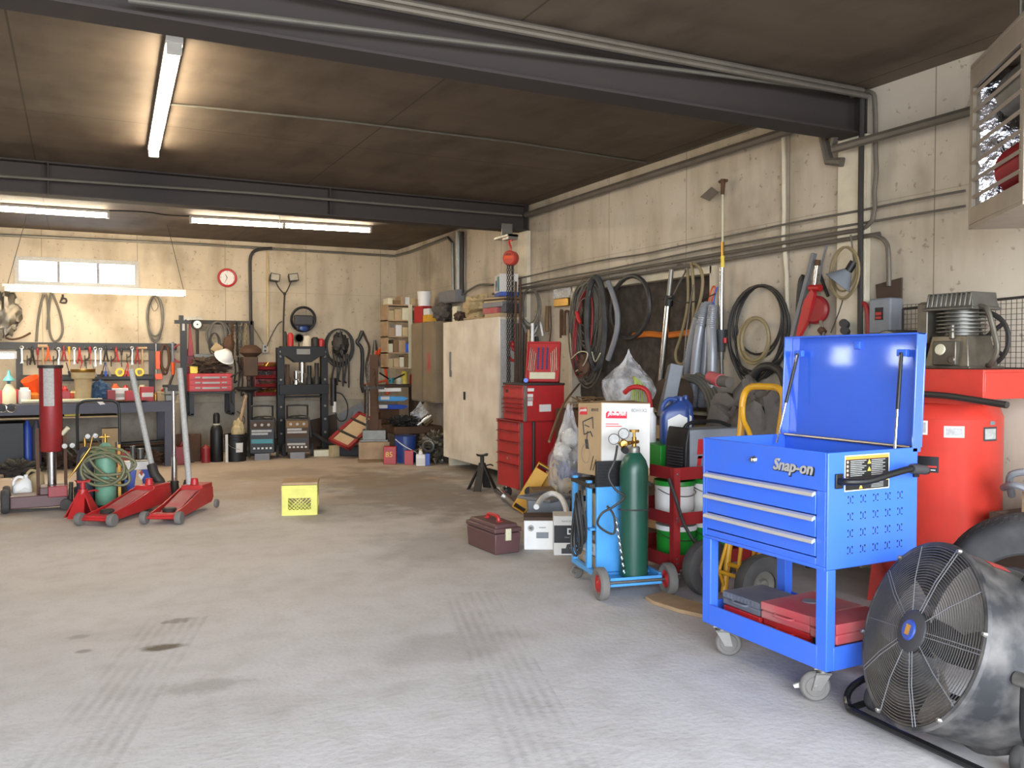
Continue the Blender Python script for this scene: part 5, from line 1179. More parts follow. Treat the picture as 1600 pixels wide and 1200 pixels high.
M().tube([jcp(902, 487), jcp(908, 470), jcp(920, 462), jcp(922, 454)], .008, 6, 4).build('lead', 'hose_grey', jc)
cl2 = hang('dangling_lead', 'loose pale wire ends splaying at the foot of the cable bundle', 'wire', M().tube([at_x(893, 560, 4.5), at_x(905, 550, 4.45), at_x(918, 552, 4.4), at_x(912, 570, 4.45), at_x(900, 580, 4.5)], .006, 6, 5).tube([at_x(925, 550, 4.5), at_x(930, 565, 4.45), at_x(938, 552, 4.4)], .006, 6, 4), 'ivory')
hang('chain_hank', 'rusty cloth and chain hank low in the cable bundle', 'hank', M().blob(at_x(913, 588, 4.5), (.13, .13, .2), 8, .4, 3, 18, 12, False), 'rust')
# small things by the far column
pkt = at_x(878, 466, XW - .05)
t = thing('clear_packet', 'yellow and clear packet pinned to the side wall above the hanging u-bolts', 'packet', pkt)
M().bx(-.02, .02, -.16, .16, 0, .11).build('cover', 'film', t, .008)
M().bx(-.018, .018, -.15, .15, -.09, 0).build('card', 'brass', t, .008)
for i, (x0, x1, y0, y1) in enumerate(((876, 879, 485, 528), (883, 889, 486, 524))):
    wt('u_bolt', ('narrow rusty u-bolt hanging under the yellow packet', 'wider rusty u-bolt hanging next to the narrow one')[i], 'u-bolt', [(x0, y1), (x0, y0 + 4), ((x0 + x1) / 2, y0), (x1, y0 + 4), (x1, y1 - 4)], .04, .012, 'rust', 4, 7, 'u-bolts under the packet')
wt('strap', 'tan webbing strap hanging between the far column and the u-bolts', 'strap', [(855, 478), (854, 500), (855, 518)], .03, .022, 'card_dark', 3, 6)
wt('strap', 'thin brown strap hanging beside the tan webbing strap', 'strap', [(860, 478), (861, 510), (859, 534)], .03, .009, 'rust', 3, 6)
for i, (a, s) in enumerate((((836, 528), 1),)):
    wt('tow_hook', 'white steel A-shaped hook on the far column', 'hook', [(835, 526), (839, 508), (842, 502), (845, 508), (848, 525)], .1, .012, 'white', 4, 8)
wt('chain_hank', 'dark chain hank hanging below the white A-shaped hook', 'chain', [(838, 526), (840, 550), (839, 580)], .1, .022, 'iron', 3)
hang('wire_coil', 'big hank of brown wire on the far steel column', 'wire', loops(M(), 829, 482, 14, 32, 7, .14, .005, .22, 21, 0), 'hose_grey')
for i, (px0, px1, mt, r, py) in enumerate(((806, 804, 'rust', .014, 440), (809, 807, 'iron', .018, 505), (813, 811, 'rust', .014, 436), (816, 815, 'iron', .02, 512), (821, 819, 'rust', .016, 520), (826, 825, 'wood', .014, 515), (832, 831, 'white', .018, 505))):
    P = [at_y(px0, py, 8.80 - .04 * i), at_y(px1, 596, 8.73 - .04 * i)]
    P[1].z = .0
    solo('steel_bar', ('rusty bar reaching highest beside the cabinet end', 'dark bar nearest the plywood cabinet end', 'second tall rusty bar behind the hoist chain', 'thick dark bar in the middle of the leaning bars', 'rusty bar near the white strip', 'wooden stick among the leaning bars', 'white strip at the column end of the leaning bars')[i], 'bar', M().cyl((0, 0, 0), P[0] - P[1], r, n=8), mt, P[1], 'bars leaning by the plywood cabinet')
# chain hoist
hq = at_x(801, 403, 4.45)
hk = thing('chain_hoist', 'orange chain hoist on a beam trolley with long hanging chains', 'chain hoist', (4.44, 8.86, hq.z))
hz = BZ - hq.z
M().bx(-.07, .07, .09, .108, hz - .09, hz + .06).bx(-.07, .07, -.06, .3, hz - .11, hz - .08).bx(-.06, .06, -.06, .1, hz - .14, hz - .08).build('trolley', 'galv', hk, .004)
for x in (-.045, .045): M().cyl((x, .108, hz + .04), (x, .14, hz + .04), .022, n=12).build('trolley_wheel', 'steel', hk)
M().tube([(0, 0, .08), (.0, .0, .13), (0, .03, .16), (0, .04, hz - .14), (0, .0, hz - .1), (0, -.03, hz - .13), (0, -.015, .19)], .013, 8, 4).build('top_hook', 'red_orange', hk)
bo_ = M().lathe([(0, -.055), (.07, -.055), (.085, -.04), (.085, .04), (.07, .055), (0, .055)], (0, 0, 0), (.75, .6, 0), 28).build('hoist_body', 'red_orange', hk)
v = V((-.75, -.6, 0)).normalized(); sd = V((.6, -.75, 0)).normalized()
M().prism([v * .058 + sd * a + V((0, 0, z)) for a, z in ((-.06, -.01), (.05, -.01), (.06, .02), (-.05, .025))], (0, 0, 0), v * .002).build('name_band', 'orange', bo_)
text('CBOLT', .035, 'black', bo_, 'lettering', v * .061 + V((0, 0, .036)), sd, (0, 0, 1), .001)
for x, y, ln in ((-.05, -.02, 1.75), (-.03, -.03, 1.75), (.04, .02, 1.05), (.02, .01, .95)):
    chain(M(), (x, y, -.06), (x, y, -ln), .017, .0045).build('chain', 'iron', hk)
lh = M().tube([(.03, .01, -.95), (.03, .01, -1.02), (.07, .0, -1.08), (.05, -.02, -1.15), (.0, -.02, -1.16), (-.02, -.0, -1.12)], .016, 8, 4).sph((.03, .01, -.98), .04)
lh.build('lower_hook', 'red', hk)
# tools near the steel column
cl = wpx([(1326, 412), (1326, 440)], .2)
gb = wpx([(1272, 396), (1240, 520), (1230, 560)], .09)
solo('grey_bar', 'grey square bar leaning on the wall beside the red disc tool', 'bar', M().cyl((0, 0, 0), gb[2] - gb[0], .022, n=4), 'grey', gb[0])
wt('black_hose', 'short black hose with a fitting hanging behind the grey bar', 'hose', [(1256, 432), (1252, 440), (1249, 470), (1247, 520), (1244, 560)], .05, .024, 'hose_black', 4)
rd_ = thing('red_puller', 'red disc-shaped puller with chrome shafts hung by the steel column', 'tool', at_x(1276, 483, XW - .1))
def rp(px, py, off=.1): return at_x(px, py, XW - off) - rd_.location
nv = V((-1, -.25, 0)).normalized()
M().lathe([(0, -.03), (.085, -.03), (.1, -.015), (.1, .015), (.085, .03), (0, .03)], rp(1274, 484), nv, 30).build('disc', 'red_dark', rd_)
M().prism([rp(1264, 470), rp(1276, 452), rp(1280, 458), rp(1270, 500), rp(1252, 535), rp(1252, 520)], (-.05, 0, 0), (-.02, 0, 0)).cyl(rp(1266, 450), rp(1282, 450), .025).build('handle_frame', 'red', rd_)
M().cyl(rp(1278, 408), rp(1273, 445), .014).build('upper_shaft', 'chrome', rd_)
M().cyl(rp(1278, 406), rp(1277, 415), .02).build('collar', 'rust', rd_)
M().cyl(rp(1282, 514), rp(1287, 520), .026).build('collar', 'rust', rd_)
M().cyl(rp(1281, 496), rp(1288, 530), .013).build('lower_shaft', 'chrome', rd_)
wt('thin_rod', 'thin grey rod slanting above the red disc tool', 'rod', [(1292, 381), (1284, 412), (1280, 440)], .06, .008, 'grey', 1)
wt('pry_tool', 'slim dark blade hanging beside the red disc tool', 'blade', [(1281, 428), (1288, 448), (1294, 463)], .05, .012, 'iron', 1, 4)
hang('cord_coil', 'coil of pale cord hung at the top of the steel column', 'cord', loops(M(), 1319, 424, 21, 38, 4, .18, .007, .12, 31, .1), 'hose_tan')
wl_ = thing('clamp_lamp', 'grey-green clamp lamp shade hanging inside the pale cord coil', 'work light', at_x(1325, 424, XW - .22))
M().lathe([(.03, 0), (.045, .02), (.10, .10), (.098, .10), (.04, .02), (.028, .005)], (0, 0, 0), (-.4, .5, -.75), 22).build('shade', 'grey_blue', wl_)
M().cyl((0, 0, 0), (.02, -.03, .06), .026).build('socket', 'black', wl_)
M().tube([(.02, -.03, .06), (.03, -.01, .14), (.02, .0, .24)], .006, 6, 3).build('cord', 'hose_grey', wl_)
wt('hanging_wire', 'thin dark wire slanting down the column under the cord coil', 'wire', [(1318, 465), (1310, 490), (1298, 520)], .15, .004, 'wire', 2)
hang('clamp_pair', 'small dark pipe clamps on the steel column above the cart lid', 'clamp', M().cyl(at_x(1318, 505, 4.62), at_x(1323, 509, 4.72), .03).cyl(at_x(1319, 516, 4.62), at_x(1324, 520, 4.72), .028), 'iron')
# ================================================================ back wall
def bt_(name, label, cat, pts, off, r, mat, k=4, n=7, group=None, closed=False):
    o = off if isinstance(off, (list, tuple)) else [off] * len(pts)
    P = [at_y(px, py, YB - o[i]) for i, (px, py) in enumerate(pts)]; c = P[0].copy()
    return solo(name, label, cat, M().tube([q - c for q in P], r, n, k, closed), mat, c, group)
def bloops(m, cx, cy, rx, ry, n, off, r, jit=.12, seed=0, cut=1.):
    rd = random.Random(seed)
    for i in range(n):
        a, b = rx * (1 + rd.uniform(-jit, jit)), ry * (1 + rd.uniform(-jit, jit)); dx = rd.uniform(-jit, jit) * rx * .6
        m.sweep([at_y(cx + dx + a * math.sin(2 * PI * j / 26), cy + (b - ry) * .9 - b * math.cos(2 * PI * j / 26), YB - off - rd.uniform(0, .01) - r * (i % 4)) for j in range(26)], r, 6, True)
    return m
# clock
ck = at_y(355, 434, YB - .03)
t = thing('wall_clock', 'round red-rimmed wall clock with a white face', 'clock', ck)
M().ring((0, 0, 0), (0, 1, 0), .125, .018, 36, 8).build('rim', 'red', t)
M().lathe([(0, .0), (.12, 0), (.12, -.025)], (0, 0, 0), (0, -1, 0), 36).build('face', 'paper', t)
for a, l, wd in ((R(-28), .06, .006), (R(205), .085, .004)):
    d = V((math.sin(a), 0, math.cos(a))); p = V((d.z, 0, -d.x))
    M().prism([p * wd, d * l + p * wd * .5, d * l - p * wd * .5, p * -wd], (0, -.006, 0), (0, -.004, 0)).build('hand', 'black', t)
for k in range(12): 
    a = 2 * PI * k / 12
    if k in (0, 3, 6, 9):
        text(str(12 if k == 0 else k), .03, 'grey_dark', t, 'numeral', (math.sin(a) * .092, -.002, math.cos(a) * .092), (1, 0, 0), (0, 0, 1), .0008)
    else: M().box((math.sin(a) * .1, -.002, math.cos(a) * .1), (.003, .003, .012), (0, a, 0)).build('hour_mark', 'grey_dark', t)
# twin work light
wk = thing('work_light', 'twin-headed work light on a forked stand rising behind the press', 'work light', (at_y(443, 540, 13.5).x, 13.5, 0))
def wp(px, py): return at_y(px, py, 13.5) - wk.location
M().tube([V((0, 0, .03)), wp(443, 545), wp(443, 500), wp(445, 459)], .014, 7, 2).tube([wp(445, 459), wp(440, 455), wp(434, 447), wp(430, 438)], .01, 7, 3).tube([wp(445, 459), wp(448, 455), wp(452, 447), wp(455, 438)], .01, 7, 3).sph(wp(445, 459), .025).build('stand', 'iron', wk)
M().box((0, 0, .015), (.4, .05, .03)).box((0, 0, .015), (.05, .3, .03)).build('stand_foot', 'iron', wk)
for px, r_ in ((429, .15), (458, -.15)):
    c = wp(px, 434)
    hd = M(xf(c, (R(-8), r_, 0))).box((0, .02, 0), (.13, .1, .105), None, 1).prism([(-.075, 0, -.06), (.075, 0, -.06), (.075, 0, .06), (-.075, 0, .06)], (0, -.045, 0), (0, -.03, 0)).build('lamp_head', 'iron', wk, .004)
    M(xf(c, (R(-8), r_, 0))).bx(-.06, .06, -.05, -.045, -.045, .045).build('lens', 'galv', hd)
# outlet
ou = at_y(414, 545, YB - .02)
t = thing('wall_outlet', 'small grey outlet box on the back wall between drill press and hydraulic press', 'outlet', ou)
M().box((0, 0, 0), (.08, .04, .13)).build('box', 'label_grey', t, .004)
for z in (-.03, .03): M().box((0, -.021, z), (.03, .004, .03)).build('socket', 'grey_dark', t)
bt_('cord', 'pale cord swooping from the rod rack to the wall outlet', 'cord', [(393, 508), (402, 520), (410, 535), (414, 541)], .03, .006, 'hose_tan')
bt_('cord', 'dark cord arching from the outlet up to the steering wheel', 'cord', [(417, 541), (424, 525), (434, 507), (441, 502)], .05, .008, 'wire')
# V-belts and gasket
vg = 'drive belts on the back wall'
bt_('drive_belt', 'long drive belt draped in two drops below the window lamp', 'belt', [(57, 534), (59, 505), (64, 475), (70, 459), (74, 470), (76, 495), (78, 520), (84, 533), (93, 530), (98, 515), (94, 490), (86, 468), (80, 458), (77, 480), (74, 515)], .03, .017, 'hose_grey', 5, 6, vg)
hang('drive_belt', 'oval drive belt pair hanging at the post end of the tool rail', 'belt', bloops(M(), 242, 496, 11.5, 34, 3, .03, .014, .07, 5), 'hose_grey', vg)
bt_('wire_ring', 'bent wire ring hanging inside the oval drive belts', 'wire', [(241, 465), (236, 475), (241, 486), (247, 478), (241, 465)], .06, .005, 'hose_grey')
hang('gasket_wreath', 'tangle of gaskets and pipes hung high on the back wall by the window', 'gasket', M().blob(at_y(8, 522, 13.55), (.36, .18, .55), 14, .55, 3, 24, 16, False), 'oily')
bt_('bent_tube', 'pair of dark bent tubes sticking out under the gasket tangle', 'tube', [(-5, 522), (15, 530), (32, 528), (48, 520)], .08, .014, 'rust', 4)
bt_('wall_clamp', 'small dark clamp hanging on the back wall under the window lamp', 'clamp', [(98, 460), (98, 466), (94, 472), (103, 473), (103, 467), (95, 466)], .03, .014, 'iron', 2)
# ---- tool rail with hanging tools
RY = YB - .03
r0, r1 = at_y(-20, 540, RY), at_y(276, 542, RY)
tr_ = thing('tool_rail', 'long black steel tool rail on the back wall over the workbench', 'tool rail', ((r0.x + r1.x) / 2, RY, r1.z))
hl = (r1.x - r0.x) / 2
M().bx(-hl - .6, hl, -.01, .01, -.05, .05).build('rail', 'black', tr_, .003)
for px in (30, 237):
    x = at_y(px, 560, RY).x - tr_.location.x
    M().bx(x - .04, x + .04, .0, .02, -.78, .05).build('upright', 'grey_dark', tr_)
def hammer(m): m.cyl((0, 0, 0), (0, 0, -.3), .014, n=8).cyl((-.06, 0, .02), (.06, 0, .02), .022, n=10); return m, 'wood'
def spanner(m): m.box((0, 0, -.11), (.02, .008, .2)).ring((0, 0, .0), (0, 1, 0), .02, .008, 12, 5).prism([(-.025, 0, -.25), (-.01, 0, -.21), (.01, 0, -.21), (.025, 0, -.25), (.012, 0, -.235), (-.012, 0, -.235)], (0, -.004, 0), (0, .004, 0)); return m, 'steel'
def pliers(m): m.cyl((0, 0, -.03), (-.03, 0, -.2), .011, n=7).cyl((0, 0, -.03), (.03, 0, -.2), .011, n=7).cyl((0, 0, -.05), (0, 0, .03), .018, .008, 8); return m, None
def driver(m): m.cyl((0, 0, .02), (0, 0, -.08), .018, .014, 8).cyl((0, 0, -.08), (0, 0, -.24), .006, n=6); return m, None
def clampT(m): m.tube([(0, 0, 0), (.05, 0, -.03), (.05, 0, -.13), (0, 0, -.16)], .012, 6, 3).cyl((0, 0, -.1), (0, 0, -.24), .007, n=6); return m, 'iron'
tl = [(hammer, 'hammer', 'hammer'), (spanner, 'spanner', 'spanner'), (pliers, 'pliers', 'pliers'), (driver, 'screwdriver', 'screwdriver'), (clampT, 'screw_clamp', 'clamp')]
seq = [1, 4, 2, 3, 0, 2, 4, 1, 2, 3, 1, 2, 4, 3, 1, 1, 2, 4, 2, 3, 4, 1, 2, 0]
hc = ['red', 'black', 'yellow', 'orange', 'iron', 'red_dark', 'wood']
hw_ = {'red': 'red-handled', 'black': 'black-handled', 'yellow': 'yellow-handled', 'orange': 'orange-handled', 'iron': 'dark steel', 'red_dark': 'dark red-handled', 'wood': 'tan-handled'}
ordn = ['first', 'second', 'third', 'fourth', 'fifth', 'sixth', 'seventh', 'eighth', 'ninth', 'tenth', 'eleventh', 'twelfth', 'thirteenth', 'fourteenth', 'fifteenth', 'sixteenth', 'seventeenth', 'eighteenth', 'nineteenth', 'twentieth', 'twenty-first', 'twenty-second', 'twenty-third', 'twenty-fourth']
for i, s in enumerate(seq):
    px = 34 + i * 8.2
    fn_, nm, ct = tl[s]; m, mt = fn_(M())
    hcol = hc[(i * 3 + s) % 7]
    adjw = hw_[hcol] if mt is None else {'wood': 'wooden-handled', 'steel': 'bright steel', 'iron': 'dark iron'}[mt]
    o = solo(nm, '%s %s, %s tool along the black rail from the window side' % (adjw, ct, ordn[i]), ct, m, mt or hcol, at_y(px, 543 + (i * 5 % 4), RY - .035), 'hand tools on the black rail')
    o.scale = (1, 1, .9 + .25 * ((i * 7) % 5) / 5)
    M().cyl((0, .035, .0), (0, -.02, .0), .004, n=5).build('rail_hook', 'steel', o)
# right end of the rail
t = thing('orange_clamp', 'orange bar clamp hanging under the oval drive belts', 'clamp', at_y(244, 550, RY - .05))
M().cyl((0, 0, .12), (0, 0, -.42), .012, n=6).build('bar', 'steel', t)
M().box((.02, 0, -.12), (.06, .04, .26)).box((.03, 0, -.36), (.1, .04, .08)).build('jaw', 'orange', t, .006)
hang('chain_hank', 'rusty chain hank hanging at the end of the tool rail', 'chain', bloops(M(), 258, 558, 7, 19, 5, .06, .012, .25, 8), 'rust')
t = thing('pry_bar', 'blue and red pry bar hanging past the rusty chain hank', 'pry bar', at_y(270, 545, RY - .06))
M().cyl((0, 0, .1), (0, 0, -.2), .02, n=8).build('shank', 'grey_blue', t)
M().cyl((0, 0, -.2), (.0, 0, -.38), .028, .02, 8).build('grip', 'orange', t)
M().tube([(0, 0, -.38), (-.03, 0, -.46), (-.06, 0, -.56)], .016, 6, 3).build('hook_end', 'iron', t)
hang('red_ring', 'red steel wheel ring hanging behind the tall post', 'ring', M().ring(at_y(281, 552, 13.6), (0.2, 1, 0), .1, .014, 24, 6, 1.3), 'red_dark')
# wall shelf under the rail
s0, s1 = at_y(30, 588, 13.5), at_y(240, 588, 13.5)
t = thing('wall_shelf', 'narrow black wall shelf below the tool rail', 'shelf', ((s0.x + s1.x) / 2, 13.58, s1.z))
hl = (s1.x - s0.x) / 2
M().bx(-hl, hl, -.1, .08, -.04, 0).build('board', 'black', t)
M().bx(-hl, hl, .08, .1, -.06, .03).build('back_strip', 'iron', t)
for px, lb in ((187, 'yellow tape roll on the narrow black shelf behind the tall tan bin'), (218, 'yellow tape roll on the black shelf nearest the tall post')):
    q = at_y(px, 586, 13.46); solo('tape_roll', lb, 'tape', M().lathe([(.035, -.02), (.06, -.02), (.06, .02), (.035, .02), (.035, -.02)], (0, 0, 0), (.2, -1, 0), 20), 'warn_yellow', (q.x, 13.5, s1.z + .061), 'tape rolls')
for i, px in enumerate((110, 122, 135, 150, 158, 165, 172, 194, 200)):
    q = at_y(px, 580, 13.55)
    lean = .2 * ((i * 5) % 3 - 1)
    lb = ('slim black', 'red-handled', 'blunt black', 'grey', 'dark', 'stubby blue', 'narrow grey', 'red', 'second red')[i]
    solo('chisel', '%s chisel upright on the narrow black shelf, %s in its row' % (lb, ordn[i]), 'chisel', M().cyl((0, 0, 0), (lean * .1, 0, .08), .016, n=7).cyl((lean * .1, 0, .08), (lean * .25, 0, .2), .006, n=6), ('black', 'red', 'black', 'grey', 'iron', 'blue_dark', 'grey', 'red', 'red')[i], (q.x, 13.54, s1.z + .001), 'chisels on the black shelf')
run('back_cable', 'pale cable stapled along the back wall under the tool rail', 'cable', bpx([(28, 563), (120, 563), (236, 563)], .02), .01, 'hose_tan')
# ---- rack with scale, wires, red toolbox
bar0, bar1 = at_y(296, 503, 13.55), at_y(394, 503, 13.55)
t = thing('rod_rack', 'dark horizontal bar on the back wall hung with wires and chains', 'rack', (bar0.x, 13.55, bar0.z))
L_ = bar1.x - bar0.x
M().bx(0, L_, -.02, .02, -.03, .03).build('bar', 'iron', t)
M().bx(L_ - .03, L_ + .02, -.02, .02, -.45, .03).build('end_post', 'iron', t)
for x in (.1, L_ - .1): M().cyl((x, 0, 0), (x, .15, 0), .012).build('bracket', 'iron', t)
t = thing('steel_post', 'black steel post with a bracket beside the red toolbox', 'post', (at_y(287, 560, 13.4).x, 13.4, 0))
M().bx(-.045, .045, -.03, .03, 0, 2.0).build('post', 'black', t)
M().bx(-.12, .1, -.05, .02, 1.92, 1.97).bx(-.06, -.0, -.05, .02, 1.97, 2.04).build('bracket', 'black', t)
q = at_y(284, 494, 13.4)
solo('steel_square', 'pale steel square resting on top of the black post', 'square', M().bx(0, .28, -.006, .006, 0, .035).bx(0, .035, -.006, .006, -.16, 0), 'label_grey', (q.x, 13.36, q.z - .05))
sc_ = thing('spring_scale', 'spring scale with a white dial hanging from the rod rack', 'scale', at_y(308, 507, 13.42))
M().lathe([(0, -.03), (.075, -.03), (.08, -.02), (.08, .02), (.075, .03), (0, .03)], (0, 0, 0), (0, -1, 0), 26).build('case', 'iron', sc_)
M().lathe([(0, .032), (.05, .032), (.055, .03)], (0, 0, 0), (0, -1, 0), 24).build('dial', 'white', sc_)
M().lathe([(0, .036), (.012, .036), (.012, .03)], (0, 0, 0), (0, -1, 0), 12).build('dial_hub', 'black', sc_)
M().cyl((0, .01, -.07), (0, .01, -.46), .022, n=8).cyl((0, .01, .07), (0, .06, .1), .012).build('stem', 'iron', sc_)
M().box((.1, 0, -.46), (.3, .06, .06)).build('hook_block', 'pewter', sc_, .008)
solo('red_lever', 'red steel lever leaning beside the spring scale', 'lever', M().prism([(-.03, 0, 0), (.05, 0, 0), (.01, 0, .5), (-.01, 0, .5)], (0, -.015, 0), (0, .015, 0)), 'red_dark', at_y(297, 556, 13.45), bev=.003)
hang('wire_hank', 'big hank of grey wire hanging from the middle of the rod rack', 'wire', bloops(M(), 340, 524, 16, 21, 8, .2, .011, .2, 3), 'hose_grey')
hang('wire_hank', 'thin dark wire loops trailing below the grey hank', 'wire', bloops(M(), 336, 540, 8, 20, 4, .28, .006, .3, 4), 'wire')
solo('card_tag', 'brown cardboard tag hanging on the wire hank', 'tag', M().box((0, 0, 0), (.13, .006, .13), (0, R(38), 0)), 'card', at_y(339, 544, 13.36))
for i, (px, y0, y1, mt, lb) in enumerate(((356, 505, 545, 'iron', 'dark chain hanging next to the grey wire hank'), (363, 504, 562, 'rust', 'long rusty chain on the rod rack'), (370, 504, 555, 'iron', 'dark chain in the middle of the hanging chains'), (377, 505, 548, 'pewter', 'bright chain near the pipe end of the rod rack'), (384, 506, 570, 'hose_tan', 'tan rope with the chains on the rod rack'))):
    a, b = at_y(px, y0, 13.515), at_y(px + (i % 3 - 1), y1, 13.5)
    solo('hanging_chain', lb, 'chain', chain(M(), (0, 0, 0), b - a, .028, .011), mt, a, 'chains on the rod rack')
solo('rusty_hook', 'rusty hook block hanging below the cardboard tag', 'hook', M().blob((0, 0, -.1), (.15, .12, .3), 6, .4, 3, 16, 12, False), 'rust', at_y(358, 545, 13.4))
for i, (px, y0, y1) in enumerate(((366, 562, 598), (372, 558, 610), (377, 575, 618))):
    a, b = at_y(px, y0, 13.685), at_y(px, y1, 13.685)
    solo('hung_rod', ('short', 'middle', 'hooked long')[i] + ' iron rod hanging by the drill press', 'rod', M().tube([(0, 0, 0), (b - a) * .5 + V((.02, 0, 0)), b - a, (b - a) + V((.04, 0, .03))], .012, 6, 3), 'iron', a, 'iron rods by the drill press')
a = at_y(294, 612, 13.2); b = at_y(361, 586, 13.2)
TBW = b.x - a.x; TZ = a.z
t = thing('bracket_shelf', 'black steel bracket table carrying the red mechanic toolbox', 'table', (a.x, 13.35, TZ))
M().bx(.0, TBW + .05, -.3, .3, -.03, -.002).build('top', 'black', t)
for x in (.035, TBW): M().bx(x - .03, x + .03, .2, .29, -.33, -.03).bx(x - .03, x + .03, -.28, -.24, -.33, -.03).bx(x - .02, x + .02, -.28, .3, -.35, -.31).build('leg', 'black', t)
t = thing('mechanic_toolbox', 'red toolbox with its lid up, heaped with parts on the bracket table', 'toolbox', (a.x + TBW / 2, 13.3, TZ))
hw = TBW / 2
M().bx(-hw, hw, -.22, .2, 0, .26).build('body', 'red', t, .006)
M().bx(-hw, hw * .5, .2, .225, .26, .52).build('lid', 'red_dark', t, .006)
for k in range(3):
    d = M().bx(-hw + .01, hw - .01, -.23, -.22, .02 + k * .075, .085 + k * .075).build('drawer', 'red', t, .002)
    M().bx(-.12, .12, -.236, -.23, .04 + k * .075, .065 + k * .075).bx(-hw + .08, -hw + .15, -.238, -.23, .045 + k * .075, .065 + k * .075).bx(hw - .15, hw - .08, -.238, -.23, .045 + k * .075, .065 + k * .075).build('drawer_pull', 'galv', d)
solo('parts_heap', 'heap of dark greasy parts on top of the open red toolbox', 'parts', M().blob((0, 0, 0), (.46, .34, .22), 7, .8, 4.5, 40, 26), 'brown_dark', (a.x + hw + .02, 13.26, TZ + .262))['kind'] = 'stuff'
solo('hard_hat', 'white hard hat lying on the parts heap of the red toolbox', 'hat', M().lathe([(0, .12), (.07, .10), (.115, .04), (.125, 0), (.15, -.01), (.12, -.012), (.11, 0)], (0, 0, 0), (.35, -.6, .7), 20), 'white', (a.x + TBW - .1, 13.14, TZ + .5))
carton('small yellow box at the lid end of the red toolbox', (a.x + .08, 13.2, TZ + .262), 0, .1, .08, .1, 'warn_yellow')
# ---- drill press
dp_ = thing('drill_press', 'old brown-topped drill press on a thick dark column', 'drill press', (2.3, 13.15, 0))
M().cyl((0, .05, .03), (0, .05, 1.45), .042, n=16).build('column', 'iron', dp_)
M().bx(-.2, .2, -.25, .2, 0, .04).build('base', 'iron', dp_, .01)
M().lathe([(0, .92), (.06, .93), (.19, .97), (.2, 1.0), (0, 1.0)], (-.05, -.12, 0), n=24).cyl((-.05, -.05, .95), (0, .05, .95), .05).build('table', 'iron', dp_)
M().box((-.03, -.06, 1.3), (.2, .36, .28)).cyl((-.05, -.16, 1.1), (-.05, -.16, 1.3), .035).cyl((-.05, -.16, 1.02), (-.05, -.16, 1.1), .014).build('head', 'brown_dark', dp_, .02)
M().lathe([(0, .2), (.08, .19), (.15, .14), (.16, .08), (.12, .05), (.06, 0), (0, 0)], (0, -.04, 1.42), n=26).build('pulley_cover', 'rust', dp_)
M().cyl((-.13, -.1, 1.25), (-.3, -.16, 1.15), .01).cyl((-.13, -.1, 1.25), (-.22, -.2, 1.38), .01).cyl((-.13, -.1, 1.25), (-.18, -.12, 1.08), .01).build('feed_handle', 'iron', dp_)
M().tube([(-.2, -.12, 1.0), (-.28, -.16, .96), (-.3, -.14, .85), (-.27, -.12, .75)], .01, 6, 4).build('hanging_hook', 'iron', dp_)
# ---- bin rack
b0, b1 = at_y(397, 620, 13.55), at_y(436, 566, 13.55)
bw, bh = b1.x - b0.x, b1.z - b0.z
t = thing('bin_rack', 'dark red steel bin rack full of brass fittings on the back wall', 'bin rack', (b0.x, 13.55, b0.z))
M().bx(0, bw, .1, .115, 0, bh).bx(0, .015, -.06, .1, 0, bh).bx(bw - .015, bw, -.06, .1, 0, bh).build('back_panel', 'red_dark', t)
for k in range(4):
    z = bh * k / 4
    s = M().prism([(0, .1, z), (0, -.08, z + .02), (0, -.1, z + bh * .13), (0, -.085, z + bh * .13), (0, -.07, z + .035), (0, .1, z + .015)], (.015, 0, 0), (bw - .015, 0, 0)).build('bin_shelf', 'red_dark', t)
    f = M(); rq = random.Random(k)
    for j in range(14): f.cyl((.03 + rq.random() * (bw - .06), -.04 + rq.random() * .08, z + .045), (.03 + rq.random() * (bw - .06), -.05 + rq.random() * .08, z + .07 + rq.random() * .06), .012, n=6)
    f.build('fittings', ('brass', 'rust', 'pewter', 'brass')[k], s)['kind'] = 'stuff'
# ---- hydraulic press
HP = thing('hydraulic_press', 'black H-frame hydraulic shop press against the back wall', 'press', (3.05, 13.1, 0))
for s in (-1, 1):
    M().bx(s * .33 - .05, s * .33 + .05, -.06, .06, .03, 1.58).build('post', 'black', HP, .003)
    M().bx(s * .33 - .04, s * .33 + .04, -.3, .3, 0, .05).build('foot', 'black', HP, .003)
    hl_ = M()
    for z in (.3, .5, .7, 1.1, 1.45, 1.52): hl_.lathe([(0, .008), (.016, .008), (.02, 0)], (s * .33, -.06, z), (0, -1, 0), 10)
    hl_.build('bolt_head', 'galv', HP)
M().prism([(-.33, 0, 1.45), (-.25, 0, 1.45), (-.12, 0, 1.36), (.12, 0, 1.36), (.25, 0, 1.45), (.33, 0, 1.45), (.33, 0, 1.6), (-.33, 0, 1.6)], (0, -.09, 0), (0, .06, 0)).build('top_beam', 'black', HP, .004)
M().bx(-.36, .38, -.1, .1, .88, 1.03).bx(-.28, .28, -.1, .1, .83, .85).build('bed_beam', 'black', HP, .004)
M().cyl((.0, 0, 1.36), (0, 0, 1.2), .05).cyl((0, 0, 1.2), (0, 0, 1.06), .028).build('ram', 'chrome', HP)
M().bx(-.1, .1, -.092, -.09, 1.48, 1.56).build('label_plate', 'galv', HP)
M().cyl((.46, -.06, .7), (.46, -.06, 1.12), .045).build('pump', 'black', HP)
M().cyl((.47, -.08, .6), (.47, -.08, .76), .03).build('pump_label', 'paper', HP)
M().tube([(.5, -.06, .9), (.6, -.06, .86), (.68, -.06, .7), (.66, -.06, .5), (.56, -.06, .46), (.5, -.06, .55), (.49, -.06, .65)], .01, 7, 5).build('pump_hose', 'hose_black', HP)
pz_ = 1.602
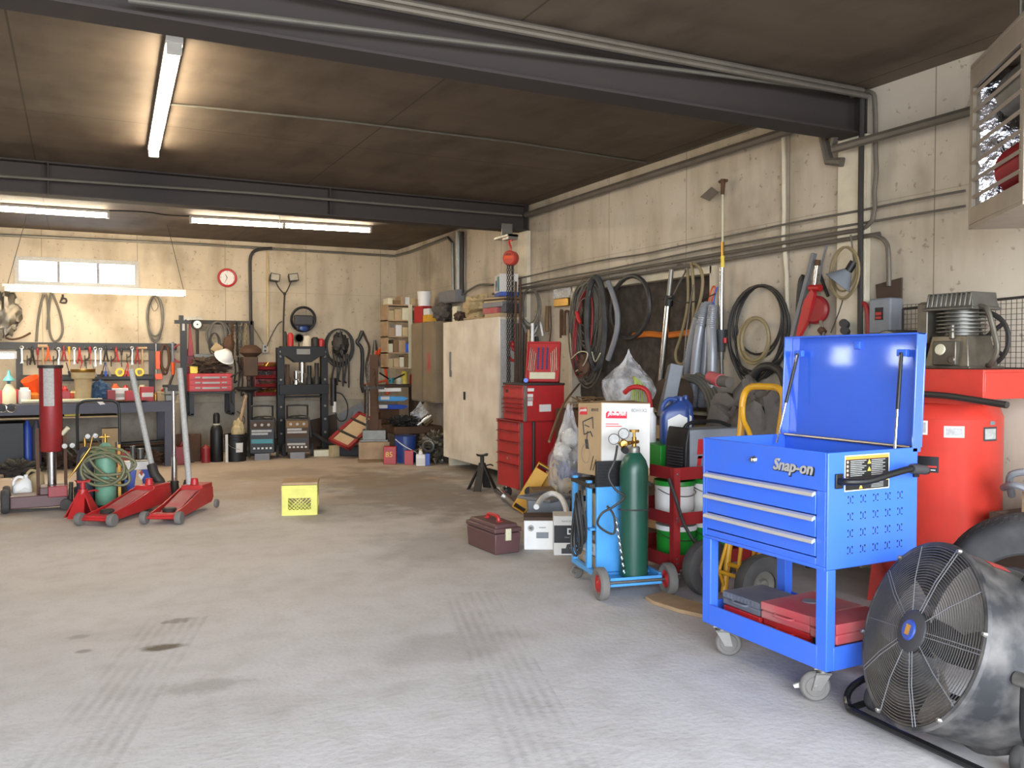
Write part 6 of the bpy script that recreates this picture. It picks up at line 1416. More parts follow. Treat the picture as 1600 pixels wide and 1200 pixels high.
g = thing('pressure_gauge', 'round pressure gauge standing on the press top beam', 'gauge', (3.0, 13.08, pz_))
M().cyl((0, 0, 0), (0, 0, .06), .012).lathe([(0, -.02), (.07, -.02), (.07, .02), (0, .02)], (0, 0, .12), (0, -1, 0), 24).build('case', 'iron', g)
M().lathe([(0, .022), (.055, .022)], (0, 0, .12), (0, -1, 0), 20).build('dial', 'paper', g)
for i, (x, mt, h, r_, lb) in enumerate(((2.80, 'iron', .22, .03, 'dark bottle on the end of the press top beam'), (2.88, 'red', .2, .045, 'red spray can leaning on the press top beam'), (3.12, 'cream', .16, .07, 'cream pot on the press top beam'), (3.25, 'iron', .14, .06, 'dark tin beside the cream pot on the press'), (3.34, 'red', .12, .05, 'red funnel-shaped grip at the corner of the press'))):
    solo('can', lb, 'can', M().lathe([(0, 0), (r_, 0), (r_, h * .8), (r_ * .5, h), (0, h)], n=14), mt, (x, 13.1, pz_), 'cans on top of the press')
sp_ = at_y(473, 499, 13.62)
t = thing('steering_wheel', 'black steering wheel hanging on the back wall above the press', 'steering wheel', (sp_.x, 13.58, sp_.z))
M().ring((0, 0, 0), (0, 1, .15), .185, .02, 40, 8).build('rim', 'black', t)
M().box((0, -.02, -.02), (.31, .06, .17)).build('hub', 'grey_dark', t, .03)
M().cyl((-.06, -.01, -.1), (-.1, .0, -.17), .015).cyl((.06, -.01, -.1), (.1, .0, -.17), .015).build('spoke', 'black', t)
solo('blue_cloth', 'dark blue cloth hanging through the steering wheel', 'cloth', M().blob((0, 0, -.06), (.2, .06, .12), 3, .3, 2, 16, 10, False), 'navy', (sp_.x, 13.6, sp_.z - .13))
# tools inside the press
for i, (x, z, h, mt, lb) in enumerate(((2.83, 1.03, .3, 'brown_dark', 'rusty hub standing on the press bed'), (2.96, 1.03, .2, 'chrome', 'bright bearing race propped on the press bed'), (3.16, 1.03, .28, 'black', 'black sleeve standing on the press bed'), (3.27, 1.03, .32, 'iron', 'dark curved bar on the press bed'))):
    solo('press_part', lb, 'machine part', M().lathe([(0, 0), (.05, 0), (.05, h * .3), (.03, h * .4), (.035, h), (0, h)], n=14), mt, (x, 13.1, z + .001), 'parts on the press bed')
# ---- hung coils right of the press
hang('cable_hank', 'loops of black cable hanging on the back wall beside the press', 'cable', bloops(M(), 531, 543, 21, 29, 5, .04, .011, .12, 9), 'wire')
hc_ = M()
for i, px in enumerate((520, 525, 530, 534, 539, 543)): hc_.tube([at_y(px, 545 + (i % 3) * 4, 13.55), at_y(px + 2, 570, 13.52), at_y(px - 1 + i % 2 * 3, 590 + (i * 7) % 12, 13.54), at_y(px + 2, 594 + (i * 7) % 12, 13.5)], .014, 6, 4)
hang('chain_cluster', 'rusty cluster of hooks and chains inside the black cable loops', 'chain', hc_.blob(at_y(532, 556, 13.5), (.24, .2, .36), 8, .5, 4, 20, 14, False), 'iron')
bt_('harness', 'dark leather harness hanging next to the black cable loops', 'harness', [(566, 517), (562, 528), (558, 535), (565, 545), (566, 570), (565, 600), (568, 613)], .05, .03, 'hose_black', 4)
bt_('harness', 'second dark strap hanging beside the leather harness', 'harness', [(566, 517), (572, 530), (577, 545), (572, 575), (577, 612)], .05, .018, 'brown_dark', 4)
# ---- orange hooks
t = thing('orange_binder', 'bright orange chain binder hooks hanging on the back wall', 'chain binder', at_y(592, 560, 13.5))
def ob(px, py): return at_y(px, py, 13.5) - t.location
M().cyl(ob(570, 601), ob(606, 594), .014).tube([ob(578, 610), ob(582, 585), ob(586, 560), ob(588, 548)], .022, 7, 4).tube([ob(606, 612), ob(604, 590), ob(600, 565), ob(594, 545), ob(590, 558)], .022, 7, 4).build('lever', 'orange', t)
M().tube([ob(576, 604), ob(580, 612), ob(574, 618), ob(577, 608)], .018, 6, 4).tube([ob(606, 605), ob(604, 616), ob(609, 612)], .018, 6, 4).build('hook', 'orange', t)
solo('grey_funnel', 'grey funnel-like scoop hanging behind the orange binder', 'scoop', M().cyl((0, 0, 0), (0, 0, .42), .07, .02, 12), 'pewter', at_y(586, 562, 13.6) + V((0, 0, -.1)))
# ================================================================ welders and floor things along the back wall
def welder(label, x, y, pat):
    t = thing('welder', label, 'welder', (x, y, 0), R(-14))
    M().bx(-.165, .165, -.18, .22, .09, .56).build('case', 'grey_dark', t, .008)
    f = M().bx(-.155, .155, -.186, -.18, .1, .55).build('front_panel', pat[0], t)
    M().bx(-.15, .15, -.19, -.186, .44, .535).build('control_strip', pat[1], f)
    for i in range(3): M().cyl((-.09 + i * .09, -.186, .49), (-.09 + i * .09, -.205, .49), .02).build('knob', 'label_grey', f)
    pr = M()
    for z, w_ in pat[2]: pr.bx(-.14, -.14 + w_, -.1885, -.186, z, z + .03)
    pr.build('panel_lettering', 'label_grey', f)
    M().bx(-.145, .145, -.188, -.186, .23, .29).build('colour_band', pat[3], f)
    lw = M()
    for i in range(5): lw.bx(-.12 + i * .055, -.09 + i * .055, -.188, -.186, .15, .175)
    lw.build('symbol_row', 'paper', f)
    M().tube([(-.14, -.1, .55), (-.14, -.1, .72), (-.12, -.1, .75), (.12, -.1, .75), (.14, -.1, .72), (.14, -.1, .55)], .012, 8, 4).build('handle', 'black', t)
    for s in (-1, 1): M().lathe([(0, -.02), (.08, -.02), (.09, 0), (.08, .02), (0, .02)], (s * .195, .12, .091), (1, 0, 0), 20).build('wheel', 'rubber', t)
    M().bx(-.1, .1, -.2, -.1, .0, .09).build('front_foot', 'grey', t)
    M().tube([(.05, -.15, .57), (-.05, -.1, .6), (-.12, -.14, .585), (.0, -.05, .6), (.14, -.12, .59), (.17, -.19, .5), (.19, -.2, .3)], .011, 6, 5).build('lead', 'hose_black', t)
    return t
welder('black wheeled welder with a teal front panel by the drill press', 2.36, 12.55, ('black', 'brown_dark', ((.39, .27), (.35, .22)), 'teal'))
welder('black wheeled welder with a brown-toned front under the hydraulic press', 2.84, 12.5, ('brown_dark', 'card_dark', ((.4, .2), (.36, .27), (.19, .25)), 'black'))
bc = thing('black_cylinder', 'small black gas cylinder on the floor beside the black bucket', 'gas cylinder', (1.72, 12.45, 0))
M().lathe([(0, 0), (.08, 0), (.085, .01), (.085, .42), (.07, .48), (.04, .51), (0, .51)], n=24).build('body', 'black', bc)
M().lathe([(.04, .5), (.045, .52), (.045, .64), (.03, .67), (0, .675)], n=18).build('valve_cap', 'black', bc)
M().lathe([(.046, .5), (.05, .52), (.045, .525)], n=18).build('collar_ring', 'ivory', bc)
bk = thing('bucket', 'black bucket with a white label holding sticks and rags', 'bucket', (1.97, 12.42, 0))
M().lathe([(0, 0), (.135, 0), (.155, .37), (.16, .375), (.148, .375), (.13, .02), (0, .02)], n=28).build('pail', 'black', bk)
lb_ = M()
for i in range(7):
    a = -PI / 2 - .15 + .11 * i; lb_.v += [V((math.cos(a) * (.1365 + z * .055), math.sin(a) * (.1365 + z * .055), z)) for z in (.13, .26)]
lb_.f = [(2 * i, 2 * i + 2, 2 * i + 3, 2 * i + 1) for i in range(6)]
lb_.build('bucket_label', 'paper', bk)
M().tube([(-.155, 0, .33), (-.1, -.14, .22), (.02, -.18, .17)], .004, 5, 4).build('bail', 'steel', bk)
for k in range(2): M().ring((0, 0, .3 + k * .035), (0, 0, 1), .155, .006, 26, 5).build('rib', 'black', bk)
solo('stick', 'long brown stick slanting out of the black bucket', 'stick', M().cyl((-.06, 0, .03), (.16, .1, .9), .022, n=7), 'wood', (1.97, 12.42, 0))
solo('rag_bundle', 'bundle of tan rags stuffed in the black bucket', 'rags', M().blob((.03, .0, .2), (.18, .18, .36), 4, .35, 2.5, 18, 14, False), 'tan', (1.97, 12.42, 0))
solo('white_tube', 'white tube standing between black cylinder and black bucket', 'tube', M().cyl((0, 0, 0), (0, 0, .38), .02, n=10), 'paper', (1.83, 12.3, 0))
solo('dark_hose', 'thin dark wire looping above the black bucket', 'wire', M().tube([(0, 0, 0), (.12, .02, .1), (.16, .04, .22), (.06, .05, .32)], .008, 6, 5), 'wire', (1.95, 12.5, .36))
solo('red_can', 'small red can on the floor next to the black cylinder', 'can', M().lathe([(0, 0), (.06, 0), (.06, .2), (.02, .24), (0, .24)], n=14), 'red_dark', (1.57, 12.4, 0))
carton('brown battered crate on the floor at the end of the workbench', (1.35, 12.75, 0), R(-10), .4, .3, .36, 'rust')
solo('rust_bar', 'rust-brown board leaning by the workbench leg', 'board', M().prism([(0, 0, 0), (.05, 0, 0), (-.05, .1, .62), (-.1, .1, .62)], (0, -.02, 0), (0, .02, 0)), 'brown_dark', (1.38, 12.5, 0))
# ---- corner pile
q0, q1, q2 = at_y(513, 693, 12.15), at_y(541, 712, 11.85), at_y(561, 650, 12.4)
u_, v_ = (q2 - q0), (q1 - q0); Lc = u_.length; u_.normalize(); v_ = (v_ - u_ * v_.dot(u_)); Wc = v_.length; v_.normalize(); n_ = u_.cross(v_)
if n_.z < 0: n_ = -n_
CM = Mx(((u_.x, v_.x, n_.x, 0), (u_.y, v_.y, n_.y, 0), (u_.z, v_.z, n_.z, 0), (0, 0, 0, 1)))
cr_ = thing('creeper', 'red and wood mechanic creeper tipped against the scrap by the press', 'creeper', q0 + V((0, 0, .05)))
def cb_(): return M(CM)
cb_().bx(0, Lc, 0, .05, -.02, .03).bx(0, Lc, Wc - .05, Wc, -.02, .03).bx(0, .04, 0, Wc, -.02, .03).bx(Lc - .04, Lc, 0, Wc, -.02, .03).build('frame', 'red_dark', cr_)
cb_().bx(.04, Lc - .04, .05, Wc - .05, -.01, .015).build('deck', 'card', cr_)
for k in (.3, .72): cb_().bx(Lc * k, Lc * k + .03, 0, Wc, .015, .035).build('strap', 'iron', cr_)
for x in (.06, Lc - .06):
    for y in (.04, Wc - .04): cb_().lathe([(0, -.012), (.03, -.012), (.03, .012), (0, .012)], (x, y, -.05), (0, 1, 0), 12).build('wheel', 'iron', cr_)
for i, (px, y, h, w_, rx, mt, lb) in enumerate(((497, 13.5, .55, .6, .12, 'brown_dark', 'dark sheet leaning on the back wall behind the press foot'), (550, 13.35, .74, .36, .15, 'grey', 'grey metal sheet with a sloped top leaning behind the creeper'), (572, 13.1, .8, .4, .1, 'grey', 'second grey metal sheet leaning nearer the corner'))):
    x = at_y(px, 680, y).x
    solo('metal_sheet', lb, 'sheet', M().prism([(-w_ / 2, 0, 0), (w_ / 2, 0, 0), (w_ / 2, 0, h), (-w_ / 2, 0, h * .75)], (0, -.01, 0), (0, .01, 0)), mt, (x, y, 0), 'sheets leaning by the press', rz=(-rx, 0, R(-10)))
solo('black_case', 'black plastic case on the floor under the tipped creeper', 'case', M().bx(-.2, .2, -.12, .12, 0, .14), 'black', (3.58, 12.42, 0), rz=R(-30), bev=.01)
solo('scrap_pipe', 'curved dark pipe lying behind the press foot', 'pipe', M().tube([(-.3, 0, .35), (-.15, .02, .28), (.1, 0, .12), (.3, .0, .05)], .03, 8, 4), 'iron', (3.33, 12.8, 0))
carton('pale wooden block between the creeper and the press foot', (3.33, 12.35, 0), R(20), .12, .1, .16, 'tan')
carton('flat white carton lying by the brown-toned welder', (3.18, 12.5, 0), R(-10), .22, .14, .09, 'ivory')
wb_ = thing('wood_block', 'large brown timber block under the dark iron post', 'timber block', (3.70, 11.62, 0), R(-18))
M().box((0, 0, .15), (.42, .4, .24)).build('block', 'wood', wb_, .01)
M().bx(-.22, .22, -.24, .2, 0, .03).build('skid', 'card_dark', wb_, .004)
ip = thing('iron_post', 'dark iron post stand wrapped in chain, standing on the timber block', 'post stand', (3.70, 11.62, .271), R(-18))
M().bx(-.16, .16, -.14, .14, 0, .16).bx(-.19, .19, -.16, .16, 0, .03).build('foot', 'pewter', ip, .006)
M().bx(-.06, .06, -.05, .05, .16, 1.2).bx(-.1, .1, -.03, .03, .16, .3).build('post', 'rust', ip, .004)
M().bx(-.14, .14, -.07, .07, .72, .76).build('crossbar', 'iron', ip)
chain(M(), (-.08, -.06, 1.1), (-.1, -.08, .15), .024, .008).build('chain', 'pewter', ip)
chain(M(), (.0, -.07, 1.0), (.06, -.07, .4), .022, .008).build('chain', 'rust', ip)
tb_ = thing('rust_table', 'low rust-brown steel table piled with parts in the far corner', 'table', (4.31, 11.75, 0))
M().bx(-.36, .34, -.28, .28, .36, .46).build('top', 'rust', tb_, .008)
for x in (-.32, .3):
    for y in (-.24, .24): M().bx(x - .02, x + .02, y - .02, y + .02, 0, .36).build('leg', 'rust', tb_)
solo('parts_pile', 'pile of greasy castings on the low rust-brown table', 'parts', M().blob((0, 0, 0), (.36, .36, .14), 15, .8, 4, 30, 20), 'iron', (4.16, 11.7, .461))['kind'] = 'stuff'
bag('small clear plastic bag standing on the rust-brown table', (4.45, 11.8, .461), (.26, .26, .335), 9., .7)
rw_ = thing('blue_rack', 'white steel frame with two blue lift arms above the rust-brown table', 'lift arms', (4.12, 12.25, 0))
M().bx(-.28, -.22, -.05, .05, 0, .98).bx(-.28, .18, -.05, .05, .93, .98).build('frame', 'white', rw_, .003)
M().bx(-.28, .2, -.05, .05, .0, .03).bx(-.28, -.22, -.12, .1, 0, .03).build('foot', 'white', rw_)
for z in (.8, .68):
    M().prism([(-.28, 0, z), (.2, 0, z - .01), (.28, 0, z + .03), (.2, 0, z + .055), (-.28, 0, z + .07)], (0, -.1, 0), (0, -.03, 0)).build('arm', 'sky_blue' if z > .75 else 'blue_dark', rw_, .004)
M().bx(-.2, -.05, -.103, -.1, .69, .74).bx(-.15, -.02, -.103, -.1, .815, .86).build('arm_label', 'paper', rw_)
for i, (px, mt, h, lb) in enumerate(((633, 'warn_yellow', .2, 'yellow-topped white spray can behind the lift arms'), (646, 'red', .16, 'red can behind the lift arms'), (655, 'red', .15, 'second red can nearest the steel locker'), (625, 'ivory', .12, 'cream tin at the white frame end'))):
    q = at_y(px, 600, 12.75)
    solo('tin', lb, 'can', M().lathe([(0, 0), (.05, 0), (.05, h * .85), (.03, h), (0, h)], n=12), mt, (q.x, 12.78, 1.022), 'tins on the corner bench')
t = thing('corner_bench', 'dark bench behind the lift arms holding tins and a tripod puller', 'bench', (4.35, 12.75, 0))
M().bx(-.42, .38, -.2, .16, .98, 1.02).build('top', 'brown_dark', t)
for x in (-.38, .34): M().bx(x - .03, x + .03, -.16, .12, 0, .98).build('leg', 'brown_dark', t)
M().bx(-.4, .36, -.18, .14, .4, .43).build('lower_shelf', 'brown_dark', t)
carton('rusty brown carton on the lower shelf of the dark corner bench', (4.25, 12.7, .432), 0, .3, .26, .25, 'rust')
t = thing('tripod_puller', 'black three-legged puller with a teal hub on the corner bench', 'puller', (4.3, 12.66, 1.021))
M().cyl((0, 0, .02), (0, 0, .1), .05).build('hub', 'teal', t)
for dx, dz in ((-.2, .12), (.2, .1), (-.04, -.0)): M().cyl((0, 0, .06), (dx, -.06, .06 + dz), .012, n=6).build('leg', 'black', t)
hang('dark_leads', 'thick tangle of dark leads hanging between corner shelf and steel locker', 'cable', (lambda m: [m.sweep([V((4.62 + .02 * (i % 3), 12.15 + .075 * math.cos(q) + .008 * (i % 4), 1.2 + .02 * i + (.45 - .03 * i) * math.sin(q))) for q in [2 * PI * j / 24 for j in range(24)]], .016, 6, True) for i in range(7)] and m)(M()), 'hose_black')
pl2 = thing('navy_pail', 'dark navy oil pail with white bail under the rust-brown table', 'pail', (4.02, 11.24, 0))
M().lathe([(0, 0), (.14, 0), (.15, .36), (.155, .365), (0, .365)], n=24).build('pail', 'navy', pl2)
M().bx(.0, .06, -.149, -.14, .1, .17).build('pail_label', 'label_grey', pl2)
M().tube([(-.15, -.02, .32), (-.08, -.15, .24), (.06, -.19, .16), (.14, -.1, .12)], .006, 5, 4).build('bail', 'white', pl2)
r_c = thing('red_gas_can', 'red can with yellow lettering beside the timber block', 'can', (3.76, 11.12, 0), R(-22))
M().bx(-.085, .085, -.06, .06, 0, .24).build('body', 'red', r_c, .008)
text('85', .1, 'warn_yellow', r_c, 'lettering', (-.01, -.061, .13), (1, 0, 0), (0, 0, 1), .001)
carton('blue carton pressed between red can and navy pail', (4.0, 11.46, 0), R(-20), .08, .08, .18, 'grey_blue')
carton('small red carton in front of the engine block', (3.96, 10.94, 0), R(-20), .12, .08, .19, 'red')
bt2 = thing('coolant_bottle', 'white and blue square bottle in front of the engine block', 'bottle', (4.06, 10.76, 0), R(-20))
M().bx(-.06, .06, -.045, .045, 0, .15).cyl((0, 0, .15), (0, 0, .2), .03, .02).build('body', 'white', bt2, .008)
M().bx(-.06, .06, -.0465, -.045, .02, .1).build('bottle_label', 'paper', bt2)
M().cyl((0, 0, .2), (0, 0, .22), .022).build('cap', 'tan', bt2)
carton('small blue carton at the side of the white bottle', (4.15, 10.74, 0), R(-20), .06, .08, .16, 'blue_dark')
eb = thing('engine_block', 'greasy engine block lump on the floor beside the plywood cabinet', 'engine', (4.4, 11.05, 0))
M().blob((0, 0, 0), (.44, .48, .4), 21, .6, 4.2, 40, 28).build('block', 'oily', eb)
M().ring((-.18, -.16, .24), (-.5, -.8, 0), .07, .02, 18, 6).cyl((-.2, .1, .2), (-.05, .1, .4), .03).build('pulley', 'pewter', eb)
solo('white_stick', 'short bright white tube lying on the engine pile', 'tube', M().cyl((0, 0, 0), (.2, 0, .13), .012, n=8), 'white', (4.2, 11.25, .5))
solo('foil_roll', 'silver foil roll at the cabinet end of the rust-brown table', 'roll', M().lathe([(0, 0), (.07, 0), (.07, .14), (0, .14)], (0, 0, 0), (.3, 0, .2), 18), 'chrome', (4.36, 11.48, .5))
# ---- milk crate on the open floor
mc = thing('milk_crate', 'pale yellow milk crate with a wooden lid, alone on the open floor', 'crate', (1.83, 7.95, 0), R(-17))
CW = .15
mcb = M()
for sx in (-1, 1):
    for ax in (0, 1):
        def pn(a0, a1, z0, z1):
            if ax == 0: mcb.bx(a0, a1, sx * CW - .006, sx * CW + .006, z0, z1)
            else: mcb.bx(sx * CW - .006, sx * CW + .006, a0, a1, z0, z1)
        pn(-CW, CW, .155, .27); pn(-CW, CW, 0, .05); pn(-CW, -.1, .05, .155); pn(.1, CW, .05, .155)
        for k in range(7):
            for s in (-1, 1):
                c = (-.1 + k * .033)
                P0, P1 = (c, .05), (max(-.1, min(.1, c + s * .1)), .05 + abs(max(-.1, min(.1, c + s * .1)) - c))
                if abs(P1[0] - P0[0]) < .01: continue
                f = (lambda a, z: (a, sx * CW, z)) if ax == 0 else (lambda a, z: (sx * CW, a, z))
                mcb.cyl(f(*P0), f(*P1), .004, n=4)
mcb.bx(-CW, CW, -CW, CW, 0, .012).bx(-CW - .008, CW + .008, -CW - .008, -CW, .23, .245).bx(-CW - .008, -CW, -CW, CW, .23, .245).bx(CW, CW + .008, -CW, CW, .23, .245)
mcb.build('crate', 'yellow_pale', mc)
M().bx(-.155, .16, -.15, .16, .272, .295).build('wooden_lid', 'wood', mc, .003)
# ================================================================ workbench
wbx0, wbx1 = -3.2, 1.13
wb1 = thing('workbench', 'long dark steel workbench against the back wall below the window', 'workbench', (wbx1, 12.2, 0))
M().bx(wbx0 - wbx1, 0, 0, 1.42, .79, .85).build('top', 'purple', wb1, .004)
M().bx(wbx0 - wbx1, 0, -.01, .01, .72, .83).build('front_rail', 'purple', wb1)
for x in (-.05, -2.28, -4.2): 
    for y in (.05, 1.2): M().bx(x - .045, x + .045, y - .04, y + .04, 0, .79).build('leg', 'purple', wb1)
M().bx(-2.1, -.65, .1, .6, .66, .68).build('under_shelf', 'card', wb1)
BT = .852
def bz(px, Y=12.5): return at_y(px, 600, Y).x
vs = thing('bench_vise', 'dark steel bench vise at the end of the workbench', 'vise', (bz(266, 12.4), 12.4, BT))
M().box((0, 0, .05), (.14, .16, .1)).box((0, -.1, .13), (.16, .08, .1)).box((0, .06, .13), (.16, .08, .1)).cyl((0, -.25, .1), (0, .05, .1), .022).cyl((-.13, -.24, .1), (.13, -.24, .1), .009).build('body', 'pewter', vs, .006)
BI = [('box', 3, .12, .1, .17, 'red', 'red carton at the far end of the bench beside the funnel bottle'), ('box', 25, .12, .1, .17, 'red', 'red carton between funnel bottle and white jug on the bench'), ('rnd', 38, .07, 0, .2, 'white', 'white plastic jug on the bench before the orange bucket'), ('rnd', 53, .06, 0, .13, 'amber', 'amber jar below the tilted orange bucket'), ('box', 98, .16, .12, .15, 'red', 'red rag box on the bench beside the tall red jack'),
      ('box', 108, .1, .1, .12, 'orange', 'small orange carton just before the tall tan bin'), ('box', 173, .1, .1, .15, 'red_dark', 'dark red carton next to the blue gloves on the bench'), ('box', 187, .2, .08, .17, 'white', 'white printed carton in the middle of the bench'), ('box', 203, .12, .1, .14, 'red', 'red carton just beyond the white printed one'), ('rnd', 216, .05, 0, .12, 'tan', 'tan tin between two red cartons on the bench'), ('box', 229, .16, .12, .19, 'red', 'biggest red carton near the vise, with a lighter band'), ('rnd', 243, .06, 0, .1, 'brass', 'brass-coloured tin beside the vise'), ('box', 251, .1, .1, .12, 'card', 'cardboard carton right behind the vise'), ('rnd', 83, .05, 0, .12, 'ivory', 'ivory bottle on the bench behind the tall red jack')]
for bi, (k, px, w_, d_, h_, mt, lb) in enumerate(BI):
    BY_ = 12.44 + .17 * (bi % 2)
    if k == 'box':
        c = carton(lb, (bz(px, BY_), BY_, BT), .1, w_, d_, h_, mt)
        M().bx(-w_ / 2 + .01, w_ / 2 - .01, -d_ / 2 - .0015, -d_ / 2, h_ * .3, h_ * .6).build('print', 'label_grey' if mt == 'white' else 'paper' if px == 229 else mt, c)
    else: solo('jar', lb, 'jar', M().lathe([(0, 0), (w_, 0), (w_, h_ * .8), (w_ * .7, h_ * .88), (w_ * .7, h_), (0, h_)], n=16), mt, (bz(px, BY_), BY_, BT))
for px, Y, r_, h_, mt, lb in ((66, 12.85, .045, .2, 'red', 'red aerosol can behind the tall jack, next to the orange bucket'), (90, 12.75, .05, .17, 'white', 'white aerosol can behind the red rag box'), (101, 12.8, .04, .2, 'red', 'slim red aerosol can behind the red rag box'), (115, 12.75, .05, .14, 'tan', 'tan tin hard against the tall tan bin'),
                         (163, 12.8, .045, .2, 'black', 'black aerosol can behind the blue gloves'), (180, 12.8, .05, .22, 'orange', 'orange aerosol can behind the white printed carton'), (196, 12.8, .045, .2, 'red', 'red aerosol can between white and red cartons'), (222, 12.8, .06, .2, 'ivory', 'ivory tin behind the biggest red carton'), (258, 12.75, .05, .17, 'red', 'red tin behind the bench vise')):
    Y += .14
    solo('aerosol_can', lb, 'can', M().lathe([(0, 0), (r_, 0), (r_, h_ * .8), (r_ * .6, h_ * .88), (r_ * .5, h_), (0, h_)], n=14), mt, (bz(px, Y), Y, BT), 'cans on the workbench')
for px, py, Y, d_, sd_, mt, lb in ((92, 715, 12.6, (.36, .26, .26), 31, 'brown_dark', 'dark heap of greasy parts under the bench behind the torch cart'), (232, 722, 12.45, (.3, .2, .18), 33, 'rust', 'rusty heap of chain and iron under the bench beside its leg'), (30, 725, 11.95, (.4, .2, .18), 35, 'cloth_dark', 'dark heap of rags and hose in front of the black case')):
    o = solo('parts_heap', lb, 'parts', M().blob((0, 0, 0), d_, sd_, .8, 4.2, 34, 22), mt, (at_y(px, py, Y).x, Y, 0)); o['kind'] = 'stuff'
solo('fuel_can', 'red fuel can on the floor behind the bench leg', 'can', M().bx(-.1, .1, -.07, .07, 0, .24).cyl((.04, 0, .24), (.07, 0, .3), .02), 'red_dark', (at_y(277, 700, 12.35).x, 12.35, 0), bev=.01)
fb = thing('funnel_bottle', 'cream bottle with a teal funnel on top at the far bench end', 'bottle', (bz(14, 12.35), 12.35, BT))
M().lathe([(0, 0), (.075, 0), (.075, .16), (.03, .25), (0, .25)], n=18).build('bottle', 'ivory', fb)
M().lathe([(.015, .24), (.02, .28), (.07, .29), (.02, .36), (.01, .42), (0, .42)], n=18).build('funnel', 'teal', fb)
oq = at_y(52, 590, 12.7)
solo('orange_bucket', 'bright orange bucket tipped over on the bench behind the tall jack', 'bucket', M().lathe([(0, 0), (.08, 0), (.11, .2), (.105, .2), (.075, .01), (0, .01)], (0, 0, 0), (-.35, -.35, .9), 22), 'orange', (oq.x + .03, 12.75, BT + .13))
solo('bucket_prop', 'amber tub propping the tipped orange bucket', 'tub', M().lathe([(0, 0), (.08, 0), (.085, .14), (0, .14)], n=18), 'amber', (oq.x + .02, 12.78, BT))
tbn = thing('tan_bin', 'tall tan tapered bin with a wide rim on the workbench', 'bin', (bz(130, 12.35), 12.35, BT))
M().lathe([(0, 0), (.085, 0), (.105, .3), (.135, .31), (.14, .42), (.13, .42), (.1, .3), (.08, .02), (0, .02)], n=22).build('bin', 'tan', tbn)
M().lathe([(.135, .38), (.145, .4), (.145, .43), (.13, .43)], n=22).build('rim', 'brass', tbn)
solo('glove_heap', 'heap of blue work gloves on the workbench beside the tan bin', 'gloves', M().blob((0, 0, 0), (.24, .2, .26), 6, .5, 3.5, 26, 18), 'denim', (bz(157, 12.5), 12.5, BT))
solo('paper_slip', 'white paper slip hanging over the bench edge below the blue gloves', 'paper', M().prism([(0, 0, 0), (.1, .02, -.1), (.12, .02, -.06), (.03, .0, .05)], (0, 0, 0), (0, .003, 0)), 'white', (bz(150, 12.18), 12.18, BT + .02))
solo('pipe_piece', 'pale round bar lying across the bench behind the tall jack', 'bar', M().cyl((0, 0, .03), (.9, .0, .03), .025, n=10), 'ivory', (bz(33, 12.27), 12.27, BT))
solo('flat_tray', 'brown metal tray lying flat in front of the white printed carton', 'tray', M().lathe([(0, 0), (.16, 0), (.2, .02), (.19, .022), (.15, .006), (0, .006)], n=24), 'rust', (bz(205, 12.32), 12.32, BT))
for i, px in enumerate((3, 17)):
    q = at_y(px, 638, 12.1); t = thing('headlamp', ('round silver lamp at the very end of the bench front', 'round silver lamp hanging under the funnel bottle')[i], 'lamp', (q.x, 12.135, q.z), 0, 'silver lamps on the bench front')
    M().lathe([(0, -.06), (.03, -.05), (.05, -.01), (.054, 0), (.046, .003), (.04, -.003), (0, -.002)], (0, 0, 0), (.25, -1, 0), 26).build('bowl', 'chrome', t)
    M().lathe([(0, .0), (.039, -.002), (.039, -.005)], (0, -.002, 0), (.25, -1, 0), 22).build('lens', 'grey_dark', t)
US = .681
c = carton('yellow first-aid style box on the plywood shelf under the bench', (bz(112, 12.45), 12.45, US), 0, .18, .12, .1, 'warn_yellow')
for i, (px, Y, w_, d_, h_, mt, lb) in enumerate(((3, 12.5, .5, .5, .62, 'black', 'big black case under the far end of the workbench'), (192, 12.5, .16, .3, .2, 'red', 'small red drawer unit under the workbench shelf'), (225, 12.8, .5, .3, .22, 'iron', 'dark steel box on the floor deep under the workbench'), (150, 12.9, .4, .3, .3, 'card_dark', 'brown carton on the floor deep under the workbench'), (172, 12.6, .2, .2, .5, 'card', 'upright cardboard carton under the plywood shelf'))):
    carton(lb, (at_y(px, 690, Y).x, Y, 0.0), 0, w_, d_, h_, mt)
for i, px in enumerate((43, 57)):
    solo('blue_bottle', ('blue gas bottle under the workbench nearest the black case', 'second blue gas bottle beside it under the workbench')[i], 'gas bottle', M().lathe([(0, 0), (.055, 0), (.055, .54), (.03, .6), (.02, .64), (0, .64)], n=18), ('blue_dark', 'purple')[i], (at_y(px, 690, 12.35).x, 12.35, 0), 'gas bottles under the bench')
for i, (px, r_, mt, lb) in enumerate(((210, .03, 'iron', 'dark bar lying on the steel box under the bench'), (238, .02, 'rust', 'rusty bar lying deeper under the bench'))):
    solo('scrap_bar', lb, 'bar', M().cyl((-.4, 0, .0), (.4, -.05, .03), r_, n=7), mt, (at_y(px, 690, 12.8 - .1 * i).x, 12.8 - .1 * i, .222 + r_), 'bars under the bench')
t = thing('paint_tin', 'bright tin can standing on the small red drawer unit', 'can', (at_y(185, 690, 12.5).x, 12.5, .201)); M().lathe([(0, 0), (.045, 0), (.045, .12), (0, .12)], n=16).build('tin', 'chrome', t)
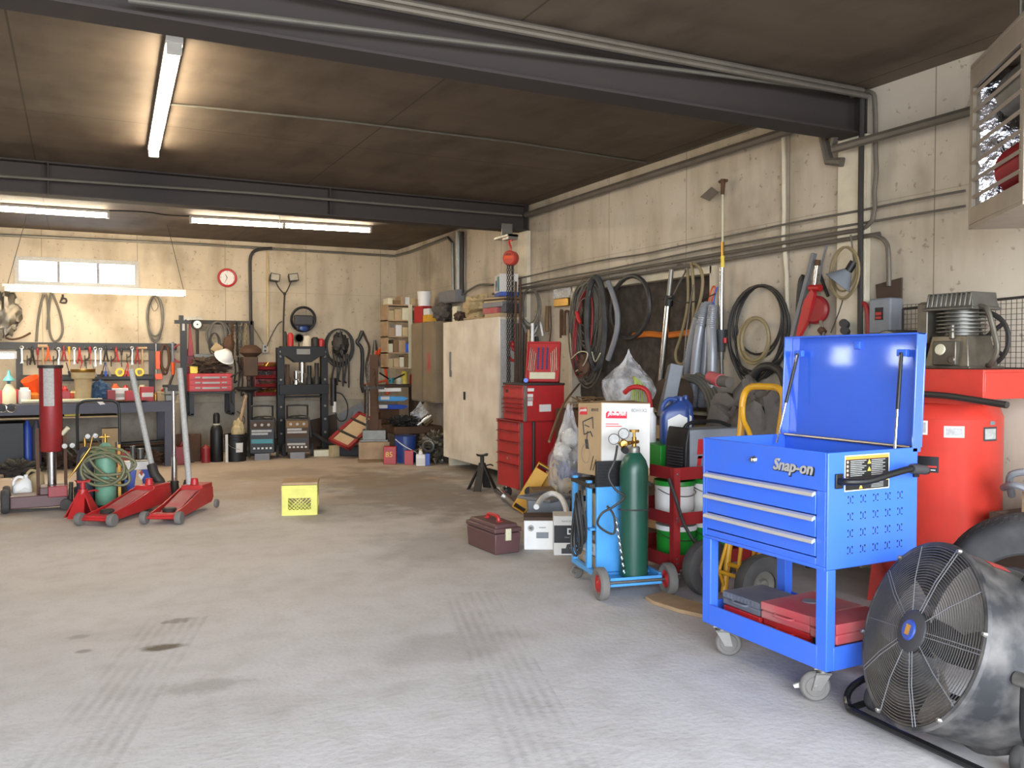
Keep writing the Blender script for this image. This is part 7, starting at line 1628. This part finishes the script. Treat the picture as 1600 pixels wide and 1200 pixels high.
# ================================================================ jacks and torch cart in front of the bench
rj = thing('bumper_jack', 'tall red pneumatic bumper jack with a white plate on a wheeled base', 'jack', (-.21, 9.2, 0))
M().lathe([(0, .54), (.085, .54), (.097, .56), (.097, 1.32), (.09, 1.34), (0, 1.34)], n=32).build('cylinder', 'red_dark', rj)
M().lathe([(.1, 1.32), (.108, 1.325), (.108, 1.35), (0, 1.352)], n=28).build('cap', 'iron', rj)
M().cyl((0, 0, .18), (0, 0, .56), .04, n=18).build('ram', 'chrome', rj)
pl3 = M()
for i in range(7):
    a = -PI / 2 - .62 + .155 * i; pl3.v += [V((math.cos(a) * .1, math.sin(a) * .1, z)) for z in (.97, 1.34)]
pl3.f = [(2 * i, 2 * i + 2, 2 * i + 3, 2 * i + 1) for i in range(6)]
pl3.build('white_plate', 'label_grey', rj)
for s in (-1, 1): M().bx(s * .115 - .014, s * .115 + .014, -.02, .02, .15, .76).build('guide_rod', 'rust', rj)
M().bx(-.34, .13, -.14, .12, .04, .15).bx(-.1, .13, -.13, .12, .15, .22).build('base', 'brown_box', rj, .008)
M().bx(-.03, .13, -.17, -.1, .13, .23).build('front_block', 'red_dark', rj, .006)
for y in (-.11, .15): M().lathe([(0, -.03), (.1, -.03), (.11, -.01), (.11, .01), (.1, .03), (0, .03)], (-.38, y, .111), (1, .12, 0), 22).build('wheel', 'rubber', rj)
M().lathe([(0, -.02), (.05, -.02), (.055, 0), (.05, .02), (0, .02)], (.12, -.17, .056), (.2, 1, 0), 18).build('front_wheel', 'rubber', rj)
M().cyl((.15, -.15, .01), (.16, -.15, .26), .025, .018).build('grease_fitting', 'iron', rj)
M().cyl((.09, -.02, .7), (.14, -.05, .76), .02).build('valve', 'ivory', rj)
for i, (x, y, mt, lb, h) in enumerate(((-.47, 9.45, 'white', 'white jug with a red cap behind the bumper jack base', .3), (-.37, 9.62, 'tan', 'tan jug behind the bumper jack base', .34))):
    jug(lb, (x, y, 0), R(10), mt, h, .17, .12, 'paper' if i == 0 else 'tan')
jack_stand('bright red jack stand on the floor before the torch cart', (.045, 8.62, 0), .33, 'red', .3, .075)
# oxy-acetylene torch cart
oc = thing('torch_cart', 'black hoop-handled torch cart carrying green and dark cylinders', 'torch cart', (.18, 9.0, 0))
M().bx(-.17, .2, -.16, .14, .03, .045).bx(-.17, .2, .12, .135, .03, .2).build('base_plate', 'iron', oc)
M().tube([(-.17, .14, .04), (-.17, .15, .5), (-.17, .16, .92), (-.14, .16, .99), (-.08, .16, 1.01), (.1, .16, 1.01), (.16, .16, .99), (.19, .16, .92), (.19, .15, .5), (.19, .14, .04)], .013, 8, 4).build('hoop_handle', 'black', oc)
M().cyl((-.17, .145, .45), (.19, .145, .45), .01).cyl((-.17, .14, .25), (.19, .14, .25), .01).build('cross_bar', 'black', oc)
for s in (-1, 1): M().lathe([(0, -.02), (.09, -.02), (.1, 0), (.09, .02), (0, .02)], (.02 + s * .21, .18, .101), (1, 0, 0), 20).build('wheel', 'rubber', oc)
M().bx(.165, .19, -.05, -.02, .06, .6).build('yellow_bar', 'yellow', oc)
gcyl = thing('oxygen_cylinder', 'faded green cylinder on the black torch cart', 'gas cylinder', (.24, 8.94, .047))
M().lathe([(0, 0), (.085, 0), (.092, .01), (.092, .44), (.075, .52), (.035, .57), (.02, .58), (0, .58)], n=28).build('body', 'green_old', gcyl)
M().cyl((0, 0, .57), (0, 0, .66), .014).cyl((-.05, 0, .63), (.04, 0, .63), .01).build('valve', 'brass', gcyl)
acyl = thing('acetylene_cylinder', 'darker purple-grey cylinder behind the faded green one', 'gas cylinder', (.07, 9.03, .047))
M().lathe([(0, 0), (.07, 0), (.075, .01), (.075, .42), (.06, .5), (.02, .54), (0, .54)], n=24).build('body', 'purple', acyl)
M().cyl((0, 0, .53), (0, 0, .62), .013).build('valve', 'brass', acyl)
for i, (px, py, lb) in enumerate(((137, 682, 'upper white dial gauge on the torch cart nearer the tall jack'), (149, 681, 'upper white dial gauge nearer the yellow bar on the torch cart'), (101, 697, 'lower dial gauge closest to the tall red jack'), (113, 696, 'lower dial gauge next to the torch cart handle'))):
    q = at_y(px, py, 8.9)
    t = thing('dial_gauge', lb, 'gauge', q, 0, 'gauges on the torch cart')
    M().lathe([(0, -.012), (.022, -.012), (.026, 0), (.025, .01), (.022, .007), (0, .007)], (0, 0, 0), (0, -1, .1), 20).cyl((0, .01, -.02), (.06, .1, -.1), .007).build('case', 'galv', t)
    M().lathe([(0, .0085), (.021, .0085)], (0, 0, 0), (0, -1, .1), 18).build('dial', 'white', t)
hm_ = M(); rq = random.Random(5)
for i in range(5):
    cx, cz, a, b_ = .06 + rq.uniform(-.03, .03), .42 + rq.uniform(-.03, .03), .19 + rq.uniform(-.03, .04), .13 + rq.uniform(-.05, .03)
    hm_.sweep([V((cx + a * math.cos(q), -.2 - .022 * i + .015 * math.sin(3 * q), cz + b_ * math.sin(q) - .1 * math.cos(q) * (i % 2))) for q in [2 * PI * j / 26 for j in range(26)]], .013, 6, True)
solo('torch_hose', 'coiled grey-green torch hoses wrapped round the torch cart', 'hose', hm_, pm('hose_olive', '6a6a4c', .6), (.18, 9.0, 0))
solo('cutting_torch', 'brass cutting torch hanging across the coiled hoses', 'torch', M().cyl((0, 0, 0), (.13, 0, .2), .014, .011).cyl((0, 0, 0), (-.05, 0, -.06), .008).cyl((.13, 0, .2), (.15, 0, .3), .006), 'brass', at_y(116, 736, 8.68))
# floor jacks
def floor_jack(label, nose, rear, hb, ht, mat='red'):
    n_, r_ = V(nose), V(rear); d = (r_ - n_); L_ = d.length; a = math.atan2(d.y, d.x)
    t = thing('floor_jack', label, 'floor jack', n_, a, 'red floor jacks')
    for s in (-1, 1):
        M().prism([(0, s * .105, .05), (.06, s * .105, .03), (L_ * .95, s * .105, .06), (L_, s * .105, .1), (L_ * .98, s * .105, .2), (L_ * .72, s * .105, .22), (L_ * .3, s * .105, .13), (0, s * .105, .09)], (0, -.006, 0), (0, .006, 0)).build('side_plate', mat, t, .002)
    M().prism([(.14, 0, .09), (L_ * .62, 0, .2), (L_ * .8, 0, .205), (L_ * .8, 0, .17), (.14, 0, .06)], (0, -.075, 0), (0, .075, 0)).build('lift_arm', 'dust_red', t, .006)
    M().bx(.0, .1, -.1, .1, .055, .085).build('front_plate', mat, t)
    M().lathe([(0, .115), (.05, .115), (.06, .105), (.055, .08), (0, .08)], (.15, 0, 0), n=18).build('saddle', 'iron', t)
    M().cyl((.0, -.17, .055), (.0, .17, .055), .014).build('front_axle', mat, t)
    for s in (-1, 1):
        M().lathe([(0, -.026), (.05, -.026), (.055, -.01), (.055, .01), (.05, .026), (0, .026)], (.0, s * .15, .056), (0, 1, 0), 22).build('front_wheel', 'tyre_grey', t)
        M().lathe([(0, -.015), (.035, -.015), (.04, 0), (.035, .015), (0, .015)], (L_ - .03, s * .15, .041), (0, 1, 0), 18).build('rear_wheel', 'tyre_grey', t)
    M().bx(L_ * .72, L_, -.1, .1, .1, .24).cyl((L_ * .8, 0, .2), (L_ * .8, 0, .3), .045, .03).build('pump_block', mat, t, .008)
    inv = (Mx.Translation(n_) @ Mx.Rotation(a, 4, 'Z')).inverted()
    b0, b1 = inv @ V(hb), inv @ V(ht)
    return t, b0, b1, L_
n1, r1 = at_z(150, 822), at_z(252, 792)
hz0, hz1 = at_y(237, 726, r1.y + .05), at_y(205, 577, r1.y + .02)
t, b0, b1, L_ = floor_jack('red floor jack pointing at the camera beside the red jack stand', n1, r1, hz0, hz1)
M().tube([(L_ * .84, 0, .2), (L_ * .97, -.02, .22), b0.lerp(V((L_ * .95, 0, .2)), .45), b0], [.045, .05, .045, .04][0], 10, 3).build('handle_socket', 'iron', t)
M().cyl(b0, b1, .026, n=14).build('handle', 'label_grey', t)
n2, r2 = at_z(253, 819), at_z(316, 792)
hz0, hz1 = at_y(297, 772, r2.y - .12), at_y(281, 575, r2.y - .12)
t, b0, b1, L_ = floor_jack('red floor jack with an upright pale handle nearest the open floor', n2, r2, hz0, hz1)
M().lathe([(0, -.09), (.06, -.09), (.04, -.0), (.03, .02), (0, .02)], b0, n=16).build('handle_socket', 'red', t)
M().cyl(b0, b1, .027, n=14).build('handle', 'label_grey', t)
# dark transmission jack with chrome pole
q = at_z(273, 786)
tj = thing('pole_jack', 'slim dark jack with a tall bright pole between the two floor jacks', 'jack', q)
M().bx(-.12, .12, -.1, .1, .03, .08).cyl((0, 0, .08), (0, 0, .22), .05, .035).cyl((.08, 0, .1), (.11, 0, .22), .02).build('base', 'iron', tj, .005)
for x in (-.1, .1):
    for y in (-.08, .08): M().lathe([(0, -.012), (.03, -.012), (.03, .012), (0, .012)], (x, y, .031), (0, 1, 0), 12).build('wheel', 'rubber', tj)
tp_ = at_y(271, 603, q.y) - q
M().cyl((0, 0, .2), (0, 0, .45), .028).cyl((0, 0, .45), tp_, .016).build('pole', 'chrome', tj)
M().box(tp_ + V((0, 0, -.02)), (.1, .08, .06)).cyl(tp_ + V((-.1, 0, 0)), tp_ + V((.1, 0, 0)), .012).build('head', 'iron', tj)
# blue bottle jack pair
q = at_z(217, 783)
bj = thing('blue_stand', 'blue two-legged stand with a white tray and diamond sign', 'stand', q)
for x in (-.11, .11):
    M().prism([(x - .05, -.06, 0), (x + .05, -.06, 0), (x + .05, .06, 0), (x - .05, .06, 0)], (0, 0, 0), (-x * .35, 0, .32)).build('leg', 'blue_dark', bj, .006)
M().bx(-.14, .12, -.09, .09, .32, .4).build('tray', 'white', bj, .008)
M().prism([(0, 0, -.05), (.03, 0, 0), (0, 0, .05), (-.03, 0, 0)], (.02, -.1, .27), (.02, -.094, .27)).build('diamond_sign', 'white', bj)
M().prism([(0, 0, -.03), (.018, 0, 0), (0, 0, .03), (-.018, 0, 0)], (.02, -.103, .29), (.02, -.1, .29)).build('red_mark', 'red', bj)
M().cyl((-.05, 0, .42), (-.05, 0, .55), .025).cyl((.06, 0, .42), (.1, 0, .5), .02).cyl((.02, .02, .42), (.02, .02, .52), .03).build('pump_head', 'pewter', bj)
solo('rubber_bundle', 'dark bundle of hoses on the floor between torch cart and blue stand', 'hose', (lambda m: [m.tube([V((rq.uniform(-.05, .05), rq.uniform(-.06, .06), .02 + .05 * i)) if i else V((rq.uniform(-.05, .05), rq.uniform(-.06, .06), .02)) for i in range(6)], .014, 6, 4) for _ in range(6)] and m)(M()), 'hose_black', at_z(195, 785))
solo('floor_wire', 'thin wire scrap curling on the floor behind the pole jack', 'wire', M().tube([(0, 0, .006), (.08, .05, .006), (.16, .02, .03), (.24, .06, .006)], .005, 5, 5), 'wire', at_z(245, 757))
import numpy as np, math
f=1356;H=1.4;yaw=math.radians(26.7);p=math.atan(38/1356)
R_=np.array([math.cos(yaw),-math.sin(yaw),0]);Fh=np.array([math.sin(yaw),math.cos(yaw),0])
Fw=Fh*math.cos(p)+np.array([0,0,-math.sin(p)]);U=np.cross(R_,Fw)
C=np.array([0,0,H])
def ray(x,y): return Fw+R_*(x-800)/f+U*(600-y)/f
def az(x,y,z=0): d=ray(x,y);return (C+d*((z-H)/d[2])).round(3)
def ax(x,y,X): d=ray(x,y);return (C+d*(X/d[0])).round(3)
def ay(x,y,Y): d=ray(x,y);return (C+d*(Y/d[1])).round(3)
def pr(P): v=np.array(P)-C;z=v@Fw;return (round(800+f*v@R_/z),round(600-f*v@U/z),round(z,2))
